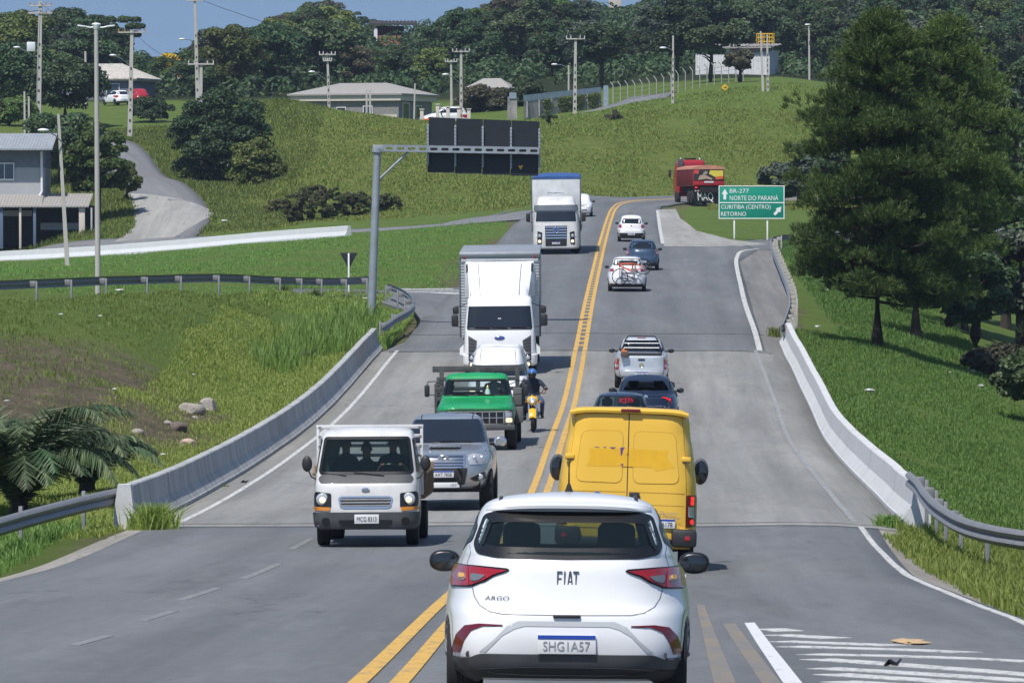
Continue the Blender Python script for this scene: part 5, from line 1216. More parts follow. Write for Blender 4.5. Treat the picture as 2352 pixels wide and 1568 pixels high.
def hill_building():
 Z = 62.5; b = P(893, 100, Z); b.z = P(0, 100, Z).z; s = .0625; root = empty('brick_building', b); tag(root, 'unfinished brick building with dark wavy roof among the skyline trees', 'building')
 H = lambda py: (100-py)*s; X = lambda px: (px-893)*s
 gz = g1(b.x, b.y)-b.z
 B = MB(M_BRICK); B.box((X(892), 2, (H(82)+gz)/2-.2), (X(922)-X(862), 4, H(82)-gz+.4)); B.obj('wall', root)
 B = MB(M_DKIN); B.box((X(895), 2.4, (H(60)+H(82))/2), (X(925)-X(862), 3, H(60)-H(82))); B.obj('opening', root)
 B = MB(mat('red_frame', (.22, .04, .035), .8))
 for k in range(8): B.box((X(872+k*6), .6, H(72)), (.06, .08, 1.2))
 B.obj('bars', root)
 B = MB(M_FR); B.box((X(863), -.1, H(80)), (.5, .4, 1.9)); B.obj('column', root)
 V = []; F = []; n = 26
 for k in range(n+1):
  x = X(848)+(X(957)-X(848))*k/n; w = .16*(k % 2)
  for y, z in ((-.6, H(56)), (4.5, H(47)), (-.6, H(60))): V.append((x, y, z+w))
 for k in range(n): i = k*3; F += [(i, i+3, i+4, i+1), (i+2, i+5, i+3, i)]
 link('roof', np_mesh('roof', V, F, [M_DROOF]), root)
hill_building()
def block():
 b = P(1413, 30, 75); b.z = g1(b.x, b.y); root = empty('beige_block', b); tag(root, 'plain beige block just showing above the skyline trees', 'building'); h = P(0, -25, 75).z-b.z
 B = MB(M_CREAM); B.box((0, 1, h/2), (2.2, 2, h), .03); B.obj('wall', root); B = MB(M_TILE); B.box((0, 1, h+.06), (2.5, 2.3, .12), .02); B.obj('cap', root)
block()
def concrete_wall():
 root = empty('boundary_wall', (0, 0, 0)); tag(root, 'stained concrete wall with blue grey top band and ivy by the hill road', 'wall')
 A, E = P(1204, 272, 40.2), P(1382, 247, 40.9); n = 9; ta, te = P(1202, 219, 40.2), P(1380, 200, 40.9)
 def col(t, f, y=0): 
  g = A.lerp(E, t); q = ta.lerp(te, t); return g.lerp(q, f)+Vector((0, y, 0))
 def slab(mt, f0, f1, y0, y1, nm):
  B = MB(mt); B.loft([[col(t, f0, y0), col(t, f1, y0), col(t, f1, y1), col(t, f0, y1)] for t in np.linspace(0, 1, n)]); B.obj(nm, root)
 slab(M_CONW, -.2, .72, .0, .2, 'wall'); slab(M_BLUEC, .72, 1.0, -.05, .22, 'band')
 for t in np.linspace(.04, .97, 7):
  B = MB(M_CONW); c = col(t, .36, -.04); B.box(c, (.16, .12, 1.5)); B.obj('pier', root)
 B = MB(M_CONW); p = P(1168, 272, 40.4); B.box(p+Vector((.35, .3, .95)), (.9, .5, 2.1)); B.m(M_BLUEC).box(p+Vector((.4, .1, 2.1)), (.65, .3, .55)); B.obj('gate_wall', root)
 B = MB(M_BLUEC); p = P(1387, 247, 41); B.box(p+Vector((.2, .5, 1.0)), (.45, .6, 2.1)); B.obj('end_pillar', root)
 rng = np.random.default_rng(5); C = []
 for k in range(2600):
  t = rng.choice([.52, .62, .70, .9, .3], p=[.15, .3, .25, .25, .05])+rng.normal(0, .035); f = .72-abs(rng.normal(0, .3)); C.append(col(min(max(t, 0), 1), max(f, .05), -.12+rng.normal(0, .05)))
 C = np.array([c[:] for c in C]); Nn = rng.normal(size=C.shape)*.4+np.array([0, -1, .4]); Nn /= np.linalg.norm(Nn, axis=1)[:, None]; V, F = quads_at(C, Nn, np.full(len(C), .09), .8, rng); link('ivy', np_mesh('ivy', V, F, [M_LEAFL]), root)
concrete_wall()
for i, (px, py) in enumerate([(969, 274), (1005, 272), (1029, 272), (1054, 274), (1077, 275)]):
 b = P(px, py, 39.8); b.z = g1(b.x, b.y); root = empty('gate_pillar', b); tag(root, 'beige gate pillar beside the white van, '+['lowest, at its nose', 'tallest, at its door', 'middle one', 'next to the utility pole', 'last one at its tail'][i], 'pillar', 'beige gate pillars')
 h = [1.7, 2.2, 2.0, 1.9, 1.8][i]; B = MB(M_CREAM); B.box((0, 0, h/2-.2), (.32, .32, h+.4), .02); B.obj('post', root); B = MB(M_CREAM); B.box((0, 0, h+.04), (.44, .44, .1), .02); B.obj('cap', root)
def thinfence():
 # pale fence line glimpsed past the pines
 for k, (a, e) in enumerate([((2285, 525, 27.5), (2420, 530, 27.3)), ((2270, 573, 25.2), (2325, 578, 25.0))]):
  A, E = P(*a), P(*e); A.z = g1(A.x, A.y); E.z = g1(E.x, E.y); root = empty('low_rail_fence', A); tag(root, ['pale low rail seen right of the pines across the lawn gap', 'nearer pale rail below the lawn gap right of the pines'][k], 'fence')
  B = MB(M_WHW); B.loft([[p-A+Vector((0, 0, z)) for z in (.45, .62)]+[p-A+Vector((0, .08, z)) for z in (.62, .45)] for p in (A, E)]); B.obj('rail', root)
  for t in (.05, .5, .95): B = MB(M_WHW); B.box((E-A)*t+Vector((0, 0, .25)), (.09, .09, .6)); B.obj('post', root)
thinfence()
# ------------------------------------------------------------------ vehicle materials
def carpaint(name, c, rough=.28, metal=0.0, dirt=.12):
 return mat(name, c, rough, metal, var=dirt, vscale=1.6, coat=.6, back=(.02, .02, .022))
P_WHITE = carpaint('paint_white', (.80, .81, .82), dirt=.06); P_WHITE2 = carpaint('paint_white_dusty', (.68, .68, .67), .35, dirt=.25)
P_YEL = mat('paint_yellow', (.78, .47, .045), .38, var=.3, vscale=1.1, color2=(.74, .46, .075), coat=.3, back=(.03, .03, .03))
P_SILV = carpaint('paint_silver', (.42, .45, .48), .25, .55); P_SILV2 = carpaint('paint_light_silver', (.58, .62, .65), .28, .35)
P_GRN = mat('paint_green', (.004, .26, .075), .34, var=.5, vscale=1.8, color2=(.03, .36, .14), coat=.3, back=(.02, .03, .02))
P_NAVY = carpaint('paint_navy', (.008, .014, .035), .15); P_BLUE = carpaint('paint_blue_grey', (.045, .085, .15), .25, .2); P_DBLUE = carpaint('paint_dark_blue', (.018, .035, .075), .18)
P_RED = carpaint('paint_red', (.36, .012, .018), .3)
M_PLAS = mat('black_plastic', (.022, .023, .025), .55, var=.3, vscale=6); M_PLASG = mat('grey_plastic', (.07, .073, .078), .6, var=.25, vscale=5); M_TYRE = mat('tyre_rubber', (.018, .018, .019), .85, var=.3, vscale=10)
M_RIM = mat('wheel_rim', (.45, .46, .48), .35, .7); M_STEELW = mat('steel_wheel', (.05, .05, .055), .6, .3); M_UNDER = mat('underbody', (.012, .012, .013), .9)
M_CHR = mat('chrome', (.72, .73, .75), .12, .95); M_GLD = mat('dark_glass', (.008, .011, .015), .04, spec=.9); M_RUB = mat('black_trim', (.010, .010, .011), .35)
G_SEE = glass('see_through_glass', (.010, .016, .018), .03, .50); G_SCREEN = glass('windscreen_glass', (.012, .02, .022), .03, .35)
M_RED = mat('red_lens', (.42, .006, .012), .15, coat=.6, var=.35, vscale=14, spec=.7); M_REDD = mat('dark_red_lens', (.14, .005, .010), .15, coat=.6); M_REDL = mat('lit_red_lens', (.6, .01, .015), .2, emit=(1, .02, .03), estr=.9)
M_CLR = mat('clear_lens', (.50, .53, .56), .12, spec=.8, metal=.3); M_AMB = mat('amber_lens', (.60, .22, .02), .2, coat=.5); M_HLON = mat('lit_headlamp', (.75, .6, .4), .2, emit=(1, .74, .42), estr=.9)
M_SEAM = mat('panel_gap', (.17, .18, .19), .8); M_PLATE = mat('number_plate', (.66, .67, .68), .45); M_PLB = mat('plate_blue', (.015, .06, .35), .4); M_INK = mat('dark_ink', (.03, .032, .036), .5); M_INKG = mat('worn_ink', (.25, .25, .26), .5)
M_SEAT = mat('seat_cloth', (.028, .028, .032), .9); M_SKIN = mat('skin', (.34, .19, .12), .6, var=.15); M_HAIR = mat('dark_hair', (.012, .010, .009), .7); M_NAVYC = mat('navy_cloth', (.014, .024, .055), .9, var=.3, vscale=8); M_GREYC = mat('dark_cloth', (.025, .026, .03), .9); M_JEAN = mat('blue_jeans', (.05, .085, .16), .9, var=.5, vscale=5, color2=(.025, .04, .085)); M_SHIRTW = mat('light_cloth', (.5, .5, .5), .9)

def pchip(x, y, xi):
 x = np.asarray(x, float); y = np.asarray(y, float); h = np.diff(x); d = np.diff(y)/h; m = np.zeros(len(x))
 m[1:-1] = np.where(d[:-1]*d[1:] > 0, 2*d[:-1]*d[1:]/(d[:-1]+d[1:]+1e-12), 0); m[0], m[-1] = d[0], d[-1]
 i = np.clip(np.searchsorted(x, xi, side='right')-1, 0, len(h)-1); t = (xi-x[i])/h[i]
 return (2*t**3-3*t**2+1)*y[i]+(t**3-2*t**2+t)*h[i]*m[i]+(-2*t**3+3*t**2)*y[i+1]+(t**3-t**2)*h[i]*m[i+1]

class Shell:
 """closed body surface: stacked rings; each row = (z_front, y_front, z_rear, y_rear, z_side, half_width, n_front, n_rear)"""
 def __init__(s, rows, sub=6, nr=96, pw=2.2):
  rows = np.array(rows, float); K = len(rows); t = np.arange(K); ti = np.linspace(0, K-1, (K-1)*sub+1)
  R_ = np.stack([pchip(t, rows[:, j], ti) for j in range(8)], 1); V = []
  for zf, yf, zr, yr, zs, w, nf, nrr in R_:
   ym = (yf+yr)/2; ring = []
   for q in range(4):   # quadrants: right-front, left-front, left-rear, right-rear
    n = nf if q < 2 else nrr; Ly = (yf-ym) if q < 2 else (ym-yr); a = np.linspace(0, math.pi/2, 200); cx = w*np.cos(a)**(2/n); sy = Ly*np.sin(a)**(2/n)
    if q in (1, 3): cx, sy = cx[::-1], sy[::-1]
    L = np.concatenate([[0], np.cumsum(np.hypot(np.diff(cx), np.diff(sy)))]); u = np.linspace(0, L[-1], nr//4+1)[:-1]; X = np.interp(u, L, cx); Y = np.interp(u, L, sy)
    f = Y/max(Ly, 1e-6); zz = zs+((zf if q < 2 else zr)-zs)*f**pw
    ring += [( x if q in (0, 3) else -x, ym+(y if q < 2 else -y), z) for x, y, z in zip(X, Y, zz)]
   V.append(ring)
  s.V = np.array(V); s.n = s.V.shape[1]; s.k = len(V); s.pts = s.V.reshape(-1, 3)
  I = np.arange(s.k*s.n).reshape(s.k, s.n); s.F = np.stack([I[:-1], np.roll(I, -1, 1)[:-1], np.roll(I, -1, 1)[1:], I[1:]], -1).reshape(-1, 4)
  s.alive = np.ones(len(s.F), bool); s.cent = s.pts[s.F].mean(1); a = s.pts[s.F]; s.nrm = np.cross(a[:, 2]-a[:, 0], a[:, 3]-a[:, 1]); s.nrm /= np.linalg.norm(s.nrm, axis=1)[:, None]+1e-9
  if s.nrm[np.argmax(s.cent[:, 0])][0] < 0: s.F = s.F[:, ::-1]; s.nrm = -s.nrm
  cap_top = len(s.pts); s.pts2 = np.vstack([s.pts, s.V[-1].mean(0), s.V[0].mean(0)]); m = s.n
  s.caps = [(I[-1][k], I[-1][(k+1) % m], cap_top) for k in range(m)] + [(I[0][(k+1) % m], I[0][k], cap_top+1) for k in range(m)]
  s.bvh = BVHTree.FromPolygons([Vector(p) for p in s.pts2], [tuple(int(i) for i in f) for f in s.F]+[tuple(int(i) for i in f) for f in s.caps])
 def cut(s, poly, ax, grow=0.0):
  """removes the faces behind an opening drawn in the view along ax"""
  i, j, sg, k = {'rear': (0, 2, -1, 1), 'front': (0, 2, 1, 1), 'right': (1, 2, 1, 0), 'left': (1, 2, -1, 0)}[ax]
  s.alive &= ~(inside(poly, s.cent[:, i], s.cent[:, j]) & (s.nrm[:, k]*sg > -.05))
 def cut_wheel(s, yw, r, zc=None):
  zc = r if zc is None else zc; d = np.hypot(s.cent[:, 1]-yw, s.cent[:, 2]-zc); s.alive &= ~((d < r*1.08) & (np.abs(s.cent[:, 0]) > .45) & (s.cent[:, 2] < zc+r*1.08))
 def build(s, name, parent, mt, split=None, mats=None):
  F = s.F[s.alive]; me = bpy.data.meshes.new(name); fs = [tuple(int(i) for i in f) for f in F]+[tuple(int(i) for i in f) for f in s.caps]
  me.from_pydata([tuple(p) for p in s.pts2], [], fs); me.materials.append(mt)
  if split is not None:
   me.materials.append(mats); c = s.cent[s.alive]
   for p, cc in zip(me.polygons, c):
    if split(cc): p.material_index = 1
  me.shade_smooth(); me.set_sharp_from_angle(angle=R(50)); return link(name, me, parent)
 def ray(s, u, v, ax, off):
  if ax == 'rear': o, d = Vector((u, -20, v)), Vector((0, 1, 0))
  elif ax == 'front': o, d = Vector((u, 20, v)), Vector((0, -1, 0))
  elif ax == 'right': o, d = Vector((20, u, v)), Vector((-1, 0, 0))
  elif ax == 'left': o, d = Vector((-20, u, v)), Vector((1, 0, 0))
  else: o, d = Vector((u, v, 20)), Vector((0, 0, -1))
  h = s.bvh.ray_cast(o, d)
  if h[0] is None:
   q = o.copy()
   if ax in ('rear', 'front'): q.y = -2 if ax == 'rear' else 2
   elif ax in ('left', 'right'): q.x = .8 if ax == 'right' else -.8
   h = s.bvh.find_nearest(q)
  n = h[1] if h[1].dot(d) < 0 else -h[1]
  return h[0]+n*off, n
def fillet(poly, r, n=4):
 """rounded corners"""
 out = []; m = len(poly)
 for i in range(m):
  a, b, c = Vector(poly[i-1]), Vector(poly[i]), Vector(poly[(i+1) % m]); d0, d1 = (a-b), (c-b); k = min(r, d0.length*.45, d1.length*.45); p, q = b+d0.normalized()*k, b+d1.normalized()*k
  for t in range(n+1): t /= n; out.append(tuple(p*(1-t)**2+b*2*t*(1-t)+q*t*t))
 return out
def patch(sh, poly, ax, name, parent, mt, off=.006, step=.05, th=.01, flip=False):
 """panel following the body surface, drawn as a polygon in the view along ax, with a turned-in edge"""
 P2 = [Vector(p) for p in poly]; B = []
 for i, p in enumerate(P2):
  q = P2[(i+1) % len(P2)]; n = max(1, int((q-p).length/step)); B += [p.lerp(q, t/n) for t in range(n)]
 nb = len(B); xs = [p.x for p in B]; ys = [p.y for p in B]; gx, gy = np.meshgrid(np.arange(min(xs)+step*.5, max(xs), step), np.arange(min(ys)+step*.5, max(ys), step)); m = inside([tuple(p) for p in B], gx, gy)
 v, e, f, *_ = delaunay_2d_cdt(B+[Vector((a, b)) for a, b in zip(gx[m], gy[m])], [(i, (i+1) % nb) for i in range(nb)], [], 1, 1e-6)
 pts = []; nn = []
 for p in v:
  a, n = sh.ray(p.x, p.y, ax, off); pts.append(a); nn.append(n)
 bm = bmesh.new(); vs = [bm.verts.new(p) for p in pts]
 for t in f:
  try: bm.faces.new([vs[i] for i in t])
  except ValueError: pass
 bm.normal_update()
 sgn = {'rear': (1, -1), 'front': (1, 1), 'right': (0, 1), 'left': (0, -1), 'top': (2, 1)}[ax]
 if sum(fc.normal[sgn[0]]*sgn[1]*fc.calc_area() for fc in bm.faces) < 0: bmesh.ops.reverse_faces(bm, faces=bm.faces)
 be = [e for e in bm.edges if e.is_boundary]; idx = {v_: k for k, v_ in enumerate(vs)}
 if th:
  r = bmesh.ops.extrude_edge_only(bm, edges=be); 
  for nv in [g for g in r['geom'] if isinstance(g, bmesh.types.BMVert)]:
   src = min((e.other_vert(nv) for e in nv.link_edges if e.other_vert(nv) in idx), key=lambda o: (o.co-nv.co).length); nv.co = nv.co-nn[idx[src]]*(off+th)
 me = bpy.data.meshes.new(name); bm.to_mesh(me); bm.free(); me.materials.append(mt); me.shade_smooth(); me.set_sharp_from_angle(angle=R(45))
 return link(name, me, parent)
def ring_patch(sh, poly, inner, ax, name, parent, mt, off=.004):
 """band between two outlines with equal point counts, laid on the body"""
 B = MB(mt); n = len(poly); A = []; C = []
 for (p, q) in zip(poly, inner): A.append(sh.ray(p[0], p[1], ax, off)[0]); C.append(sh.ray(q[0], q[1], ax, off)[0])
 a = [B.bm.verts.new(p) for p in A]; c = [B.bm.verts.new(p) for p in C]; B._fin([B.bm.faces.new((a[k], a[(k+1) % n], c[(k+1) % n], c[k])) for k in range(n)])
 return B.obj(name, parent)
def dense(poly, step=.03):
 out = []
 for i, p in enumerate(poly):
  q = poly[(i+1) % len(poly)]; p, q = Vector(p), Vector(q); n = max(1, int((q-p).length/step)); out += [tuple(p.lerp(q, t/n)) for t in range(n)]
 return out
def shrink(poly, k):
 cx = sum(p[0] for p in poly)/len(poly); cy = sum(p[1] for p in poly)/len(poly); out = []
 m = len(poly)
 for i in range(m):
  a, b, c = Vector(poly[i-1]), Vector(poly[i]), Vector(poly[(i+1) % m]); d = (c-a).normalized(); n = Vector((-d.y, d.x))
  if n.dot(Vector((cx, cy))-b) < 0: n = -n
  out.append(tuple(b+n*k))
 return out
def seam(sh, pts, ax, parent, w=.007, mt=None, name='panel_gap', off=.0015, closed=False):
 """thin shut line following the body"""
 pts = [Vector(p) for p in pts]; 
 if closed: pts.append(pts[0])
 D = []
 for a, b in zip(pts[:-1], pts[1:]):
  n = max(1, int((b-a).length/.04)); D += [a.lerp(b, t/n) for t in range(n)]
 D.append(pts[-1]); B = MB(mt or M_SEAM); prev = None
 for i, p in enumerate(D):
  t = (D[min(i+1, len(D)-1)]-D[max(0, i-1)]).normalized(); n = Vector((-t.y, t.x))*w/2
  q = [B.bm.verts.new(sh.ray(p.x+s*n.x, p.y+s*n.y, ax, off)[0]) for s in (-1, 1)]
  if prev: B._fin([B.bm.faces.new((prev[0], prev[1], q[1], q[0]))])
  prev = q
 return B.obj(name, parent)
WHEELS = {}
def wheel(parent, x, y, r, w, rim=None, spokes=5, dual=False):
 key = (r, w, rim.name if rim else '', dual)
 if key not in WHEELS:
  B = MB(M_TYRE); h = w/2; B.lathe([(r*.60, -h*.9), (r*.75, -h), (r*.93, -h), (r*.985, -h*.86), (r, -h*.6), (r, -h*.22), (r*.985, -h*.2), (r*.985, -h*.14), (r, -h*.12), (r, h*.12), (r*.985, h*.14), (r*.985, h*.2), (r, h*.22), (r, h*.6), (r*.985, h*.86), (r*.93, h), (r*.75, h), (r*.60, h*.9)], axis='x', n=36); t = B.mesh('wheel')
  B = MB(rim or M_RIM); B.lathe([(.02, h*.55), (r*.16, h*.6), (r*.2, h*.35), (r*.52, h*.3), (r*.58, h*.88), (r*.61, h*.9), (r*.61, -h*.8), (.02, -h*.6)], axis='x', n=28); B.m(M_PLAS)
  for k in range(spokes):
   a = 2*math.pi*(k+.5)/spokes; c = Vector((h*.36, math.cos(a)*r*.37, math.sin(a)*r*.37)); B.box(c, (h*.1, r*.2, r*.13), .01, Matrix.Rotation(a, 4, 'X'))
  WHEELS[key] = (t, B.mesh('rim'))
 t, rm = WHEELS[key]; o = link('wheel', t, parent); o.location = (x, y, r); q = link('rim', rm, o)
 if x < 0: q.scale = (-1, 1, 1)
 return o
def under(parent, w, y0, y1, z0, z1): B = MB(M_UNDER); B.box((0, (y0+y1)/2, (z0+z1)/2), (w, y1-y0, z1-z0), .02); return B.obj('underbody', parent)
def mirror(parent, c, s, mt, arm_to=None, glass_face=-1, size=(.2, .1, .15)):
 B = MB(mt); B.ball(c, 1, 3, (size[0]/2, size[1]/2, size[2]/2))
 for v in B.bm.verts:
  d = v.co-Vector(c)
  v.co = Vector(c)+Vector((math.copysign(abs(d.x/(size[0]/2))**.8, d.x)*size[0]/2, math.copysign(min(abs(d.y), size[1]*.3), d.y), math.copysign(abs(d.z/(size[2]/2))**.85, d.z)*size[2]/2))
 if arm_to: B.m(M_PLAS); B.cyl(Vector(c), Vector(arm_to), .028, .03, 8)
 o = B.obj('mirror', parent, 60); B = MB(M_GLD); B.ball(Vector(c)+Vector((0, glass_face*size[1]*.3, 0)), 1, 2, (size[0]*.4, .006, size[2]*.38)); B.obj('mirror_glass', o); return o
def plate(parent, c, txt, face, w=.4, h=.13, blue=True, ink=None, tilt=0):
 k = -1 if face == '-y' else 1; B = MB(M_PLATE); B.box(c, (w, .012, h), .003); o = B.obj('number_plate', parent)
 zt = c[2]
 if blue: B = MB(M_PLB); B.box((c[0], c[1]+k*.008, c[2]+h*.39), (w-.008, .004, h*.2)); B.obj('plate_band', o); zt = c[2]-h*.08
 text_obj('plate_number', txt, o, (c[0], c[1]+k*.008, zt), w*.8, h*.5, ink or M_INK, face, .003); return o
def place(root, px, Z, heading=1, rz=0.0, L=2.6, y_pix=None, lift=0.0):
 """stand a vehicle on the road under the photograph's column px at depth Z"""
 p = P(px, 1000, Z); x, y = p.x, p.y; i = int(np.argmin((AXIS[:, 1]-y)**2+(AXIS[:, 0]-x)**2)); n2 = AXN[i]; f = Vector((-n2[1], n2[0], 0))*heading
 ang = math.atan2(-f.x, f.y)+rz; f = Vector((-math.sin(ang), math.cos(ang), 0)); r = Vector((f.y, -f.x, 0)); h = L/2; c = Vector((x, y, 0))
 hh = [g1(*(c+f*h+r*.7)[:2]), g1(*(c+f*h-r*.7)[:2]), g1(*(c-f*h+r*.7)[:2]), g1(*(c-f*h-r*.7)[:2])]
 z = sum(hh)/4+LZ+.012+lift; pitch = math.atan2((hh[0]+hh[1]-hh[2]-hh[3])/2, L); roll = math.atan2((hh[1]+hh[3]-hh[0]-hh[2])/2, 1.4)
 root.location = (x, y, z); root.rotation_mode = 'QUATERNION'; root.rotation_quaternion = (Matrix.Rotation(ang, 4, 'Z') @ Matrix.Rotation(pitch, 4, 'X') @ Matrix.Rotation(roll, 4, 'Y')).to_quaternion(); return root
RIDERS = []
def local_to(root, v): return root.matrix_basis @ Vector(v) if False else (Matrix.LocRotScale(root.location, root.rotation_quaternion, None) @ Vector(v))

def arch_lips(sh, root, yws, r, mt, zmin=.26, w=.05):
 for yw in yws:
  for ax in ('left', 'right'):
   B = MB(mt); prev = None
   for k in range(25):
    a = math.pi*k/24; q = []
    for rr in (r*1.06, r*1.06+w):
     u, v = yw+math.cos(a)*rr, r+math.sin(a)*rr*1.0
     if v < zmin: v = zmin
     q.append(B.bm.verts.new(sh.ray(u, v, ax, .004)[0]))
    q.append(B.bm.verts.new(q[0].co+Vector((-.05 if ax == 'right' else .05, 0, 0))))
    if prev: B._fin([B.bm.faces.new((prev[0], prev[1], q[1], q[0])), B.bm.faces.new((prev[2], prev[0], q[0], q[2]))])
    prev = q
   B.obj('wheel_arch', root)
# ---- people: one skinned surface, coloured by nearest limb
def person(name, joints, edges, radii, cols, parts=(), loc=(0, 0, 0), quat=None, label='', sub=1):
 """joints: dict name->pos; radii dict; cols: list of (material, [joint names])"""
 me = bpy.data.meshes.new(name); ks = list(joints); me.from_pydata([joints[k] for k in ks], [(ks.index(a), ks.index(b)) for a, b in edges], []); ob = bpy.data.objects.new(name, me); COL.objects.link(ob)
 md = ob.modifiers.new('s', 'SKIN'); md.use_smooth_shade = True; sk = me.skin_vertices[0].data if me.skin_vertices else None
 if sk is None:
  bm = bmesh.new(); bm.from_mesh(me); bm.verts.layers.skin.verify(); bm.to_mesh(me); bm.free(); sk = me.skin_vertices[0].data
 for i, k in enumerate(ks): sk[i].radius = radii[k] if isinstance(radii[k], tuple) else (radii[k], radii[k])
 sk[0].use_root = True; sb = ob.modifiers.new('u', 'SUBSURF'); sb.levels = sub; sb.render_levels = sub
 dg = bpy.context.evaluated_depsgraph_get(); dg.update(); nm = bpy.data.meshes.new_from_object(ob.evaluated_get(dg)); bpy.data.objects.remove(ob)
 nm.materials.clear(); cm = []; J = []
 for mi, (mt, jn) in enumerate(cols):
  nm.materials.append(mt)
  for a in jn:
   A, B_ = a if isinstance(a, tuple) else (a, a); J.append((mi, Vector(joints[A]), Vector(joints[B_])))
 for p in nm.polygons:
  c = p.center; best = 1e9
  for mi, A, B_ in J:
   d = B_-A; t = 0 if d.length < 1e-6 else max(0, min(1, (c-A).dot(d)/d.dot(d))); q = (c-A-d*t).length
   if q < best: best = q; p.material_index = mi
 nm.shade_smooth(); o = link(name, nm); o.location = loc
 if quat is not None: o.rotation_mode = 'QUATERNION'; o.rotation_quaternion = quat
 if label: tag(o, label, 'person')
 return o
def head_parts(o, c, face=1, hair=M_HAIR, r=.1):
 """hair cap, nose, eyes and ears on the head centre c; face +1 looks towards +y"""
 c = Vector(c); B = MB(hair); B.ball(c+Vector((0, -face*.018, .022)), 1, 2, (r*.86, r*.98, r*1.12)); 
 bmesh.ops.delete(B.bm, geom=[v for v in B.bm.verts if (v.co.y-c.y)*face > .045 and v.co.z < c.z+.06 or v.co.z < c.z-.05], context='VERTS'); B.obj('hair', o)
 for s in (-1, 1): B = MB(M_SKIN); B.ball(c+Vector((s*r*.86, 0, -.01)), 1, 1, (.012, .022, .032)); B.obj('ear', o)
 B = MB(M_SKIN); B.ball(c+Vector((0, face*r*.98, -.012)), 1, 1, (.014, .018, .024)); B.obj('nose', o)
 for s in (-1, 1): B = MB(M_INK); B.ball(c+Vector((s*.032, face*r*.9, .016)), 1, 1, (.012, .006, .007)); B.obj('eye', o)
def occupant(root, x, y, zseat, label, shirt=None, wheelpos=None, lean=0):
 """seated adult facing +y in the vehicle's space"""
 s = shirt or M_GREYC; J = {'pel': (x, y, zseat+.08), 'bel': (x+lean*.02, y-.04, zseat+.25), 'che': (x+lean*.03, y-.06, zseat+.43), 'nec': (x+lean*.04, y-.05, zseat+.58), 'chin': (x+lean*.04, y-.02, zseat+.66), 'hed': (x+lean*.04, y-.02, zseat+.75), 'top': (x+lean*.04, y-.03, zseat+.80)}
 E = [('pel', 'bel'), ('bel', 'che'), ('che', 'nec'), ('nec', 'chin'), ('chin', 'hed'), ('hed', 'top')]; Rr = {'pel': (.17, .12), 'bel': (.15, .11), 'che': (.17, .11), 'nec': .055, 'chin': (.062, .07), 'hed': (.08, .095), 'top': (.06, .07)}; sh = []; sk = []; tr = []
 for sd, n in ((-1, 'l'), (1, 'r')):
  hand = Vector((x+sd*.16, y+.46, zseat+.42)) if wheelpos else Vector((x+sd*.14, y+.34, zseat+.18))
  J['sh'+n] = (x+sd*.19, y-.05, zseat+.49); J['el'+n] = (x+sd*.27, y+.12, zseat+.24); J['wr'+n] = tuple(hand); J['hn'+n] = tuple(hand+Vector((-sd*.03, .08, .0)))
  J['hip'+n] = (x+sd*.1, y+.1, zseat+.08); J['kn'+n] = (x+sd*.14, y+.52, zseat+.16); J['ank'+n] = (x+sd*.12, y+.66, zseat-.2); J['toe'+n] = (x+sd*.12, y+.80, zseat-.24)
  E += [('che', 'sh'+n), ('sh'+n, 'el'+n), ('el'+n, 'wr'+n), ('wr'+n, 'hn'+n), ('pel', 'hip'+n), ('hip'+n, 'kn'+n), ('kn'+n, 'ank'+n), ('ank'+n, 'toe'+n)]
  Rr.update({'sh'+n: .07, 'el'+n: .05, 'wr'+n: .03, 'hn'+n: (.035, .02), 'hip'+n: .09, 'kn'+n: .065, 'ank'+n: .045, 'toe'+n: .04}); sh += [('sh'+n, 'el'+n)]; sk += [('el'+n, 'wr'+n), ('wr'+n, 'hn'+n)]; tr += [('hip'+n, 'kn'+n), ('kn'+n, 'ank'+n)]
 o = person('person', J, E, Rr, [(s, [('bel', 'che'), ('che', 'nec')]+sh), (M_SKIN, [('chin', 'hed'), 'top']+sk), (M_GREYC, [('pel', 'pel')]+tr)], loc=root.location, quat=root.rotation_quaternion, label=label)
 head_parts(o, J['hed'], 1); return o
def seat(root, x, y, z, w=.5, h=.62, head=True):
 B = MB(M_SEAT); B.box((x, y+.22, z), (w, .52, .16), .05); B.box((x, y-.1, z+h*.5), (w*.94, .14, h), .05, Matrix.Rotation(R(12), 4, 'X') if False else None)
 if head: B.box((x, y-.12, z+h+.12), (.27, .1, .2), .045)
 return B.obj('seat', root)

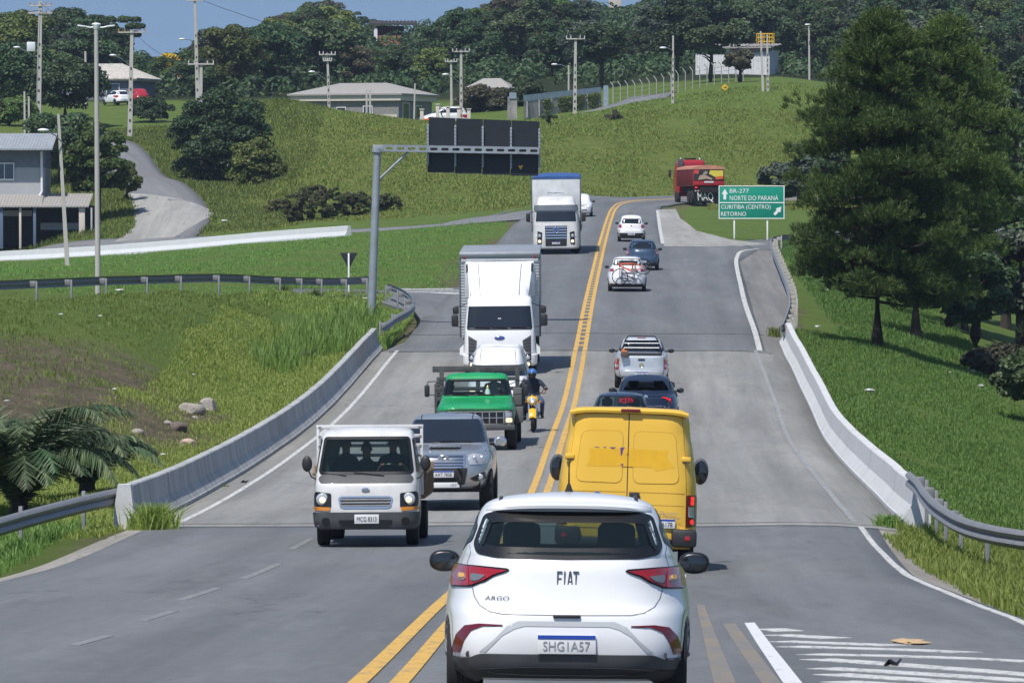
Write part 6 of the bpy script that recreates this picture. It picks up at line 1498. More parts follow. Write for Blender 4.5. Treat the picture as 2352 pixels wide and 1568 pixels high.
# ------------------------------------------------------------------ 1: white hatchback in the foreground, seen from behind
def hatch_front():
 root = empty('hatchback_car'); tag(root, 'white hatchback nearest the camera, seen from behind, with lettering on its tailgate', 'car')
 rows = [  # zf, yf, zr, yr, zs, w, nf, nr
  (.20, 1.85, .19, -1.84, .20, .74, 4, 5), (.24, 1.93, .24, -1.92, .24, .80, 4, 5), (.34, 1.98, .36, -1.965, .34, .85, 4, 5), (.50, 2.0, .50, -1.985, .50, .868, 3.6, 4.6),
  (.60, 1.99, .62, -1.975, .66, .866, 3.4, 4.2), (.68, 1.95, .72, -1.93, .78, .856, 3.2, 3.8), (.76, 1.85, .84, -1.905, .88, .836, 3, 3.6), (.84, 1.60, .96, -1.885, .955, .80, 3, 3.6),
  (.92, 1.30, 1.04, -1.85, 1.005, .772, 3, 3.7), (1.00, 1.02, 1.09, -1.80, 1.05, .748, 3.2, 4), (1.12, .80, 1.20, -1.68, 1.15, .705, 3.4, 4.4), (1.24, .58, 1.30, -1.565, 1.26, .662, 3.6, 4.6),
  (1.34, .36, 1.375, -1.49, 1.345, .622, 3.8, 4.6), (1.40, .18, 1.425, -1.455, 1.40, .578, 3.6, 4.2), (1.45, -.05, 1.452, -1.37, 1.437, .50, 3.2, 3.6), (1.478, -.3, 1.478, -1.15, 1.462, .36, 2.6, 3), (1.490, -.6, 1.490, -.85, 1.486, .04, 2, 2)]
 sh = Shell(rows, 7, 160)
 rg = fillet([(-.50, 1.345), (.50, 1.345), (.585, 1.325), (.655, 1.12), (.63, 1.055), (.50, 1.028), (0, 1.020), (-.50, 1.028), (-.63, 1.055), (-.655, 1.12), (-.585, 1.325)], .035); hole = shrink(rg, .05)
 ws = fillet([(-.60, 1.02), (.60, 1.02), (.52, 1.36), (-.52, 1.36)], .05)
 sh.cut(hole, 'rear'); sh.cut(shrink(ws, .03), 'front')
 side = fillet([(.75, 1.03), (.1, 1.36), (-.95, 1.37), (-1.35, 1.24), (-1.40, 1.14), (-.9, 1.07)], .04)
 for a in ('left', 'right'): sh.cut(shrink(side, .03), a)
 for yw in (-1.26, 1.26): sh.cut_wheel(yw, .30)
 sh.build('body', root, P_WHITE); arch_lips(sh, root, (-1.26, 1.26), .305, P_WHITE)
 d = dense(rg, .03); ring_patch(sh, d, shrink(d, .075), 'rear', 'window_seal', root, M_RUB, .006)
 patch(sh, shrink(dense(rg, .06), .03), 'rear', 'rear_window', root, G_SEE, .003, .12, 0)
 d = dense(ws, .05); ring_patch(sh, d, shrink(d, .07), 'front', 'window_seal', root, M_RUB, .006); patch(sh, d, 'front', 'windscreen', root, G_SCREEN, .003, .12, 0)
 for a in ('left', 'right'):
  d = dense(side, .05); ring_patch(sh, d, shrink(d, .05), a, 'window_seal', root, M_RUB, .005); patch(sh, d, a, 'side_window', root, G_SEE, .003, .12, 0)
  seam(sh, [(.82, .95), (.80, .45), (-.2, .40), (-.25, 1.1)], a, root); seam(sh, [(-.22, .42), (-.9, .45), (-1.15, .8), (-1.3, 1.1)], a, root)
  B = MB(P_WHITE); k = -1 if a == 'left' else 1; B.box((k*.83, -.05, .88), (.03, .2, .035), .012); B.obj('door_handle', root)
 # lower bumper, plinth and its slot
 patch(sh, fillet([(-.87, .36), (-.66, .345), (-.60, .375), (.60, .375), (.66, .345), (.87, .36), (.84, .27), (.62, .19), (-.62, .19), (-.84, .27)], .03), 'rear', 'bumper_skirt', root, M_PLASG, .016, .06)
 patch(sh, fillet([(-.78, .27), (-.3, .29), (.3, .29), (.78, .27), (.6, .19), (-.6, .19)], .03), 'rear', 'diffuser', root, M_PLAS, .026, .08)
 # number plate niche, its rim shading painted on as a grey band
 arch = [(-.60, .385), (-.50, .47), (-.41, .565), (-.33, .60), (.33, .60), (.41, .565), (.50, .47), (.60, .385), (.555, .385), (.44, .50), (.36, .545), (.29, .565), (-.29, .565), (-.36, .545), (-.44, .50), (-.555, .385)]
 patch(sh, arch, 'rear', 'plate_arch_shade', root, mat('niche_shade_grey', (.46, .48, .50), .5), .004, .03, .0)
 p, _ = sh.ray(0, .45, 'rear', 0); plate(root, (.0, p.y-.018, .443), 'SHG1A57', '-y', .402, .13, True, M_INKG)
 B = MB(M_PLAS); B.box((0, sh.ray(0, .632, 'rear', 0)[0].y-.008, .635), (.19, .03, .022), .008); B.obj('tailgate_grip', root)
 # tail lamps
 for s in (-1, 1):
  f = lambda l: [(s*a, b) for a, b in l]
  out = fillet(f([(.395, .945), (.41, .957), (.62, .972), (.78, .977), (.812, .94), (.822, .835), (.80, .818), (.66, .825), (.565, .865), (.50, .905), (.44, .925)]), .012)
  patch(sh, out, 'rear', 'tail_lamp', root, M_RUB, .010, .04, .012); lamp = root.children[-1]
  patch(sh, fillet(f([(.41, .942), (.62, .962), (.672, .965), (.663, .833), (.57, .872), (.50, .913)]), .01), 'rear', 'inner_lens', lamp, M_RED, .018, .03, .006)
  patch(sh, fillet(f([(.680, .966), (.775, .970), (.800, .935), (.812, .838), (.795, .826), (.670, .832)]), .012), 'rear', 'outer_lens', lamp, M_RED, .018, .03, .006)
  patch(sh, fillet(f([(.545, .906), (.655, .917), (.652, .862), (.60, .868)]), .02), 'rear', 'reversing_lens', lamp, mat('smoked_lens', (.16, .18, .20), .1, spec=.9), .024, .03, .004)
  patch(sh, fillet(f([(.690, .918), (.752, .920), (.748, .870), (.69, .866)]), .02), 'rear', 'indicator_lens', lamp, mat('lens_silver', (.30, .20, .18), .2), .024, .03, .004)
  patch(sh, fillet(f([(.70, .912), (.735, .914), (.735, .884), (.70, .882)]), .012), 'rear', 'bulb', lamp, mat('amber_bulb', (.85, .45, .10), .3), .029, .03, .003)
  # reflector blade in the bumper corner
  patch(sh, fillet(f([(.44, .573), (.60, .578), (.70, .562), (.76, .50), (.80, .38), (.735, .375), (.70, .47), (.655, .53), (.58, .560), (.44, .568)]), .006), 'rear', 'reflector', root, M_REDD, .008, .03, .006)
 # shut lines
 seam(sh, [(-.655, .82), (-.64, .76), (-.60, .70), (-.53, .66), (-.44, .645), (-.12, .642), (.12, .642), (.44, .645), (.53, .66), (.60, .70), (.64, .76), (.655, .82)], 'rear', root)
 seam(sh, [(-.44, .560), (-.60, .566)], 'rear', root, .004); seam(sh, [(.60, .566), (.44, .560)], 'rear', root, .004)
 seam(sh, [(-.70, .98), (-.675, 1.06), (-.69, 1.14)], 'rear', root, .004); seam(sh, [(.70, .98), (.675, 1.06), (.69, 1.14)], 'rear', root, .004)
 for x in (-.47, .47): 
  B = MB(M_PLAS); a = [sh.ray(x*(1-.0*k), -1.42+k*.12, 'top', .004)[0] for k in range(12)]
  B.loft([[p+Vector((-.013, 0, 0)), p+Vector((.013, 0, 0)), p+Vector((.013, 0, -.02)), p+Vector((-.013, 0, -.02))] for p in a]); B.obj('roof_channel', root)
 # spoiler lip
 rings = []
 for x in np.linspace(-.575, .575, 15):
  b = sh.ray(x, 1.36, 'rear', 0)[0]; k = (abs(x)/.575)**3; rings.append([Vector((x, b.y+.10, 1.432-.035*k)), Vector((x, b.y-.01, 1.415-.035*k)), Vector((x, b.y-.085+.05*k, 1.392-.03*k)), Vector((x, b.y-.08+.05*k, 1.372-.03*k)), Vector((x, b.y+.0, 1.366-.03*k)), Vector((x, b.y+.08, 1.40-.035*k))])
 B = MB(P_WHITE); B.loft(rings); B.obj('spoiler', root, 50)
 B = MB(M_PLAS); q = sh.ray(.0, -.95, 'top', 0)[0]; B.cyl(q, q+Vector((0, -.04, .05)), .03, .012, 12); B.cyl(q+Vector((0, -.04, .05)), q+Vector((0, -.08, .21)), .007, .004, 8); B.obj('antenna', root)
 y = sh.ray(0, .89, 'rear', 0)[0].y-.006; lt = mat('badge_grey', (.10, .13, .15), .3, .5)
 # four tall badge letters built from strokes
 B = MB(lt); h = .105; z0 = .838; t = .0085; yb = y
 def st(a, b): B.prism([(a[0]-t/2, a[1]), (a[0]+t/2, a[1]), (b[0]+t/2, b[1]), (b[0]-t/2, b[1])], 'xz', yb, yb+.012)
 def hb(x0, x1, z): B.box(((x0+x1)/2, yb+.006, z), (x1-x0, .012, t))
 st((-.066, z0), (-.066, z0+h)); hb(-.066, -.035, z0+h-t/2); hb(-.066, -.040, z0+h*.52)
 st((-.018, z0), (-.018, z0+h))
 st((.004, z0), (.018, z0+h)); st((.036, z0), (.022, z0+h)); hb(.008, .032, z0+h*.32)
 st((.060, z0), (.060, z0+h)); hb(.040, .080, z0+h-t/2); B.obj('badge_lettering', root)
 text_obj('model_lettering', 'ARGO', root, (-.478, sh.ray(-.478, .752, 'rear', 0)[0].y-.004, .752), .165, .028, lt, '-y', .008, .2, sh)
 for s in (-1, 1): mirror(root, (s*.91, .52, .97), 1, M_RUB, (s*.76, .60, .93), -1, (.225, .17, .16))
 for x in (-.735, .735):
  for yw in (-1.26, 1.26): wheel(root, x, yw, .305, .195)
 under(root, 1.25, -1.75, 1.8, .2, .42)
 B = MB(M_PLAS); B.box((0, .92, .93), (1.3, .5, .12), .04); B.box((0, -1.45, .90), (1.1, .5, .04), .01); B.obj('dashboard', root)
 B = MB(M_SEAT); B.box((0, -.85, .72), (1.15, .16, .42), .05); B.obj('rear_bench', root)
 for x in (-.34, .34): seat(root, x, -.05, .42)
 for x in (-.34, .34): B = MB(M_SEAT); B.box((x, -.86, 1.02), (.24, .09, .16), .04); B.obj('headrest', root)
 place(root, 1304, 3.13); occupant(root, -.34, -.02, .46, 'driver of the foreground hatchback, dark silhouette on the left', wheelpos=1); occupant(root, .35, -.02, .47, 'passenger of the foreground hatchback, dark silhouette on the right', lean=-1)
hatch_front()
# ------------------------------------------------------------------ a family of smaller cars built on the same shell
BASE = [(.20, 1.85, .19, -1.84, .20, .74, 4, 5), (.24, 1.93, .24, -1.92, .24, .80, 4, 5), (.34, 1.98, .36, -1.965, .34, .85, 4, 5), (.50, 2.0, .50, -1.985, .50, .866, 3.6, 4.6),
 (.60, 1.99, .62, -1.975, .66, .866, 3.4, 4.2), (.68, 1.95, .72, -1.94, .78, .856, 3.2, 3.8), (.76, 1.85, .84, -1.915, .88, .836, 3, 3.6), (.84, 1.60, .93, -1.885, .93, .805, 3, 3.6),
 (.92, 1.30, 1.0, -1.84, .985, .775, 3, 3.7), (1.00, 1.02, 1.06, -1.78, 1.03, .745, 3.2, 4), (1.12, .80, 1.16, -1.68, 1.13, .70, 3.4, 4.4), (1.24, .58, 1.27, -1.58, 1.24, .66, 3.6, 4.6),
 (1.34, .36, 1.37, -1.48, 1.335, .62, 3.8, 4.6), (1.42, .15, 1.43, -1.38, 1.40, .57, 3.6, 4.2), (1.46, -.05, 1.46, -1.28, 1.44, .49, 3.2, 3.6), (1.482, -.3, 1.482, -1.1, 1.466, .36, 2.6, 3), (1.490, -.6, 1.490, -.85, 1.486, .04, 2, 2)]
def small_car(label, paint, L=4.0, Wd=1.70, H=1.49, rear='hatch', lamps=None, lampm=None, dark_bumper=None, txt='', rwin=None, clear=False, see=False, front=True, name='hatchback_car', roofbars=False, glassm=None, skirt=True):
 root = empty(name); tag(root, label, 'car'); sx, sy, sz = Wd/1.732, L/3.985, H/1.49; rows = []
 for i, (zf, yf, zr, yr, zs, w, a, b) in enumerate(BASE):
  if rear == 'sedan':
   yr = {7: -1.86, 8: -1.70, 9: -1.42, 10: -1.22, 11: -1.05, 12: -.9, 13: -.75, 14: -.65, 15: -.6, 16: -.55}.get(i, yr); zr = {6: .86, 7: .90, 8: .93, 9: .96}.get(i, zr)
  rows.append((zf*sz, yf*sy, zr*sz, yr*sy, zs*sz, w*sx, a, b))
 sh = Shell(rows, 5, 96); S = lambda pl, k=1: [(a*sx*k, b*sz) for a, b in pl]; Sd = lambda pl: [(a*sy, b*sz) for a, b in pl]
 rw = rwin or [(-.54, 1.35), (.54, 1.35), (.62, 1.10), (.60, 1.04), (-.60, 1.04), (-.62, 1.10)]
 if rear == 'sedan' and not rwin: rw = [(-.50, 1.37), (.50, 1.37), (.62, 1.03), (-.62, 1.03)]
 rg = dense(fillet(S(rw), .05), .05); ws = dense(fillet(S([(-.64, 1.02), (.64, 1.02), (.54, 1.36), (-.54, 1.36)]), .05), .06)
 sg = dense(fillet(Sd([(.72, 1.03), (.1, 1.36), (-1.0 if rear == 'hatch' else -.75, 1.37), (-1.36 if rear == 'hatch' else -1.05, 1.18), (-1.2 if rear == 'hatch' else -1.1, 1.06)]), .04), .06)
 if see: sh.cut(shrink(rg, .03), 'rear'); sh.cut(shrink(ws, .03), 'front'); sh.cut(shrink(sg, .03), 'left'); sh.cut(shrink(sg, .03), 'right')
 r = .30*sz
 for yw in (-1.26*sy, 1.26*sy): sh.cut_wheel(yw, r)
 sh.build('body', root, paint); arch_lips(sh, root, (-1.26*sy, 1.26*sy), r, paint, .24)
 gm = glassm or (G_SEE if see else M_GLD)
 patch(sh, rg, 'rear', 'rear_window', root, gm, .004, .12, 0 if see else .006); ring_patch(sh, rg, shrink(rg, .03), 'rear', 'window_seal', root, M_RUB, .008)
 patch(sh, ws, 'front', 'windscreen', root, G_SCREEN if see else M_GLD, .004, .12, 0 if see else .006)
 for a in ('left', 'right'): patch(sh, sg, a, 'side_window', root, gm, .004, .12, 0 if see else .006); seam(sh, Sd([(-.2, 1.05), (-.25, .42)]), a, root)
 lm = lampm or M_RED
 for s in (-1, 1):
  pl = lamps or [(.60, .95), (.80, .93), (.83, .80), (.78, .70), (.66, .74)]
  patch(sh, fillet(S([(s*a, b) for a, b in pl]), .02), 'rear', 'tail_lamp', root, lm, .010, .05, .01)
  if clear:
   cx = sum(a for a, b in pl)/len(pl); cz = sum(b for a, b in pl)/len(pl); patch(sh, fillet(S([(s*(cx-.05), cz-.05), (s*(cx+.05), cz-.05), (s*(cx+.05), cz+.03), (s*(cx-.05), cz+.03)]), .02), 'rear', 'clear_lens', root.children[-1], M_CLR, .02, .04, .005)
  if front:
   patch(sh, fillet(S([(s*.42, .70), (s*.78, .80), (s*.80, .68), (s*.48, .60)]), .02), 'front', 'headlamp', root, M_CLR, .010, .05, .01); patch(sh, fillet(S([(s*.55, .72), (s*.68, .74), (s*.68, .65), (s*.56, .64)]), .04), 'front', 'bulb', root.children[-1], M_HLON, .018, .04, .004)
 if skirt: patch(sh, fillet(S([(-.86, dark_bumper or .34), (.86, dark_bumper or .34), (.78, .21), (-.78, .21)]), .03), 'rear', 'bumper_skirt', root, M_PLAS, .014, .1)
 if front: patch(sh, fillet(S([(-.5, .48), (.5, .48), (.42, .28), (-.42, .28)]), .05), 'front', 'intake', root, M_PLAS, .008, .1); patch(sh, fillet(S([(-.36, .68), (.36, .68), (.33, .60), (-.33, .60)]), .02), 'front', 'grille', root, M_PLAS, .008, .1); p = sh.ray(0, .42*sz, 'front', 0)[0]; plate(root, (0, p.y+.02, .42*sz), txt or 'BEA 2H45', '+y')
 zp = (.44 if not (dark_bumper and dark_bumper > .5) else .5)*sz; p = sh.ray(0, zp, 'rear', 0)[0]; plate(root, (0, p.y-.018, zp), txt or 'BDR 4C18', '-y')
 seam(sh, S([(-.62, .92), (-.60, .62), (-.5, .58), (.5, .58), (.60, .62), (.62, .92)]), 'rear', root, .01)
 for s in (-1, 1): mirror(root, (s*.90*sx, .55*sy, .98*sz), s, M_RUB if paint not in (P_WHITE,) else M_RUB, (s*.74*sx, .60*sy, .95*sz), -1 if not front else -1, (.2, .18, .14))
 for x in (-.74*sx, .74*sx):
  for yw in (-1.26*sy, 1.26*sy): wheel(root, x, yw, r, .18, M_STEELW)
 under(root, 1.2*sx, -1.7*sy, 1.75*sy, .19, .4)
 if see:
  B = MB(M_PLAS); B.box((0, .9*sy, .9*sz), (1.25*sx, .5, .12), .04); B.obj('dashboard', root); B = MB(M_PLAS); B.box((0, -1.4*sy, .92*sz), (1.1*sx, .4, .04), .01); B.obj('parcel_shelf', root)
  for x in (-.34, .34): seat(root, x, -.05, .42)
 return root, sh
def badge(root, sh, x, z, ax, r=.05, mt=None): 
 p = sh.ray(x, z, ax, .008)[0]; B = MB(mt or M_CHR); B.ball(p, 1, 2, (r, .012, r)); return B.obj('badge', root)

# ------------------------------------------------------------------ 2: yellow delivery van seen from behind
def yellow_van():
 root = empty('delivery_van'); tag(root, 'tall yellow delivery van with two blank rear doors, just ahead of the foreground hatchback', 'van')
 rows = [(.28, 2.35, .34, -2.36, .32, .93, 4, 9), (.34, 2.45, .38, -2.40, .38, .97, 4, 9), (.60, 2.5, .60, -2.42, .60, 1.0, 4, 9), (.78, 2.48, .85, -2.42, .85, 1.005, 4, 9), (.92, 2.35, 1.1, -2.415, 1.1, 1.0, 4, 9), (1.08, 1.95, 1.25, -2.41, 1.25, .99, 4, 9),
   (1.2, 1.6, 1.45, -2.40, 1.45, .965, 4.5, 9), (1.55, 1.25, 1.70, -2.39, 1.70, .93, 5, 9), (1.9, .9, 1.95, -2.38, 1.95, .885, 5, 8), (2.12, .55, 2.15, -2.37, 2.13, .865, 5, 8), (2.24, .3, 2.26, -2.35, 2.24, .84, 4.5, 8), (2.305, .1, 2.32, -2.29, 2.30, .79, 4, 7), (2.33, -.2, 2.335, -2.1, 2.325, .65, 3, 5), (2.345, -.8, 2.345, -1.3, 2.34, .05, 2, 2)]
 sh = Shell(rows, 6, 144)
 for yw in (-1.45, 1.5): sh.cut_wheel(yw, .34)
 sh.build('body', root, P_YEL); arch_lips(sh, root, (-1.45, 1.5), .345, P_YEL, .36)
 def X(zx): return (zx-862)*.00158
 def Zz(zy, x=0): return (1640-zy)*.00158+x*.035
 # doors as raised skins with pressed window panels
 for s in (-1, 1):
  f = lambda l: [(s*a, b) for a, b in l]
  patch(sh, fillet(f([(.006, 2.245), (.745, 2.23), (.80, 1.7), (.835, 1.2), (.838, .62), (.006, .62)]), .02), 'rear', 'rear_door', root, P_YEL, .010, .08, .012); dr = root.children[-1]
  out = fillet(f([(.08, 2.0), (.66, 1.99), (.735, 1.27), (.08, 1.26)]), .11, 6)
  patch(sh, dense(out, .06), 'rear', 'pressed_panel', dr, P_YEL, .017, .08, .008); seam(sh, out, 'rear', dr, .012, mat('yellow_groove', (.36, .19, .02), .6), 'groove', .0125, True)
  seam(sh, f([(.02, 1.135), (.82, 1.13)]), 'rear', dr, .008, mat('yellow_groove', (.36, .19, .02), .6), 'crease', .012); seam(sh, f([(.1, .96), (.82, .955)]), 'rear', dr, .006, mat('yellow_groove', (.36, .19, .02), .6), 'crease', .012)
  for z in (1.62, .60): B = MB(P_YEL); y = sh.ray(s*.82, z, 'rear', 0)[0].y; B.box((s*.83, y-.03, z), (.135, .07, .07), .015); B.m(M_SEAM).box((s*.83, y-.015, z-.042), (.12, .06, .012)); B.obj('hinge', dr)
  patch(sh, fillet(f([(.845, 1.11), (.985, 1.11), (.99, .66), (.85, .655)]), .02), 'rear', 'tail_lamp', root, M_REDD, .016, .05, .02); tl = root.children[-1]
  for z, mt in ((1.06, M_REDL), (1.0, M_REDL), (.73, M_REDL)): patch(sh, fillet(f([(.90, z+.03), (.94, z+.03), (.94, z-.03), (.90, z-.03)]), .018), 'rear', 'lit_lens', tl, mt, .021, .05, .004)
  patch(sh, fillet(f([(.875, .945), (.945, .945), (.945, .80), (.875, .80)]), .01), 'rear', 'clear_lens', tl, M_CLR, .021, .05, .004)
  B = MB(M_PLAS); B.box((s*.83, -2.46, .50), (.36, .22, .26), .05); B.obj('bumper_corner', root); B = MB(M_RED); B.box((s*.88, -2.575, .50), (.075, .012, .065), .004); B.obj('reflector', root.children[-1])
  B = MB(M_PLASG); B.ball((s*1.07, 1.75, 1.40), 1, 3, (.12, .09, .20)); mo = B.obj('mirror', root); B = MB(M_GLD); B.ball((s*1.07, 1.675, 1.40), 1, 2, (.095, .02, .17)); B.obj('mirror_glass', mo); B = MB(M_PLAS); B.cyl((s*1.1, 1.78, 1.35), (s*.95, 1.8, 1.28), .04, n=8); B.obj('mirror_arm', mo)
 seam(sh, [(0, 2.25), (0, .62)], 'rear', root, .014, M_RUB, off=.011); seam(sh, [(-.76, 2.242), (.76, 2.242)], 'rear', root, .014, mat('yellow_groove', (.36, .19, .02), .6))
 for s in (-1, 1): seam(sh, [(s*.75, 2.235), (s*.805, 1.7), (s*.842, 1.2), (s*.845, .62)], 'rear', root, .012, mat('yellow_groove', (.36, .19, .02), .6))
 # overhanging roof lip with brake light
 rings = []
 for x in np.linspace(-.845, .845, 17):
  k = (abs(x)/.845)**6; yb = -2.36+.05*k; z = 2.29-.045*k; rings.append([Vector((x, yb+.2, z+.035)), Vector((x, yb-.03, z+.028)), Vector((x, yb-.07, z)), Vector((x, yb-.06, z-.035)), Vector((x, yb+.04, z-.04))])
 B = MB(P_YEL); B.loft(rings); B.obj('roof_lip', root, 50)
 B = MB(M_REDD); B.box((.02, -2.435, 2.292), (.285, .04, .045), .02); B.obj('brake_light', root)
 B = MB(M_PLAS); B.box((.105, -2.455, 1.065), (.15, .03, .13), .012); B.m(M_CHR).box((.12, -2.475, 1.06), (.04, .012, .06), .005); B.obj('door_lock', root)
 B = MB(M_CHR); B.lathe([(.001, -.01), (.058, -.01), (.06, 0), (.06, .01)], (-.425, -2.45, 1.08), 'y', 24); B.m(M_PLB).lathe([(.001, -.016), (.045, -.014), (.045, 0)], (-.425, -2.45, 1.08), 'y', 24); e = B.obj('emblem', root)
 text_obj('emblem_lettering', 'FIAT', e, (-.425, -2.468, 1.08), .06, .035, M_CHR, '-y', .003)
 text_obj('model_lettering', 'Ducato', root, (.60, -2.447, .85), .25, .055, M_INKG, '-y', .003, .3); text_obj('model_lettering', 'Maxicargo', root, (.655, -2.447, .785), .26, .045, M_INKG, '-y', .003, .3)
 gh = mat('faded_decal', (.78, .44, .02), .38, var=.1, vscale=6); patch(sh, [(-.55, 1.735), (-.006, 1.75), (-.006, 1.495), (-.58, 1.49), (-.54, 1.6)], 'rear', 'decal_ghost', root, gh, .0195, .1, 0); patch(sh, [(.006, 1.75), (.575, 1.74), (.54, 1.65), (.66, 1.50), (.40, 1.44), (.36, 1.49), (.006, 1.495)], 'rear', 'decal_ghost', root, gh, .0195, .1, 0)
 pv = mat('purple_remnant', (.10, .04, .22), .6); 
 for pl in ([(-.27, 1.765), (-.175, 1.765), (-.22, 1.735)], [(-.115, 1.765), (-.04, 1.765), (-.07, 1.74), (-.085, 1.66), (-.105, 1.645)], [(-.105, 1.53), (-.06, 1.53), (-.08, 1.49)], [(-.50, 1.762), (-.42, 1.765), (-.42, 1.752)], [(-.36, 1.765), (-.31, 1.765), (-.33, 1.75)], [(-.02, 1.68), (-.008, 1.68), (-.008, 1.63)]): patch(sh, pl, 'rear', 'decal_remnant', root, pv, .021, .1, 0)
 B = MB(M_PLAS); B.box((0, -2.50, .43), (1.3, .2, .12), .03); B.obj('step_bumper', root); plate(root, (.5, -2.45, .70), 'AVK 6178', '-y')
 patch(sh, fillet([(.6, 1.35), (1.9, 1.2), (1.1, 1.95), (.6, 1.98)], .05), 'left', 'side_window', root, M_GLD); patch(sh, fillet([(.6, 1.35), (1.9, 1.2), (1.1, 1.95), (.6, 1.98)], .05), 'right', 'side_window', root, M_GLD); patch(sh, fillet([(-.85, 1.25), (.85, 1.25), (.72, 2.0), (-.72, 2.0)], .06), 'front', 'windscreen', root, M_GLD, step=.1)
 for x in (-.87, .87):
  for yw in (-1.45, 1.5): wheel(root, x, yw, .335, .21, M_STEELW)
 under(root, 1.5, -2.2, 2.2, .3, .5); place(root, 1437, 6.38, L=2.9); root.rotation_quaternion = root.rotation_quaternion @ Quaternion((0, 1, 0), R(1.3))
yellow_van()

# ------------------------------------------------------------------ 3: small white flatbed truck, oncoming
def cab_over(root, rows, sub, paint): sh = Shell(rows, sub, 120); return sh
def small_truck():
 root = empty('flatbed_truck'); tag(root, 'small white flatbed truck coming towards the camera with three people in its cab', 'truck')
 f, r = 2.45, .95
 rows = [(.30, f-.05, .35, r, .30, .78, 6, 12), (.36, f-.01, .4, r, .36, .84, 6, 12), (.58, f, .6, r, .58, .855, 6, 12), (.80, f-.03, .8, r, .80, .855, 6, 12), (1.0, f-.08, 1.0, r, 1.0, .85, 6, 12), (1.08, f-.13, 1.1, r, 1.08, .845, 6, 12), (1.20, f-.24, 1.2, r, 1.22, .835, 6, 12), (1.50, f-.47, 1.5, r, 1.5, .80, 6, 12), (1.78, f-.70, 1.78, r, 1.78, .755, 6, 12), (1.87, f-.82, 1.87, r+.02, 1.86, .72, 5, 9), (1.92, f-.98, 1.92, r+.08, 1.90, .62, 4, 6), (1.94, f-1.1, 1.94, r+.3, 1.93, .05, 2, 2)]
 sh = Shell(rows, 7, 160)
 wsn = dense(fillet([(-.70, 1.78), (.70, 1.78), (.775, 1.22), (.74, 1.17), (-.74, 1.17), (-.775, 1.22)], .06), .04)
 sg = dense(fillet([(2.05, 1.2), (1.70, 1.75), (1.05, 1.76), (1.05, 1.18)], .05), .06)
 bk = dense(fillet([(-.55, 1.25), (.55, 1.25), (.5, 1.68), (-.5, 1.68)], .05), .06)
 sh.cut(shrink(wsn, .03), 'front'); sh.cut(shrink(sg, .02), 'left'); sh.cut(shrink(sg, .02), 'right'); sh.cut(shrink(bk, .02), 'rear'); sh.cut_wheel(1.6, .31)
 sh.build('cab', root, P_WHITE2); cabp = root.children[-1]
 ring_patch(sh, wsn, shrink(wsn, .045), 'front', 'window_seal', root, M_RUB, .008); patch(sh, wsn, 'front', 'windscreen', root, G_SCREEN, .004, .12, 0)
 for a in ('left', 'right'): patch(sh, sg, a, 'side_window', root, G_SEE, .004, .12, 0); ring_patch(sh, sg, shrink(sg, .03), a, 'window_seal', root, M_RUB, .006); seam(sh, [(2.12, 1.15), (2.1, .45), (1.0, .45)], a, root)
 patch(sh, fillet([(-.74, 1.165), (.74, 1.165), (.78, 1.10), (.74, 1.035), (-.74, 1.035), (-.78, 1.10)], .03), 'front', 'cowl_panel', root, M_PLASG, .008, .06)
 for x in (-.30, .32): B = MB(M_RUB); a = sh.ray(x, 1.14, 'front', .02)[0]; b = sh.ray(x+.42 if x > 0 else x+.5, 1.19, 'front', .03)[0]; B.tube([a, b], .008, 5); B.obj('wiper', root)
 gr = fillet([(-.45, .79), (-.40, .825), (.40, .825), (.45, .79), (.42, .65), (.36, .625), (-.36, .625), (-.42, .65)], .03)
 patch(sh, gr, 'front', 'grille', root, M_CHR, .012, .05, .02); g = root.children[-1]; patch(sh, shrink(dense(gr, .05), .028), 'front', 'grille_void', g, M_PLAS, .015, .06, .002)
 for z in (.77, .72, .67): patch(sh, [(-.41, z+.011), (.41, z+.011), (.41, z-.011), (-.41, z-.011)], 'front', 'slat', g, M_RAIL, .024, .1, .006)
 B = MB(M_CHR); p = sh.ray(0, .925, 'front', .01)[0]; B.lathe([(.001, 0), (.05, 0), (.065, .004), (.068, .012), (.06, .014)], p, 'y', 24)
 for v in B.bm.verts: v.co.z = p.z+(v.co.z-p.z)*.55
 e = B.obj('badge', root); text_obj('badge_lettering', 'KIA', e, (0, p.y+.018, p.z), .085, .035, M_INK, '+y', .002)
 for s in (-1, 1):
  F = lambda l: [(s*a, b) for a, b in l]
  patch(sh, fillet(F([(.56, .87), (.82, .90), (.845, .84), (.845, .66), (.56, .64)]), .03), 'front', 'headlamp', root, M_RUB, .012, .05, .02); h = root.children[-1]
  c = sh.ray(s*.70, .775, 'front', .012)[0]; B = MB(M_CLR); B.ball(c, 1, 3, (.105, .03, .105)); B.obj('reflector', h); B = MB(M_HLON); B.ball(c+Vector((0, .022, -.01)), 1, 2, (.055, .015, .055)); B.obj('bulb', h)
  patch(sh, fillet(F([(.57, .645), (.845, .655), (.845, .60), (.585, .585)]), .015), 'front', 'indicator', h, M_AMB, .02, .05, .01)
  B = MB(M_PLAS); B.ball((s*.97, 2.1, 1.35), 1, 3, (.085, .05, .13)); m_ = B.obj('mirror', root); B = MB(M_PLAS); B.tube([(s*.95, 2.1, 1.25), (s*.90, 2.12, 1.14), (s*.83, 2.1, 1.10)], .014, 6); B.obj('mirror_arm', m_)
 patch(sh, fillet([(-.85, .565), (.85, .565), (.85, .36), (.80, .29), (-.80, .29), (-.85, .36)], .03), 'front', 'bumper', root, M_PLASG, .03, .06, .04); b = root.children[-1]
 patch(sh, fillet([(-.45, .44), (.45, .44), (.42, .37), (-.42, .37)], .03), 'front', 'bumper_slot', b, M_RUB, .034, .1, .002)
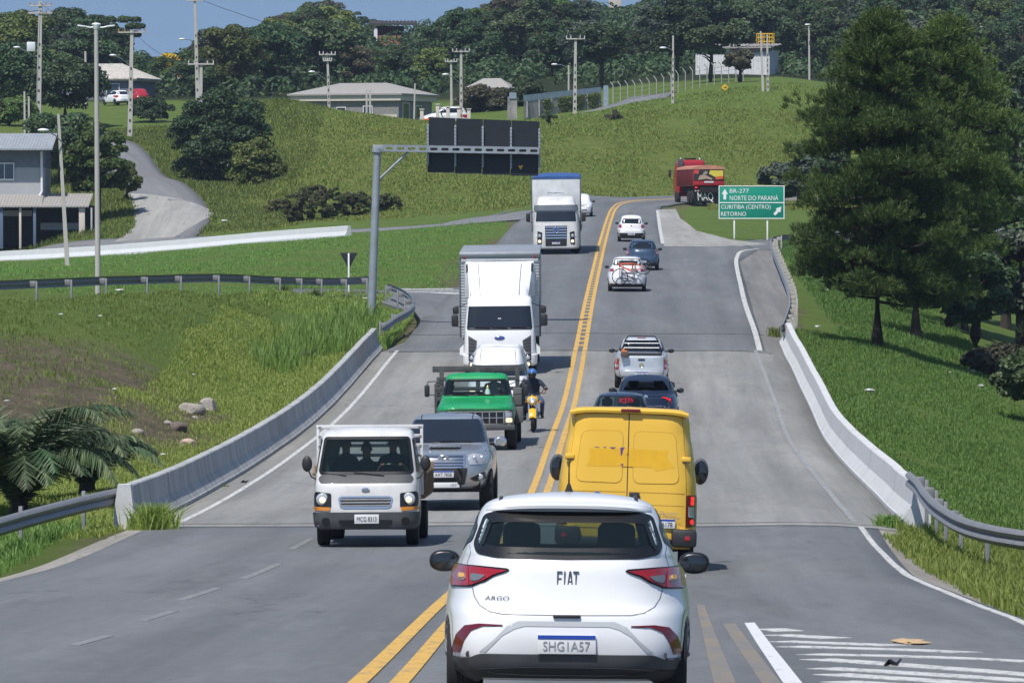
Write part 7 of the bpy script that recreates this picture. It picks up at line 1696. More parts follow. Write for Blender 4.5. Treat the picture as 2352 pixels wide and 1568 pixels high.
 for s in (-1, 1): patch(sh, fillet([(s*.58, .48), (s*.70, .48), (s*.70, .36), (s*.58, .36)], .05), 'front', 'fog_recess', b, M_RUB, .035, .05, .002)
 plate(root, (-.02, f+.055, .455), 'MCG 8313', '+y', .40, .15, False)
 # load bed, headboard rack and hanging load
 B = MB(P_WHITE2)
 B.box((0, .86, 1.93), (1.78, .05, .07), .012); 
 for s in (-1, 1): B.box((s*.86, .86, 1.35), (.05, .05, 1.1), .01); B.box((s*.35, .86, 1.40), (.04, .05, 1.0), .01)
 for z in (1.78, 1.62, 1.46, 1.30): B.box((0, .86, z), (1.74, .03, .055), .008)
 B.m(M_INKG)
 for s in (-1, 1): 
  for z in (1.93, 1.78, 1.62, 1.46, 1.30): B.box((s*.83, .895 if z < 1.9 else .89, z), (.05, .01, .02))
 B.obj('headboard_rack', root)
 B = MB(mat('bed_wood', (.26, .19, .12), .9, var=.5, vscale=5)); B.box((0, -.85, .78), (1.80, 3.3, .10), .01)
 for s in (-1, 1):
  for k in range(4): B.box((s*.89, -.85, .90+k*.1), (.025, 3.3, .085), .005)
  for k in range(8): B.box((s*.91, .7-k*.44, 1.03), (.04, .06, .5), .005)
 B.box((0, -2.5, 1.05), (1.8, .03, .45), .005); B.obj('load_bed', root)
 B = MB(mat('timber_load', (.34, .25, .16), .9, var=.6, vscale=7)); rr = random.Random(4)
 for k in range(9): B.box((rr.uniform(.78, 1.0) if k % 2 else rr.uniform(-.7, .7), -.8+rr.uniform(-.5, .5), .95+rr.uniform(0, .3)), (.08, 2.4, .05), .008, Matrix.Rotation(rr.uniform(-.08, .08), 4, 'Z') @ Matrix.Rotation(rr.uniform(-.06, .06), 4, 'X'))
 B.obj('timber', root)
 B = MB(M_UNDER); B.box((0, -.4, .5), (.8, 4.6, .18)); B.obj('chassis', root)
 for x in (-.73, .73):
  wheel(root, x, 1.6, .325, .2, M_STEELW); wheel(root, x*.97, -1.35, .325, .3, M_STEELW)
 B = MB(M_SEAT); B.box((0, 1.25, .82), (1.4, .5, .14), .04); B.box((0, 1.02, 1.08), (1.38, .12, .5), .04); B.obj('bench', root); B = MB(M_PLAS); B.box((0, 2.02, 1.10), (1.45, .3, .12), .04); B.obj('dashboard', root)
 B = MB(M_RUB); 
 c0 = Vector((-.38, 1.78, 1.18)); pts = [c0+Vector((math.cos(t)*.19, math.sin(t)*.10, math.sin(t)*.155)) for t in np.linspace(0, 2*math.pi, 25)]; B.tube(pts, .014, 6, False); B.obj('steering_wheel', root)
 place(root, 857, 7.28, -1, L=2.9)
 occupant(root, -.40, 1.22, .90, 'driver of the small white truck, at the wheel on the right of the picture', wheelpos=1); occupant(root, .0, 1.2, .82, 'smallest middle passenger in the small white truck cab', lean=1); occupant(root, .42, 1.22, .90, 'passenger nearest the barrier in the small white truck cab', lean=-1)
small_truck()

# ------------------------------------------------------------------ 4: silver double cab pickup, oncoming
def pickup_front():
 root = empty('pickup_truck'); tag(root, 'silver pickup truck half hidden behind the small white truck, oncoming', 'pickup')
 rows = [(.42, 2.45, .45, -2.5, .42, .80, 4, 8), (.50, 2.55, .5, -2.55, .50, .88, 4, 8), (.72, 2.58, .7, -2.56, .72, .915, 4, 8), (.95, 2.52, .95, -2.56, .90, .915, 4, 8), (1.07, 2.42, 1.05, -2.55, 1.02, .90, 4, 8), (1.13, 2.2, 1.08, -2.5, 1.09, .875, 4, 8), (1.20, 1.65, 1.10, -2.4, 1.14, .845, 4, 7), (1.245, 1.25, 1.11, -1.0, 1.18, .82, 4, 5), (1.30, 1.15, 1.20, -.95, 1.24, .80, 4, 5), (1.50, .80, 1.5, -.90, 1.48, .735, 4, 5), (1.68, .48, 1.68, -.84, 1.66, .675, 4, 5), (1.76, .28, 1.75, -.76, 1.735, .62, 4, 4), (1.80, 0, 1.795, -.62, 1.785, .48, 3, 3), (1.815, -.2, 1.815, -.35, 1.81, .04, 2, 2)]
 sh = Shell(rows, 6, 120)
 for yw in (-1.6, 1.55): sh.cut_wheel(yw, .38)
 sh.build('body', root, P_SILV); arch_lips(sh, root, (-1.6, 1.55), .385, P_SILV, .45, .06)
 wsn = fillet([(-.62, 1.70), (.62, 1.70), (.755, 1.29), (.72, 1.265), (-.72, 1.265), (-.755, 1.29)], .04); patch(sh, dense(wsn, .08), 'front', 'windscreen', root, M_GLD, .008, .08)
 for a in ('left', 'right'): patch(sh, dense(fillet([(1.0, 1.27), (.42, 1.67), (-.72, 1.69), (-.85, 1.26)], .04), .08), a, 'side_window', root, M_GLD, .006, .1); seam(sh, [(.05, 1.25), (.0, .55)], a, root)
 # scoop, grille, lamps, bumper guard
 B = MB(P_SILV); q = sh.ray(0, 1.72, 'top', 0)[0]; B.box(q+Vector((0, -.05, .03)), (.62, .55, .07), .03); B.m(M_PLAS).box(q+Vector((0, .215, .03)), (.54, .05, .045), .01); 
 for k in range(5): B.m(P_SILV).box(q+Vector((-.2+k*.1, .24, .03)), (.018, .02, .045))
 B.obj('bonnet_scoop', root)
 patch(sh, fillet([(-.44, 1.075), (.44, 1.075), (.41, .87), (.34, .82), (-.34, .82), (-.41, .87)], .03), 'front', 'grille', root, M_CHR, .012, .05, .02); g = root.children[-1]
 for z in (1.03, .97, .91, .86): patch(sh, [(-.38, z+.014), (.38, z+.014), (.37, z-.014), (-.37, z-.014)], 'front', 'grille_slot', g, mat('grille_dark_blue', (.02, .03, .06), .3), .015, .1, .002)
 B = MB(M_CHR); p = sh.ray(0, .99, 'front', .03)[0]
 for rx, rz, dz in ((.10, .062, 0), (.045, .058, 0), (.075, .03, .025)): B.tube([p+Vector((math.cos(t)*rx, 0, dz+math.sin(t)*rz)) for t in np.linspace(0, 6.283, 20)], .009, 6, False)
 B.obj('badge', root)
 for s in (-1, 1):
  F = lambda l: [(s*a, b) for a, b in l]
  patch(sh, fillet(F([(.47, 1.05), (.56, 1.085), (.83, 1.05), (.87, .93), (.82, .89), (.50, .88)]), .02), 'front', 'headlamp', root, M_CLR, .012, .04, .02); h = root.children[-1]
  for x in (.58, .72): c = sh.ray(s*x, .98, 'front', .014)[0]; B = MB(M_CHR); B.ball(c, 1, 2, (.06, .015, .06)); B.obj('reflector', h)
  patch(sh, fillet(F([(.50, .62), (.78, .74), (.80, .60), (.60, .56)]), .02), 'front', 'fog_recess', root, M_RUB, .010, .05, .01); c = sh.ray(s*.68, .645, 'front', .02)[0]; B = MB(M_CLR); B.ball(c, 1, 2, (.06, .02, .06)); B.obj('fog_lamp', root.children[-1])
  mirror(root, (s*1.05, .92, 1.28), s, M_CHR, (s*.84, .95, 1.24), -1, (.26, .16, .19))
  seam(sh, F([(.40, 1.10), (.87, 1.06)]), 'front', root, .008)
 patch(sh, fillet([(-.46, .82), (.46, .82), (.40, .50), (-.40, .50)], .03), 'front', 'intake', root, M_PLAS, .012, .06, .01)
 for x in (-.30, .30): B = MB(M_PLAS); B.tube([(x, 2.60, .42), (x, 2.66, .6), (x, 2.62, .82)], .045, 8); B.obj('bull_bar', root)
 plate(root, (0, 2.66, .71), 'AXT 7858', '+y', .40, .13, True); B = MB(M_PLATE); B.box((0, 2.665, .50), (.62, .012, .10), .004); sp = B.obj('front_sticker', root); text_obj('sticker_lettering', 'IEF', sp, (-.2, 2.672, .5), .12, .05, M_INKG, '+y', .002)
 B = MB(M_RUB); B.tube([sh.ray(-.5, 1.27, 'front', .02)[0], sh.ray(.1, 1.285, 'front', .03)[0]], .009, 5); B.tube([sh.ray(.05, 1.27, 'front', .02)[0], sh.ray(.6, 1.285, 'front', .03)[0]], .009, 5); B.obj('wiper', root)
 for s in (-1, 1): seam(sh, [(s*.50, .38), (s*.50, -.7)], 'top', root, .02, M_RUB)
 for x in (-.79, .79):
  for yw in (-1.6, 1.55): wheel(root, x, yw, .39, .26, M_RIM, 6)
 under(root, 1.4, -2.3, 2.3, .35, .6)
 B = MB(M_UNDER); B.box((0, -1.75, 1.12), (1.5, 1.4, .03)); B.obj('bed_cover', root)
 place(root, 1030, 8.55, -1, L=3.1)
pickup_front()
# ------------------------------------------------------------------ 5: green bonneted lorry, oncoming
def green_lorry():
 root = empty('lorry'); tag(root, 'old green bonneted lorry with dark stake bed, oncoming', 'lorry')
 f = 2.6
 rows = [(.55, f-.1, .6, .35, .55, .86, 6, 12), (.62, f-.02, .65, .32, .62, .95, 6, 12), (.80, f, .8, .3, .80, .975, 6, 12), (.96, f-.01, .96, .3, .96, .975, 6, 12), (1.03, f+.03, 1.03, .3, 1.02, .965, 5.5, 12), (1.09, f-.02, 1.09, .3, 1.08, .95, 5, 12), (1.17, f-.35, 1.15, .3, 1.14, .92, 5, 12), (1.24, f-.85, 1.2, .3, 1.21, .90, 5, 12), (1.28, 1.52, 1.26, .3, 1.26, .885, 5, 12), (1.31, 1.46, 1.3, .3, 1.31, .875, 5, 12), (1.52, 1.26, 1.52, .31, 1.52, .825, 5, 12), (1.74, 1.04, 1.74, .33, 1.74, .775, 5, 10), (1.82, .96, 1.82, .38, 1.81, .74, 5, 8), (1.875, .84, 1.87, .48, 1.86, .62, 4, 5), (1.89, .7, 1.89, .6, 1.885, .05, 2, 2)]
 sh = Shell(rows, 6, 120); wsn = dense(fillet([(-.74, 1.73), (.74, 1.73), (.83, 1.345), (.80, 1.32), (-.80, 1.32), (-.83, 1.345)], .05), .05); bk = dense(fillet([(-.62, 1.38), (.62, 1.38), (.6, 1.66), (-.6, 1.66)], .05), .06); sg = dense(fillet([(1.38, 1.34), (1.05, 1.70), (.45, 1.70), (.42, 1.34)], .04), .06)
 sh.cut(shrink(wsn, .03), 'front'); sh.cut(shrink(bk, .02), 'rear'); sh.cut(shrink(sg, .02), 'left'); sh.cut(shrink(sg, .02), 'right'); sh.cut_wheel(1.85, .40)
 sh.build('cab', root, P_GRN); arch_lips(sh, root, (1.85,), .41, P_GRN, .58)
 ring_patch(sh, wsn, shrink(wsn, .035), 'front', 'window_seal', root, M_RUB, .008); patch(sh, wsn, 'front', 'windscreen', root, G_SCREEN, .004, .12, 0)
 for a in ('left', 'right'): patch(sh, sg, a, 'side_window', root, G_SEE, .004, .12, 0); seam(sh, [(1.42, 1.3), (1.42, .66), (.42, .66)], a, root)
 patch(sh, fillet([(-.93, .985), (.93, .985), (.94, .64), (-.94, .64)], .02), 'front', 'grille_surround', root, M_CHR, .012, .08, .02); g = root.children[-1]
 patch(sh, [(-.90, .955), (.90, .955), (.905, .67), (-.905, .67)], 'front', 'grille_void', g, M_RUB, .018, .1, .002)
 for z in (.745, .81, .875): patch(sh, [(-.70, z+.009), (.70, z+.009), (.70, z-.009), (-.70, z-.009)], 'front', 'grille_bar', g, M_RIM, .03, .12, .01) if z == .81 else None
 for k in range(9): x = -.70+k*.175; patch(sh, [(x-.011, .945), (x+.011, .945), (x+.011, .68), (x-.011, .68)], 'front', 'grille_bar', g, M_RIM, .03, .12, .01)
 for s in (-1, 1):
  patch(sh, [(s*.73, .95), (s*.90, .95), (s*.90, .675), (s*.73, .675)], 'front', 'headlamp', root, M_RIM, .030, .06, .01); h = root.children[-1]
  patch(sh, fillet([(s*.75, .935), (s*.885, .935), (s*.885, .83), (s*.75, .83)], .015), 'front', 'upper_lens', h, M_CLR, .036, .06, .004); patch(sh, fillet([(s*.75, .80), (s*.885, .80), (s*.885, .70), (s*.75, .70)], .03), 'front', 'lower_lens', h, M_HLON, .036, .06, .004)
  B = MB(M_PLAS); B.box((s*1.24, 1.35, 1.45), (.13, .10, .30), .04); mo = B.obj('mirror', root); B = MB(M_RUB); B.tube([(s*1.24, 1.37, 1.57), (s*1.22, 1.37, 1.68), (s*1.05, 1.32, 1.69), (s*.84, 1.25, 1.60)], .012, 5); B.tube([(s*1.24, 1.37, 1.36), (s*.88, 1.35, 1.34)], .012, 5); B.obj('mirror_arm', mo)
 patch(sh, [(-.93, 1.055), (.93, 1.055), (.94, .992), (-.94, .992)], 'front', 'bonnet_gap', root, mat('deep_green', (.004, .05, .02), .6), .004, .1, 0)
 B = MB(M_PLASG); B.box((0, f+.04, .57), (1.98, .12, .13), .03); B.obj('bumper', root); plate(root, (0, f+.105, .57), 'ADK 5520', '+y', .40, .12, False)
 B = MB(M_RUB); B.tube([sh.ray(-.45, 1.32, 'front', .02)[0], sh.ray(-.02, 1.345, 'front', .03)[0]], .01, 5); B.tube([sh.ray(.2, 1.32, 'front', .02)[0], sh.ray(.6, 1.345, 'front', .03)[0]], .01, 5); B.obj('wiper', root)
 wd = mat('weathered_timber', (.085, .088, .09), .9, var=.4, vscale=6)
 B = MB(wd); B.box((0, -.15, 1.95), (2.30, .07, .15), .01)
 for x in (-1.0, .92, 0): B.box((x, -.15, 1.4), (.11, .08, 1.15), .01)
 for z in (1.2, 1.45, 1.7): B.box((0, -.12, z), (2.1, .03, .10), .005)
 for s in (-1, 1):
  for z in (1.05, 1.25, 1.45): B.box((s*1.06, -2.3, z), (.03, 4.2, .13), .005)
  for k in range(5): B.box((s*1.09, -.4-k*.95, 1.2), (.05, .09, .75), .01)
 B.box((0, -2.3, .92), (2.15, 4.3, .12), .01); B.obj('stake_bed', root)
 B = MB(mat('grey_box', (.12, .12, .12), .8)); B.box((-1.0, .0, 1.25), (.22, .25, .45), .02); B.box((-1.02, .15, .8), (.25, .4, .4), .02); B.obj('side_locker', root)
 B = MB(M_UNDER); B.box((0, -.6, .62), (.9, 6.2, .25)); B.obj('chassis', root)
 for x in (-.90, .90): wheel(root, x*.99, 1.85, .42, .24, M_STEELW); wheel(root, x*.92, -2.2, .42, .42, M_STEELW)
 B = MB(M_SEAT); B.box((0, .62, 1.05), (1.5, .4, .14), .04); B.obj('bench', root); B = MB(M_PLAS); B.box((0, 1.33, 1.22), (1.5, .3, .12), .04); B.obj('dashboard', root)
 B = MB(mat('pale_green_cloth', (.35, .50, .42), .7)); B.lathe([(.085, 0), (.075, .08), (.045, .16), (.03, .2)], (-.28, 1.35, 1.31), 'z', 12); B.m(mat('gilt', (.55, .42, .12), .4, .5)).lathe([(.028, .2), (.035, .22), (.02, .26), (.001, .28)], (-.28, 1.35, 1.31), 'z', 10); B.lathe([(.09, -.01), (.09, .015)], (-.28, 1.35, 1.31), 'z', 12); B.obj('dash_figurine', root)
 B = MB(M_SHIRTW); B.box((-.06, 1.36, 1.34), (.2, .1, .05), .01); B.box((-.42, 1.38, 1.32), (.22, .12, .02), .004); B.obj('papers', root)
 place(root, 1099, 11.02, -1, L=3.6); occupant(root, -.42, .66, 1.06, 'driver of the old green lorry in a pale shirt', M_SHIRTW, 1)
green_lorry()

# ------------------------------------------------------------------ 6: white van with tall forehead between the green lorry and the box truck
def tall_van():
 root = empty('van'); tag(root, 'white van mostly hidden between the green lorry and the tall box truck', 'van')
 rows = [(.30, 2.2, .3, -2.2, .30, .8, 4, 7), (.5, 2.28, .5, -2.25, .5, .86, 4, 7), (.8, 2.22, .8, -2.25, .8, .87, 4, 7), (.98, 1.9, 1.0, -2.24, 1.0, .86, 4, 7), (1.12, 1.45, 1.15, -2.22, 1.12, .84, 4, 7), (1.18, 1.3, 1.2, -2.2, 1.2, .82, 4, 7), (1.46, 1.0, 1.5, -2.18, 1.46, .76, 4.5, 7), (1.52, .95, 1.6, -2.16, 1.54, .74, 5, 7), (1.74, .72, 1.8, -2.1, 1.76, .685, 6, 6), (1.90, .50, 1.92, -2.0, 1.90, .63, 7, 6), (1.97, .3, 1.98, -1.8, 1.96, .55, 7, 5), (2.0, 0, 2.0, -1.2, 1.99, .05, 2, 2)]
 sh = Shell(rows, 6, 96)
 for yw in (-1.4, 1.4): sh.cut_wheel(yw, .30)
 sh.build('body', root, P_WHITE); arch_lips(sh, root, (-1.4, 1.4), .31, P_WHITE, .32)
 patch(sh, dense(fillet([(-.60, 1.50), (.60, 1.50), (.76, 1.20), (-.76, 1.20)], .04), .08), 'front', 'windscreen', root, M_GLD, .008, .08)
 for s in (-1, 1):
  seam(sh, [(s*.47, 1.94), (s*.50, 1.6), (s*.52, 1.54)], 'front', root, .03, mat('grey_groove', (.28, .29, .30), .5)); seam(sh, [(s*.72, 1.50), (s*.80, 1.22)], 'front', root, .03, M_RUB)
  patch(sh, fillet([(s*.50, .86), (s*.80, .95), (s*.84, .78), (s*.55, .70)], .02), 'front', 'headlamp', root, M_CLR, .01, .05, .01); patch(sh, fillet([(s*.60, .86), (s*.74, .88), (s*.75, .79), (s*.62, .77)], .04), 'front', 'bulb', root.children[-1], M_HLON, .018, .05, .003)
  mirror(root, (s*.98, 1.1, 1.2), s, M_PLAS, (s*.83, 1.12, 1.15), -1, (.17, .14, .22))
 patch(sh, fillet([(-.5, .6), (.5, .6), (.45, .4), (-.45, .4)], .05), 'front', 'grille', root, M_PLAS, .01, .08); p = sh.ray(0, .5, 'front', 0)[0]; plate(root, (0, p.y+.02, .5), 'BAM 6D31', '+y')
 for a in ('left', 'right'): patch(sh, dense(fillet([(1.1, 1.2), (.85, 1.5), (.1, 1.52), (.1, 1.2)], .04), .08), a, 'side_window', root, M_GLD, .006, .1)
 for x in (-.76, .76):
  for yw in (-1.4, 1.4): wheel(root, x, yw, .31, .19, M_STEELW)
 under(root, 1.3, -2, 2, .25, .5); place(root, 1147, 12.25, -1)
tall_van()

# ------------------------------------------------------------------ 7: motorcycle and its rider
def motorcycle():
 root = empty('motorcycle'); tag(root, 'yellow motorcycle ridden between the lorry and the centre line', 'motorcycle'); YP = mat('motorcycle_yellow', (.70, .42, .015), .3, coat=.5)
 for y, nm in ((.66, 'wheel'), (-.66, 'wheel')):
  B = MB(M_TYRE); R0, r0 = .25, .055 if y > 0 else .065; n = 30
  B.lathe([(R0-.03, -r0*.7), (R0, -r0), (R0+.035, -r0*.85), (R0+.055, -.02), (R0+.055, .02), (R0+.035, r0*.85), (R0, r0), (R0-.03, r0*.7)], (0, y, .305), 'x', 32); w = B.obj('wheel', root)
  B = MB(M_RIM); B.lathe([(.0, -.03), (.05, -.04), (.05, .04), (.0, .03)], (0, y, .305), 'x', 16)
  for k in range(6): a = k*math.pi/3; B.cyl((0, y, .305), (0, y+math.cos(a)*.24, .305+math.sin(a)*.24), .012, n=6)
  B.obj('rim', w)
 B = MB(M_CHR)
 for s in (-1, 1): B.cyl((s*.10, .66, .30), (s*.10, .48, .92), .024, .026, 10)
 B.obj('fork', root)
 rings = []
 for t in np.linspace(-.5, 1.2, 9):
  y, z = .66+math.sin(t)*.34, .305+math.cos(t)*.34; rings.append([Vector((x*.095, y+abs(x)*-.0, z-.03*abs(x)**2)) for x in (-1, -.5, 0, .5, 1)]+[Vector((x*.09, y, z-.02-.03*abs(x)**2)) for x in (1, .5, 0, -.5, -1)])
 B = MB(YP); B.loft(rings); B.obj('front_mudguard', root)
 B = MB(YP); B.ball((0, .54, .84), 1, 3, (.155, .10, .13)); B.obj('headlamp_fairing', root); B = MB(M_CLR); B.ball((0, .61, .83), 1, 3, (.10, .06, .10)); h = B.obj('headlamp', root); B = MB(M_HLON); B.ball((0, .66, .82), 1, 2, (.04, .015, .04)); B.obj('bulb', h)
 B = MB(M_RUB); B.ball((0, .50, .95), 1, 2, (.10, .06, .07)); B.obj('instrument_cowl', root)
 B = MB(M_RUB); B.tube([(-.36, .30, 1.02), (-.2, .36, 1.03), (0, .42, .98), (.2, .36, 1.03), (.36, .30, 1.02)], .014, 8)
 B.obj('handlebar', root)
 for s in (-1, 1): B = MB(M_RUB); B.tube([(s*.24, .36, 1.02), (s*.30, .36, 1.12)], .008, 6); B.ball((s*.36, .36, 1.14), 1, 2, (.07, .02, .04)); B.obj('mirror', root); B = MB(M_AMB); B.ball((s*.2, .52, .80), 1, 2, (.04, .03, .025)); B.obj('indicator', root)
 B = MB(YP); B.ball((0, .12, .84), 1, 3, (.16, .32, .14)); B.obj('fuel_tank', root); B = MB(M_RUB); B.box((0, -.42, .80), (.26, .72, .10), .045); B.obj('saddle', root)
 B = MB(M_UNDER); B.box((0, 0, .48), (.24, .42, .34), .06); B.tube([(0, .45, .8), (0, .2, .5), (0, -.3, .45), (0, -.66, .31)], .03, 8); B.obj('engine', root); B = MB(M_CHR); B.tube([(.12, .2, .42), (.16, .05, .28), (.17, -.3, .32), (.18, -.75, .42)], .035, 8); B.obj('exhaust', root)
 B = MB(YP); B.box((0, -.72, .82), (.2, .34, .08), .03); B.obj('tail_fairing', root); B = MB(M_RED); B.box((0, -.90, .82), (.14, .03, .05), .01); B.obj('tail_lamp', root)
 for s in (-1, 1): B = MB(M_RUB); B.cyl((s*.12, -.05, .34), (s*.27, -.05, .34), .014, n=8); B.obj('footrest', root)
 place(root, 1226, 11.68, -1, L=1.2)
 root.rotation_quaternion = root.rotation_quaternion @ Quaternion((0, 1, 0), R(1.5))
 J = {'pel': (0, -.30, .92), 'bel': (0, -.25, 1.08), 'che': (0, -.16, 1.26), 'nec': (0, -.10, 1.40), 'hed': (0, -.05, 1.52), 'top': (0, -.05, 1.56)}
 E = [('pel', 'bel'), ('bel', 'che'), ('che', 'nec'), ('nec', 'hed'), ('hed', 'top')]; Rr = {'pel': (.16, .12), 'bel': (.15, .12), 'che': (.185, .12), 'nec': .06, 'hed': .085, 'top': .07}; sh_, sk, tr, low, ft = [], [], [], [], []
 for s, n in ((-1, 'l'), (1, 'r')):
  J.update({'sh'+n: (s*.20, -.14, 1.31), 'el'+n: (s*.36, .08, 1.14), 'wr'+n: (s*.33, .25, 1.06), 'pa'+n: (s*.31, .31, 1.045), 'hip'+n: (s*.12, -.22, .88), 'kn'+n: (s*.26, .18, .80), 'ank'+n: (s*.23, -.10, .42), 'toe'+n: (s*.25, .08, .37)})
  E += [('che', 'sh'+n), ('sh'+n, 'el'+n), ('el'+n, 'wr'+n), ('wr'+n, 'pa'+n), ('pel', 'hip'+n), ('hip'+n, 'kn'+n), ('kn'+n, 'ank'+n), ('ank'+n, 'toe'+n)]; Rr.update({'sh'+n: .075, 'el'+n: .05, 'wr'+n: .03, 'pa'+n: (.04, .022), 'hip'+n: .10, 'kn'+n: .072, 'ank'+n: .048, 'toe'+n: .042})
  for k in range(4):
   q = s*(.345-k*.024); a, b_, c_ = 'f%s%da' % (n, k), 'f%s%db' % (n, k), 'f%s%dc' % (n, k); J[a] = (q, .352, 1.042+.002*k); J[b_] = (q, .372, 1.012); J[c_] = (q, .345, .997); E += [('pa'+n, a), (a, b_), (b_, c_)]; Rr.update({a: .010, b_: .0095, c_: .008})
  J['t'+n] = (s*.262, .33, 1.02); J['u'+n] = (s*.262, .35, 1.0); E += [('pa'+n, 't'+n), ('t'+n, 'u'+n)]; Rr.update({'t'+n: .011, 'u'+n: .009})
  sh_ += [('sh'+n, 'el'+n)]; sk += [('el'+n, 'wr'+n), ('wr'+n, 'pa'+n), 'f%s0b' % n, 'f%s3b' % n, 't'+n]; tr += [('hip'+n, 'kn'+n), ('kn'+n, 'ank'+n)]; ft += [('ank'+n, 'toe'+n)]
 o = person('person', J, E, Rr, [(M_NAVYC, [('bel', 'che'), ('che', 'nec')]+sh_), (M_SKIN, ['hed', 'top']+sk), (M_JEAN, [('pel', 'pel')]+tr), (M_GREYC, ft)], loc=root.location, quat=root.rotation_quaternion, label='motorcyclist in navy top, jeans and blue helmet riding towards the camera')
 B = MB(mat('blue_helmet', (.02, .10, .34), .25, var=.6, vscale=14, color2=(.10, .25, .5), coat=.6)); B.ball((0, -.05, 1.545), 1, 3, (.128, .155, .135))
 for v in B.bm.verts:
  if v.co.z < 1.50: v.co.x *= .93
 B.obj('helmet', o); B = MB(M_RUB); B.ball((0, -.005, 1.525), 1, 3, (.118, .128, .075)); B.obj('visor', o); B = MB(M_RUB); B.ball((0, .02, 1.455), 1, 2, (.095, .09, .05)); B.obj('chin_guard', o)
motorcycle()

# ------------------------------------------------------------------ 8: tall white box truck, oncoming
def corrug(B, x0, x1, y0, y1, z0, z1, axis, n, d=.02):
 """ribbed aluminium skin"""
 for k in range(n):
  z = z0+(z1-z0)*(k+.5)/n; h = (z1-z0)/n*.55
  if axis == 'front': B.box(((x0+x1)/2, y0+d/2, z), (x1-x0, d, h), .006)
  else: B.box((x0+(d/2 if x0 > 0 else -d/2), (y0+y1)/2, z), (d, y1-y0, h), .006)
def box_truck():
 root = empty('box_truck'); tag(root, 'tall white box truck with roof air deflector and lit fog lamps, oncoming', 'truck'); f = 3.6; cb = 1.75
 rows = [(.25, f-.12, .5, cb, .25, 1.12, 7, 14), (.32, f-.02, .5, cb, .32, 1.19, 7, 14), (.60, f, .6, cb, .6, 1.205, 7, 14), (.66, f-.01, .7, cb, .68, 1.16, 7, 14), (.9, f-.02, .9, cb, .9, 1.15, 7, 14), (1.2, f-.05, 1.2, cb, 1.2, 1.14, 7, 14), (1.42, f-.10, 1.42, cb, 1.42, 1.13, 7, 14), (1.46, f-.12, 1.46, cb, 1.48, 1.125, 7, 14), (1.85, f-.22, 1.85, cb, 1.85, 1.095, 7, 14), (2.2, f-.34, 2.2, cb, 2.2, 1.06, 7, 14), (2.38, f-.42, 2.38, cb, 2.38, 1.03, 6, 12), (2.47, f-.55, 2.47, cb+.02, 2.46, .96, 5, 9), (2.5, f-.8, 2.5, cb+.2, 2.5, .7, 4, 4), (2.51, f-1, 2.51, cb+.5, 2.51, .05, 2, 2)]
 sh = Shell(rows, 6, 120); sh.cut_wheel(2.45, .50); sh.build('cab', root, P_WHITE); arch_lips(sh, root, (2.45,), .5, P_WHITE, .3, .06)
 wsn = dense(fillet([(-.985, 2.17), (.985, 2.17), (1.045, 1.45), (1.0, 1.42), (-1.0, 1.42), (-1.045, 1.45)], .04), .1); patch(sh, wsn, 'front', 'windscreen', root, M_GLD, .008, .08, .01)
 patch(sh, fillet([(-1.0, 1.49), (1.0, 1.49), (1.0, 1.425), (-1.0, 1.425)], .01), 'front', 'scuttle', root, M_PLAS, .02, .1, .005)
 for x in (-.6, .0, .55): B = MB(M_RUB); B.tube([sh.ray(x-.25, 1.47, 'front', .04)[0], sh.ray(x+.25, 1.50, 'front', .05)[0]], .014, 5); B.obj('wiper', root)
 for s in (-1, 1):
  F = lambda l: [(s*a, b) for a, b in l]
  patch(sh, F([(1.0, 1.24), (.73, 1.08), (.75, .85), (.84, .70), (1.0, .68)]), 'front', 'corner_vent', root, M_PLASG, .012, .06, .012)
  for k in range(4): patch(sh, F([(.97, 1.12-k*.11), (.80, 1.07-k*.10), (.80, 1.05-k*.10), (.97, 1.10-k*.11)]), 'front', 'vent_slat', root.children[-1] if k == 0 else root.children[-1], M_RUB, .016, .08, .002)
  patch(sh, fillet(F([(.80, .62), (1.0, .64), (1.0, .44), (.82, .42)]), .02), 'front', 'headlamp', root, M_RUB, .012, .05, .012); h = root.children[-1]; c = sh.ray(s*.9, .53, 'front', .014)[0]; B = MB(M_CLR); B.ball(c, 1, 2, (.07, .02, .07)); B.obj('lens', h)
  patch(sh, fillet(F([(.80, .40), (1.0, .40), (1.0, .24), (.82, .24)]), .03), 'front', 'fog_recess', root, M_RUB, .008, .05, .01); c = sh.ray(s*.9, .325, 'front', .016)[0]; B = MB(M_HLON); B.ball(c, 1, 2, (.068, .02, .06)); B.obj('fog_lamp', root.children[-1])
  patch(sh, F([(1.0, .665), (1.20, .665), (1.20, .64), (.80, .64)]), 'front', 'bumper_gap', root, M_RUB, .004, .1, 0)
  B = MB(M_PLAS); B.box((s*1.40, f-.25, 2.05), (.20, .12, .24), .05); B.box((s*1.43, f-.25, 1.72), (.22, .12, .38), .05); m_ = B.obj('mirror', root); B = MB(M_RUB); B.tube([(s*1.42, f-.25, 2.17), (s*1.2, f-.3, 2.19), (s*1.02, f-.4, 2.28)], .014, 5); B.tube([(s*1.42, f-.25, 1.55), (s*1.14, f-.28, 1.5)], .014, 5); B.obj('mirror_arm', m_)
  B = MB(P_WHITE); B.prism([(s*1.16, .95), (s*1.29, .82), (s*1.29, .62), (s*1.16, .62)], 'xz', f-1.0, f-.35); B.obj('step_cover', root)
  # deflector's side wing
  B = MB(P_WHITE); B.loft([[Vector((s*(1.10-.0*k), cb+.05, z)), Vector((s*(1.13), cb+.05, z)), Vector((s*(.98-.02*k+.06*k), 2.6-.7*k, z)), Vector((s*(.95+.04*k), 2.6-.7*k, z))] for k, z in ((0, 2.44), (.5, 3.0), (1, 3.5))]); B.obj('side_wing', root)
 rings = []
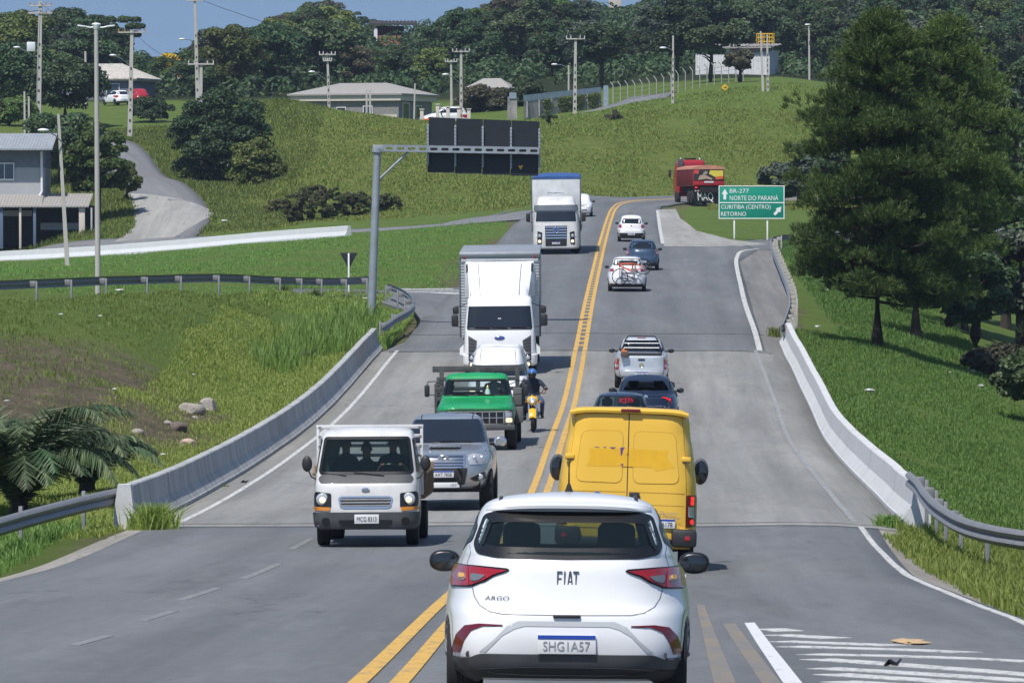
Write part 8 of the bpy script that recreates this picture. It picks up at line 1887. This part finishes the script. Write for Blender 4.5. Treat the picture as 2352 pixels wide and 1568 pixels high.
 for z, y, w in ((2.46, 2.95, .93), (2.55, 2.90, .94), (2.8, 2.72, .97), (3.1, 2.42, 1.01), (3.35, 2.1, 1.06), (3.5, 1.86, 1.10), (3.54, 1.82, 1.10)): rings.append([Vector((w*u, y-.22*(abs(u)**4)-.0, z+.0*u)) for u in np.linspace(-1, 1, 15)]+[Vector((w*u, y-.06-.22*(abs(u)**4), z-.01)) for u in np.linspace(1, -1, 15)])
 B = MB(P_WHITE); B.loft(rings); B.obj('air_deflector', root, 60)
 for s in (-1, 1): B = MB(mat('grey_groove', (.28, .29, .30), .5)); B.tube([Vector((s*.62, 2.94, 2.52)), Vector((s*.66, 2.45, 3.08)), Vector((s*.70, 1.90, 3.5))], .012, 5); B.obj('deflector_crease', root)
 B = MB(M_CHR); p = sh.ray(0, 1.16, 'front', .01)[0]; B.ball(p, 1, 3, (.17, .02, .075)); B.m(M_PLB).ball(p+Vector((0, .008, 0)), 1, 3, (.155, .018, .062)); e = B.obj('oval_badge', root); text_obj('badge_lettering', 'Ford', e, p+Vector((0, .03, 0)), .18, .06, M_CHR, '+y', .003)
 seam(sh, [(-1.05, .66), (1.05, .66)], 'front', root, .02, M_RUB); plate(root, (0, f+.02, .42), 'ATS 5160', '+y')
 B = MB(M_PLATE); p = sh.ray(0, 1.78, 'front', .01)[0]; B.box(p, (.10, .01, .035)); B.obj('windscreen_label', root)
 # body
 AL = mat('aluminium_skin', (.66, .67, .68), .35, .35, var=.2, vscale=2); AR = mat('aluminium_roof', (.50, .53, .55), .4, .5, var=.25, vscale=1.5); TR = mat('box_trim', (.10, .13, .15), .5, .3)
 y0, y1 = 1.55, -5.2; B = MB(AL); B.box((0, (y0+y1)/2, 2.42), (2.56, y0-y1, 2.62)); corrug(B, -1.27, 1.27, y0, 0, 1.15, 3.55, 'front', 26); corrug(B, 1.28, 0, y1, y0, 1.15, 3.6, 'side', 22); corrug(B, -1.28, 0, y1, y0, 1.15, 3.6, 'side', 22); B.obj('cargo_box', root)
 B = MB(AR); B.box((0, (y0+y1)/2, 3.79), (2.62, y0-y1+.1, .10), .03); B.obj('box_roof', root); B = MB(TR); B.box((0, y0+.035, 3.69), (2.6, .05, .10), .01)
 for s in (-1, 1): B.box((s*1.29, y0, 2.4), (.05, .07, 2.6), .01)
 B.obj('box_trim', root); B = MB(AL); B.box((0, y0+.035, 3.58), (2.5, .05, .10), .01); B.obj('box_header', root)
 for s in (-1, 1): B = MB(M_RED); B.box((s*1.14, y0+.07, 3.69), (.10, .03, .045), .01); B.obj('marker_lamp', root)
 B = MB(M_UNDER); B.box((0, -1.2, .85), (1.0, 8.2, .35)); B.box((0, (y0+y1)/2, 1.05), (2.4, y0-y1, .1)); B.obj('chassis', root)
 for x in (-1.03, 1.03): wheel(root, x, 2.45, .5, .28, M_STEELW, 6); wheel(root, x*.93, -3.2, .5, .52, M_STEELW, 6)
 place(root, 1152, 14.22, -1, R(.6), L=5.5)
box_truck()

# ------------------------------------------------------------------ 9: white tractor unit with tarpaulin body, oncoming
def tarp_truck():
 root = empty('lorry'); tag(root, 'big white lorry with blue tarpaulin roof beneath the overhead sign, oncoming', 'lorry'); f = 3.4; cb = 1.4
 rows = [(.28, f-.1, .5, cb, .28, 1.15, 6, 14), (.36, f-.01, .5, cb, .36, 1.22, 6, 14), (.7, f, .7, cb, .7, 1.235, 6, 14), (1.1, f-.03, 1.1, cb, 1.1, 1.225, 6, 14), (1.6, f-.10, 1.6, cb, 1.6, 1.20, 6, 14), (1.72, f-.14, 1.72, cb, 1.72, 1.19, 6, 14), (2.0, f-.22, 2.0, cb, 2.0, 1.16, 6, 14), (2.27, f-.30, 2.27, cb, 2.27, 1.12, 6, 14), (2.6, f-.42, 2.6, cb, 2.6, 1.06, 6, 12), (2.88, f-.62, 2.88, cb, 2.88, .98, 6, 12), (3.0, f-.8, 3.0, cb, 2.98, .92, 5, 10), (3.04, f-1.1, 3.04, cb+.2, 3.03, .7, 4, 4), (3.05, f-1.3, 3.05, cb+.4, 3.05, .05, 2, 2)]
 sh = Shell(rows, 6, 120); sh.cut_wheel(2.1, .50); sh.build('cab', root, P_WHITE2); arch_lips(sh, root, (2.1,), .5, P_WHITE2, .32, .06)
 patch(sh, dense(fillet([(-1.02, 2.24), (1.02, 2.24), (1.06, 1.72), (-1.06, 1.72)], .04), .1), 'front', 'windscreen', root, M_GLD, .008, .08, .01)
 patch(sh, fillet([(-1.08, 2.56), (1.08, 2.56), (1.12, 2.28), (-1.12, 2.28)], .03), 'front', 'sun_visor', root, mat('smoked_visor', (.16, .18, .20), .2, .3), .08, .1, .07)
 patch(sh, fillet([(-.58, 1.50), (.58, 1.50), (.56, .44), (-.56, .44)], .04), 'front', 'grille', root, M_PLAS, .012, .08, .01); g = root.children[-1]
 for z in (1.42, 1.28, 1.14, 1.00, .86): patch(sh, [(-.55, z+.028), (.55, z+.028), (.55, z-.028), (-.55, z-.028)], 'front', 'grille_slat', g, M_CHR, .035, .1, .02)
 B = MB(M_CHR); p = sh.ray(0, 1.27, 'front', .06)[0]; B.tube([p+Vector((math.cos(t)*.15, 0, math.sin(t)*.15)) for t in np.linspace(0, 6.283, 24)], .014, 6, False)
 for a, b in (((-.09, .11), (-.02, -.0)), ((-.02, 0), (.02, 0)), ((.09, .11), (.02, 0)), ((-.12, .04), (-.06, -.12)), ((-.06, -.12), (0, -.03)), ((0, -.03), (.06, -.12)), ((.06, -.12), (.12, .04))): B.cyl(p+Vector((a[0], 0, a[1])), p+Vector((b[0], 0, b[1])), .013, n=6)
 B.m(M_PLB).lathe([(.001, -.02), (.14, -.02), (.14, -.01)], p, 'y', 20); B.obj('round_badge', g)
 for s in (-1, 1):
  F = lambda l: [(s*a, b) for a, b in l]
  patch(sh, fillet(F([(.72, 1.16), (.97, 1.22), (.99, .50), (.76, .54)]), .04), 'front', 'headlamp', root, M_RUB, .012, .06, .012); h = root.children[-1]; c = sh.ray(s*.865, .69, 'front', .02)[0]; B = MB(M_HLON); B.ball(c, 1, 2, (.085, .02, .085)); B.obj('bulb', h); c = sh.ray(s*.865, .98, 'front', .016)[0]; B = MB(M_CLR); B.ball(c, 1, 2, (.08, .02, .10)); B.obj('lens', h)
  B = MB(M_PLAS); B.box((s*1.46, f-.2, 1.95), (.22, .14, .46), .05); m_ = B.obj('mirror', root); B = MB(M_RUB); B.tube([(s*1.44, f-.2, 2.18), (s*1.14, f-.3, 2.26)], .016, 5); B.tube([(s*1.44, f-.2, 1.72), (s*1.2, f-.2, 1.68)], .016, 5); B.obj('mirror_arm', m_)
  seam(sh, F([(1.22, .90), (.98, .90)]), 'front', root, .02, M_RUB)
 seam(sh, [(-1.1, 1.66), (1.1, 1.66)], 'front', root, .015, M_SEAM); plate(root, (0, f+.03, .60), 'AYL 9F23', '+y', .42, .14)
 B = MB(M_CHR)
 for x0, x1 in ((-.42, .05), (0, .40)): B.cyl((x0, 1.8, 3.16), (x1, 2.15, 3.20), .03, .05, 8)
 B.obj('air_horn', root)
 TP = mat('tarpaulin_white', (.62, .64, .66), .6, var=.25, vscale=1.2, bump=.2, bscale=4); TB = mat('tarpaulin_blue', (.035, .10, .30), .55, var=.25, vscale=1.5); TR = mat('box_trim', (.10, .13, .15), .5, .3)
 y0, y1 = 1.15, -8.5; B = MB(TP); B.box((0, (y0+y1)/2, 2.55), (2.56, y0-y1, 2.78), .03); B.obj('cargo_body', root); B = MB(TB)
 B.loft([[Vector((x, y, z)) for x, z in ((-1.29, 3.93), (-1.25, 4.02), (-.6, 4.07), (0, 4.08), (.6, 4.07), (1.25, 4.02), (1.29, 3.93))] for y in (y0+.02, y1)]); B.obj('tarpaulin_roof', root)
 B = MB(TR)
 for s in (-1, 1): B.box((s*1.29, y0+.0, 2.55), (.05, .06, 2.75), .01); B.box((s*1.3, (y0+y1)/2, 1.2), (.04, y0-y1, .14), .01)
 B.obj('body_trim', root)
 B = MB(M_UNDER); B.box((0, -2.5, .9), (1.0, 11, .35)); B.box((0, (y0+y1)/2, 1.1), (2.4, y0-y1, .12)); B.obj('chassis', root)
 for x in (-1.05, 1.05): wheel(root, x, 2.1, .5, .28, M_STEELW, 6); wheel(root, x*.93, -1.0, .5, .5, M_STEELW, 6); wheel(root, x*.93, -6.3, .5, .5, M_STEELW, 6)
 place(root, 1279, 23.2, -1, R(.3), L=6)
tarp_truck()

# ------------------------------------------------------------------ 10-13, 15, 16: cars
c, sh = small_car('white car peeping out behind the big white lorry, oncoming', P_WHITE, 4.3, 1.78, 1.47, 'sedan', name='sedan_car'); place(c, 1331, 28.6, -1)
c, sh = small_car('small white hatchback furthest up the right lane, with dark lower bumper', P_WHITE, 3.7, 1.60, 1.49, 'hatch', [(.60, .96), (.78, .95), (.80, .80), (.66, .76), (.58, .84)], dark_bumper=.50, front=False, rwin=[(-.50, 1.30), (.50, 1.30), (.58, 1.10), (.54, 1.02), (-.54, 1.02), (-.58, 1.10)], txt='BCN 8E70'); place(c, 1450, 24.65)
badge(c, sh, 0, .90, 'rear', .045, M_INK); text_obj('model_lettering', 'RENAULT', c, (.23, sh.ray(.23, .90, 'rear', 0)[0].y-.006, .89), .26, .04, M_INKG, '-y', .003, 0, sh)
for s in (-1, 1): patch(sh, [(s*.62, .66), (s*.70, .64), (s*.68, .54)], 'rear', 'corner_lamp', c, M_RED, .01, .05, .005)
c, sh = small_car('blue grey hatchback just ahead of the car carrying the bicycle', P_BLUE, 3.9, 1.66, 1.46, 'hatch', [(.66, 1.04), (.76, 1.05), (.85, .80), (.80, .72), (.70, .76)], clear=True, front=False, rwin=[(-.52, 1.40), (.52, 1.40), (.66, 1.10), (.64, 1.06), (-.64, 1.06), (-.66, 1.10)], txt='AOX 3321'); place(c, 1475, 21.2); badge(c, sh, 0, .95, 'rear', .05)
w_, shw = small_car('white hatchback with a bicycle rack on its tailgate', P_WHITE, 4.0, 1.72, 1.50, 'hatch', [(.56, .98), (.80, .96), (.83, .86), (.60, .86)], front=False, rwin=[(-.54, 1.40), (.54, 1.40), (.62, 1.13), (-.62, 1.13)], txt='BEJ 7G02'); place(w_, 1440, 19.05)
B = MB(M_RUB)
for x in (-.22, .25): B.tube([(x, -1.55, 1.40), (x, -1.95, 1.28), (x, -2.02, .85), (x, -2.0, .50)], .014, 5)
B.tube([(-.4, -1.98, 1.25), (.5, -1.98, 1.25)], .014, 5); B.tube([(-.3, -2.05, .55), (.4, -2.05, .55)], .014, 5); B.obj('bike_rack', w_)
def bicycle():
 root = empty('bicycle'); tag(root, 'orange framed bicycle with black wheels strapped to the white hatchback', 'bicycle'); OR = mat('bicycle_orange', (.75, .09, .02), .35, coat=.4)
 y = -2.14
 for c0, yy in (((-.31, .66), y-.03), ((.70, 1.10), y+.02)):
  B = MB(M_TYRE); B.tube([(c0[0]+math.cos(t)*.335, yy, c0[1]+math.sin(t)*.335) for t in np.linspace(0, 2*math.pi, 33)], .024, 6, False); w = B.obj('wheel', root)
  B = MB(M_RIM); B.cyl((c0[0], yy-.04, c0[1]), (c0[0], yy+.04, c0[1]), .03, n=10)
  for k in range(12): a = k*math.pi/6; B.cyl((c0[0], yy, c0[1]), (c0[0]+math.cos(a)*.32, yy, c0[1]+math.sin(a)*.32), .0035, n=4)
  B.obj('spokes', w)
 B = MB(OR); q = lambda a, b, r=.024: B.cyl((a[0], y, a[1]), (b[0], y, b[1]), r, n=8); hd, st, bb, ax = (-.33, 1.20), (.20, 1.24), (.25, .88), (.70, 1.10); q(hd, st, .028); q((hd[0], hd[1]-.07), bb, .032); q(st, bb); q(st, ax, .016); q(bb, ax, .016); q((hd[0]-.02, hd[1]+.05), (hd[0]+.01, hd[1]-.12), .034); B.obj('frame', root)
 B = MB(M_RUB); B.cyl((hd[0]+.01, y-.05, hd[1]-.1), (-.31, y-.07, .66), .018, n=8); B.cyl((hd[0]+.01, y+.05, hd[1]-.1), (-.31, y+.03, .66), .018, n=8); B.obj('fork', root)
 B = MB(M_RUB); B.tube([(hd[0]-.04, y-.30, hd[1]+.12), (hd[0]-.03, y, hd[1]+.10), (hd[0]-.04, y+.10, hd[1]+.12)], .013, 6); B.obj('handlebar', root); B = MB(M_RUB); B.cyl((st[0], y, st[1]), (st[0]-.03, y, st[1]+.16), .014, n=6); B.box((st[0]-.03, y, st[1]+.18), (.26, .12, .05), .022); B.obj('saddle', root)
 B = MB(M_RIM); B.cyl((bb[0], y-.02, bb[1]), (bb[0], y-.03, bb[1]), .09, n=16); B.cyl((bb[0], y-.05, bb[1]), (bb[0]+.1, y-.06, bb[1]-.13), .012, n=6); B.obj('crank', root)
 root.location = w_.location; root.rotation_mode = 'QUATERNION'; root.rotation_quaternion = w_.rotation_quaternion
bicycle()
c, sh = small_car('glossy navy saloon between the silver pickup and the yellow van', P_NAVY, 4.4, 1.80, 1.42, 'sedan', [(.42, .90), (.46, .94), (.80, .965), (.83, .93), (.80, .80), (.60, .82)], see=True, front=False, txt='BDX 9A10', name='sedan_car'); place(c, 1484, 11.92); badge(c, sh, 0, .92, 'rear', .06)
for s in (-1, 1): patch(sh, [(s*.44, .885), (s*.60, .835), (s*.79, .82), (s*.81, .91), (s*.78, .92), (s*.765, .85), (s*.60, .86)], 'rear', 'lit_strip', c, M_REDL, .024, .05, .004)
occupant(c, -.34, -.02, .44, 'driver silhouette inside the navy saloon', wheelpos=1); occupant(c, .34, -.02, .44, 'passenger silhouette inside the navy saloon')
c, sh = small_car('dark blue hatchback directly in front of the yellow van, only its roof showing', P_DBLUE, 3.9, 1.66, 1.44, 'hatch', see=True, front=False, rwin=[(-.54, 1.41), (.54, 1.41), (.70, 1.02), (-.70, 1.02)], txt='AMT 2207'); place(c, 1425, 10.92)
text_obj('window_lettering', 'LJB', c, (.14, sh.ray(.14, 1.22, 'rear', 0)[0].y-.008, 1.24), .34, .13, M_RED, '-y', .012, 0, sh)
B = MB(M_RUB); q = sh.ray(-.10, -.9, 'top', 0)[0]; B.cyl(q, q+Vector((0, -.12, .26)), .008, .004, 6); B.obj('antenna', c); occupant(c, -.34, -.02, .44, 'driver silhouette inside the dark blue hatchback', wheelpos=1)

# ------------------------------------------------------------------ 14: silver pickup seen from behind
def pickup_rear():
 root = empty('pickup_truck'); tag(root, 'light silver pickup seen from behind with a carton hanging over its tailgate', 'pickup')
 rows = [(.30, 2.1, .34, -2.1, .32, .74, 4, 6), (.36, 2.2, .40, -2.2, .38, .80, 4, 6), (.55, 2.24, .54, -2.22, .55, .84, 4, 6), (.72, 2.2, .62, -2.19, .70, .845, 4, 6), (.84, 2.0, .80, -2.18, .84, .82, 4, 6), (.93, 1.6, .95, -2.17, .95, .79, 4, 7), (1.0, 1.2, 1.0, -2.15, 1.0, .765, 4, 8), (1.02, 1.15, 1.015, -2.12, 1.015, .75, 4, 8), (1.025, 1.0, 1.02, -2.0, 1.02, .5, 4, 4), (1.025, .2, 1.02, -.2, 1.02, .05, 2, 2)]
 sh = Shell(rows, 6, 120)
 for yw in (-1.35, 1.4): sh.cut_wheel(yw, .31)
 sh.build('body', root, P_SILV2); arch_lips(sh, root, (-1.35, 1.4), .32, P_SILV2, .34)
 cr = [(1.0, 1.15, 1.0, -.45, 1.0, .74, 4, 5), (1.08, 1.02, 1.08, -.43, 1.08, .715, 4, 5), (1.25, .72, 1.28, -.35, 1.26, .645, 4, 5), (1.40, .40, 1.40, -.25, 1.40, .575, 4, 5), (1.46, .2, 1.47, -.17, 1.45, .50, 3.5, 4), (1.495, 0, 1.495, -.05, 1.49, .36, 3, 3), (1.50, .05, 1.50, 0, 1.50, .04, 2, 2)]
 cs = Shell(cr, 7, 120); cs.build('cabin', root, P_SILV2); rw = dense(fillet([(-.50, 1.40), (.50, 1.40), (.665, 1.05), (-.665, 1.05)], .03), .06); patch(cs, rw, 'rear', 'rear_window', root, M_GLD, .008, .06, .006)
 patch(cs, dense(fillet([(-.53, 1.36), (.53, 1.36), (.67, 1.08), (-.67, 1.08)], .04), .1), 'front', 'windscreen', root, M_GLD, .008, .1)
 for a in ('left', 'right'): patch(cs, dense(fillet([(.9, 1.08), (.35, 1.38), (-.15, 1.38), (-.32, 1.08)], .03), .08), a, 'side_window', root, M_GLD, .006, .1)
 for z in (1.32, 1.18): B = MB(M_RIM); B.tube([(-.56+.1*(z-1.18)*4*.5, -.46, z), (.56-.1*(z-1.18)*2, -.46, z)], .014, 6); B.obj('window_guard_bar', root)
 B = MB(M_RUB); B.tube([(-.62, -.5, 1.02), (-.50, -.42, 1.42), (-.40, -.36, 1.53), (.40, -.36, 1.53), (.50, -.42, 1.42), (.62, -.5, 1.02)], .022, 8); B.obj('roll_bar', root)
 B = MB(M_RED); B.box((0, -.38, 1.475), (.26, .04, .03), .008); B.obj('brake_light', root)
 B = MB(M_UNDER); B.box((0, -1.30, 1.02), (1.24, 1.5, .03), .005); B.obj('bed_liner', root)
 patch(sh, fillet([(-.665, .985), (.665, .985), (.665, .585), (-.665, .585)], .015), 'rear', 'tailgate', root, P_SILV2, .012, .08, .012); tg = root.children[-1]; seam(sh, [(-.67, .98), (-.67, .42), (-.60, .38), (.60, .38), (.67, .42), (.67, .98)], 'rear', root, .014, M_RUB)
 B = MB(M_PLAS); p = sh.ray(0, .905, 'rear', .02)[0]; B.box(p, (.21, .03, .055), .01); B.obj('tailgate_handle', tg); B = MB(mat('gilt', (.55, .42, .12), .4, .5)); p = sh.ray(0, .735, 'rear', .02)[0]; B.box(p, (.13, .015, .026), .004); B.box(p, (.045, .014, .055), .004); B.m(M_CHR).tube([p+Vector((math.cos(t)*.07, 0, math.sin(t)*.065)) for t in np.linspace(0, 6.283, 22)], .006, 5, False); B.obj('badge', tg)
 text_obj('model_lettering', 'MONTANA', tg, (.44, sh.ray(.44, .93, 'rear', .014)[0].y-.004, .93), .16, .025, M_INKG, '-y', .003)
 for s in (-1, 1):
  F = lambda l: [(s*a, b) for a, b in l]
  patch(sh, fillet(F([(.69, .93), (.775, .92), (.83, .75), (.83, .59), (.69, .59)]), .02), 'rear', 'tail_lamp', root, M_RED, .012, .04, .012); t_ = root.children[-1]; patch(sh, fillet(F([(.705, .74), (.80, .74), (.80, .66), (.705, .66)]), .035), 'rear', 'clear_lens', t_, M_CLR, .018, .04, .004)
  mirror(root, (s*.92, .85, 1.02), s, M_RUB, (s*.75, .9, 1.0), -1, (.19, .16, .13))
 plate(root, (0, -2.24, .47), 'AWB 1905', '-y')
 for x in (-.72, .72):
  for yw in (-1.35, 1.4): wheel(root, x, yw, .315, .2, M_RIM)
 under(root, 1.2, -2, 2, .28, .5); place(root, 1473, 13.5)
 b = empty('carton'); tag(b, 'brown carton with orange scraps overhanging the silver pickup tailgate', 'carton'); B = MB(mat('dark_carton', (.10, .075, .06), .9)); B.box((-.52, -2.16, 1.065), (.22, .34, .16), .01); B.obj('box', b); B = MB(mat('orange_scraps', (.55, .17, .05), .8)); B.box((-.53, -2.16, 1.16), (.19, .30, .04), .015); B.ball((-.55, -2.18, 1.20), .05, 2); B.obj('contents', b); b.location = root.location; b.rotation_mode = 'QUATERNION'; b.rotation_quaternion = root.rotation_quaternion
pickup_rear()

# ------------------------------------------------------------------ 17: red tipper at the bend
def red_truck():
 root = empty('tipper_truck'); tag(root, 'red truck with painted tail panel turning at the far bend behind the direction sign', 'truck'); MR = mat('dark_red_ribs', (.10, .012, .015), .6)
 B = MB(P_RED); B.box((0, -.5, 1.95), (2.3, 7.0, 1.25), .03); B.obj('tipper_body', root)
 for k in range(14):
  
  for s in (-1, 1): B = MB(MR); B.box((s*1.17, -3.7+k*.5, 1.95), (.06, .16, 1.2), .01); B.obj('side_rib', root)
 B = MB(mat('tarp_salmon', (.58, .26, .17), .7, var=.25, vscale=2)); B.loft([[Vector((x, y, z)) for x, z in ((-1.2, 2.55), (-1.15, 2.72), (-.5, 2.84), (0, 2.86), (.5, 2.84), (1.15, 2.72), (1.2, 2.55))] for y in (-4.05, 3.0)]); B.obj('load_cover', root)
 y = -4.02; pt = lambda l, mt, d, nm: (lambda B: (B.prism(l, 'xz', y-d, y-d+.01), B.obj(nm, root)))(MB(mt))
 pt([(-1.1, 2.52), (1.1, 2.52), (1.1, 1.75), (-1.1, 1.75)], mat('panel_dark', (.03, .03, .035), .5), .01, 'painted_panel'); pt([(-1.08, 2.5), (-.70, 2.5), (-.78, 2.2), (-1.08, 2.25)], mat('panel_red', (.62, .07, .05), .5), .02, 'painted_area'); pt([(.10, 2.47), (1.08, 2.47), (1.08, 2.02), (.5, 1.98), (.02, 2.22)], mat('panel_yellow', (.70, .58, .08), .5), .02, 'painted_area')
 pt([(.55, 2.02), (1.08, 2.06), (1.08, 1.86), (.5, 1.80)], mat('panel_orange', (.66, .12, .03), .5), .03, 'painted_area'); pt([(-.80, 1.78), (-.66, 2.1), (-.35, 2.18), (-.02, 2.02), (.30, 1.86), (.22, 1.78), (-.2, 1.86), (-.5, 1.80)], mat('panel_buff', (.42, .31, .22), .6), .03, 'painted_area'); pt([(-.45, 2.22), (-.28, 2.42), (-.08, 2.40), (-.12, 2.2), (-.3, 2.14)], mat('panel_grey', (.30, .28, .26), .6), .03, 'painted_area')
 B = MB(P_RED); B.box((0, -4.05, 1.5), (2.28, .15, .28), .02); B.obj('tail_beam', root); B = MB(M_PLATE); B.box((0, -4.14, 1.62), (.7, .02, .12)); B.obj('white_strip', root)
 B = MB(M_UNDER); B.box((0, -.5, 1.05), (1.3, 7.6, .4)); B.box((0, -3.95, 1.22), (2.2, .1, .28)); B.obj('chassis', root)
 B = MB(M_RUB); B.box((-.15, -4.1, .52), (1.9, .03, .82)); fl = B.obj('mud_flap', root); text_obj('flap_lettering', 'MAQ', fl, (-.25, -4.125, .50), 1.15, .72, M_SWH, '-y', .004, -.12)
 B = MB(M_SWH)
 for k in range(9): B.box((-1.0+k*.2, -4.13, .97), (.1, .02, .07))
 B.m(M_RED)
 for k in range(9): B.box((-.9+k*.2, -4.131, .97), (.1, .02, .07))
 B.obj('warning_strip', fl)
 for s in (-1, 1):
  B = MB(M_REDL); B.box((s*.95, -4.13, 1.22), (.16, .03, .09), .01); B.obj('tail_lamp', root)
  for yw in (-3.1, -1.8, 3.6): wheel(root, s*1.0, yw, .5, .3, M_RIM, 6)
 rows = [(.6, 5.2, .6, 3.3, .6, 1.1, 5, 10), (1.2, 5.25, 1.2, 3.28, 1.2, 1.15, 5, 10), (2.0, 5.2, 2.0, 3.28, 2.0, 1.14, 5, 10), (2.7, 4.9, 2.7, 3.3, 2.7, 1.1, 5, 10), (3.15, 4.6, 3.15, 3.34, 3.15, 1.03, 5, 9), (3.3, 4.4, 3.3, 3.5, 3.28, .85, 4, 6), (3.33, 4.1, 3.33, 3.8, 3.33, .05, 2, 2)]
 sh = Shell(rows, 5, 72); sh.build('cab', root, P_RED); patch(sh, fillet([(-1.0, 2.6), (1.0, 2.6), (1.05, 1.9), (-1.05, 1.9)], .05), 'front', 'windscreen', root, M_GLD); B = MB(M_PLASG); B.box((-.85, 3.2, 2.95), (.4, .15, .9), .05); B.obj('exhaust_stack', root); B = MB(M_RUB); B.box((0, 4.0, 3.40), (.8, .5, .12), .04); B.obj('roof_box', root)
 for s in (-1, 1): B = MB(M_LAMP); B.ball((s*.72, 4.0, 3.38), .07, 2, (1, 1, 1.3)); B.obj('beacon', root); B = MB(M_PLAS); B.box((s*1.38, 4.9, 2.3), (.2, .12, .55), .05); B.obj('mirror', root)
 p = P(1606, 478, 32.2); root.location = (p.x, p.y, g1(p.x, p.y)+.02); root.rotation_mode = 'XYZ'; root.rotation_euler = (0, 0, R(8))
red_truck()
# ------------------------------------------------------------------ parked vehicles on the hill
def park(c, px, py, Z, rz): p = P(px, py, Z); c.location = (p.x, p.y, g1(p.x, p.y)+.02); c.rotation_euler = (0, 0, rz)
c, sh = small_car('dark red car parked in front of the villa with pale hip roof', P_RED, 4.2, 1.75, 1.5, 'sedan', name='sedan_car'); park(c, 318, 236, 43.6, R(15))
c, sh = small_car('small white car parked at the left corner of the pale roofed villa', P_WHITE, 3.8, 1.7, 1.45, 'hatch'); park(c, 268, 240, 43.4, R(30))
c, sh = small_car('white van parked behind the beige gate pillars with an orange nose corner', P_WHITE, 4.9, 1.9, 2.05, 'hatch', name='van'); c['category'] = 'van'; park(c, 1020, 285, 40.4, R(114)); patch(sh, fillet([(-.8, 1.0), (-.45, 1.0), (-.45, .7), (-.8, .7)], .04), 'front', 'orange_panel', c, mat('bicycle_orange', (.75, .25, .03), .4), .02, .1)
# ------------------------------------------------------------------ thin air between the camera and the wooded hill
def haze():
 m = bpy.data.materials.new('haze'); m.use_nodes = True; N, L = nodes_of(m); N.remove(N['Principled BSDF']); v = N.new('ShaderNodeVolumePrincipled'); v.inputs['Color'].default_value = (.62, .74, .90, 1); v.inputs['Density'].default_value = .00013; v.inputs['Anisotropy'].default_value = .3
 L.new(v.outputs[0], N['Material Output'].inputs['Volume'])
 zz = float(G(np.array([-150, 0, 150, -150, 0, 150]), np.array([30, 30, 30, 250, 250, 250])).min())
 B = MB(m); B.box((0, 880, (130-90)/2), (1900, 1960, 130+90)); o = B.obj('haze'); tag(o, kind='stuff')
haze()
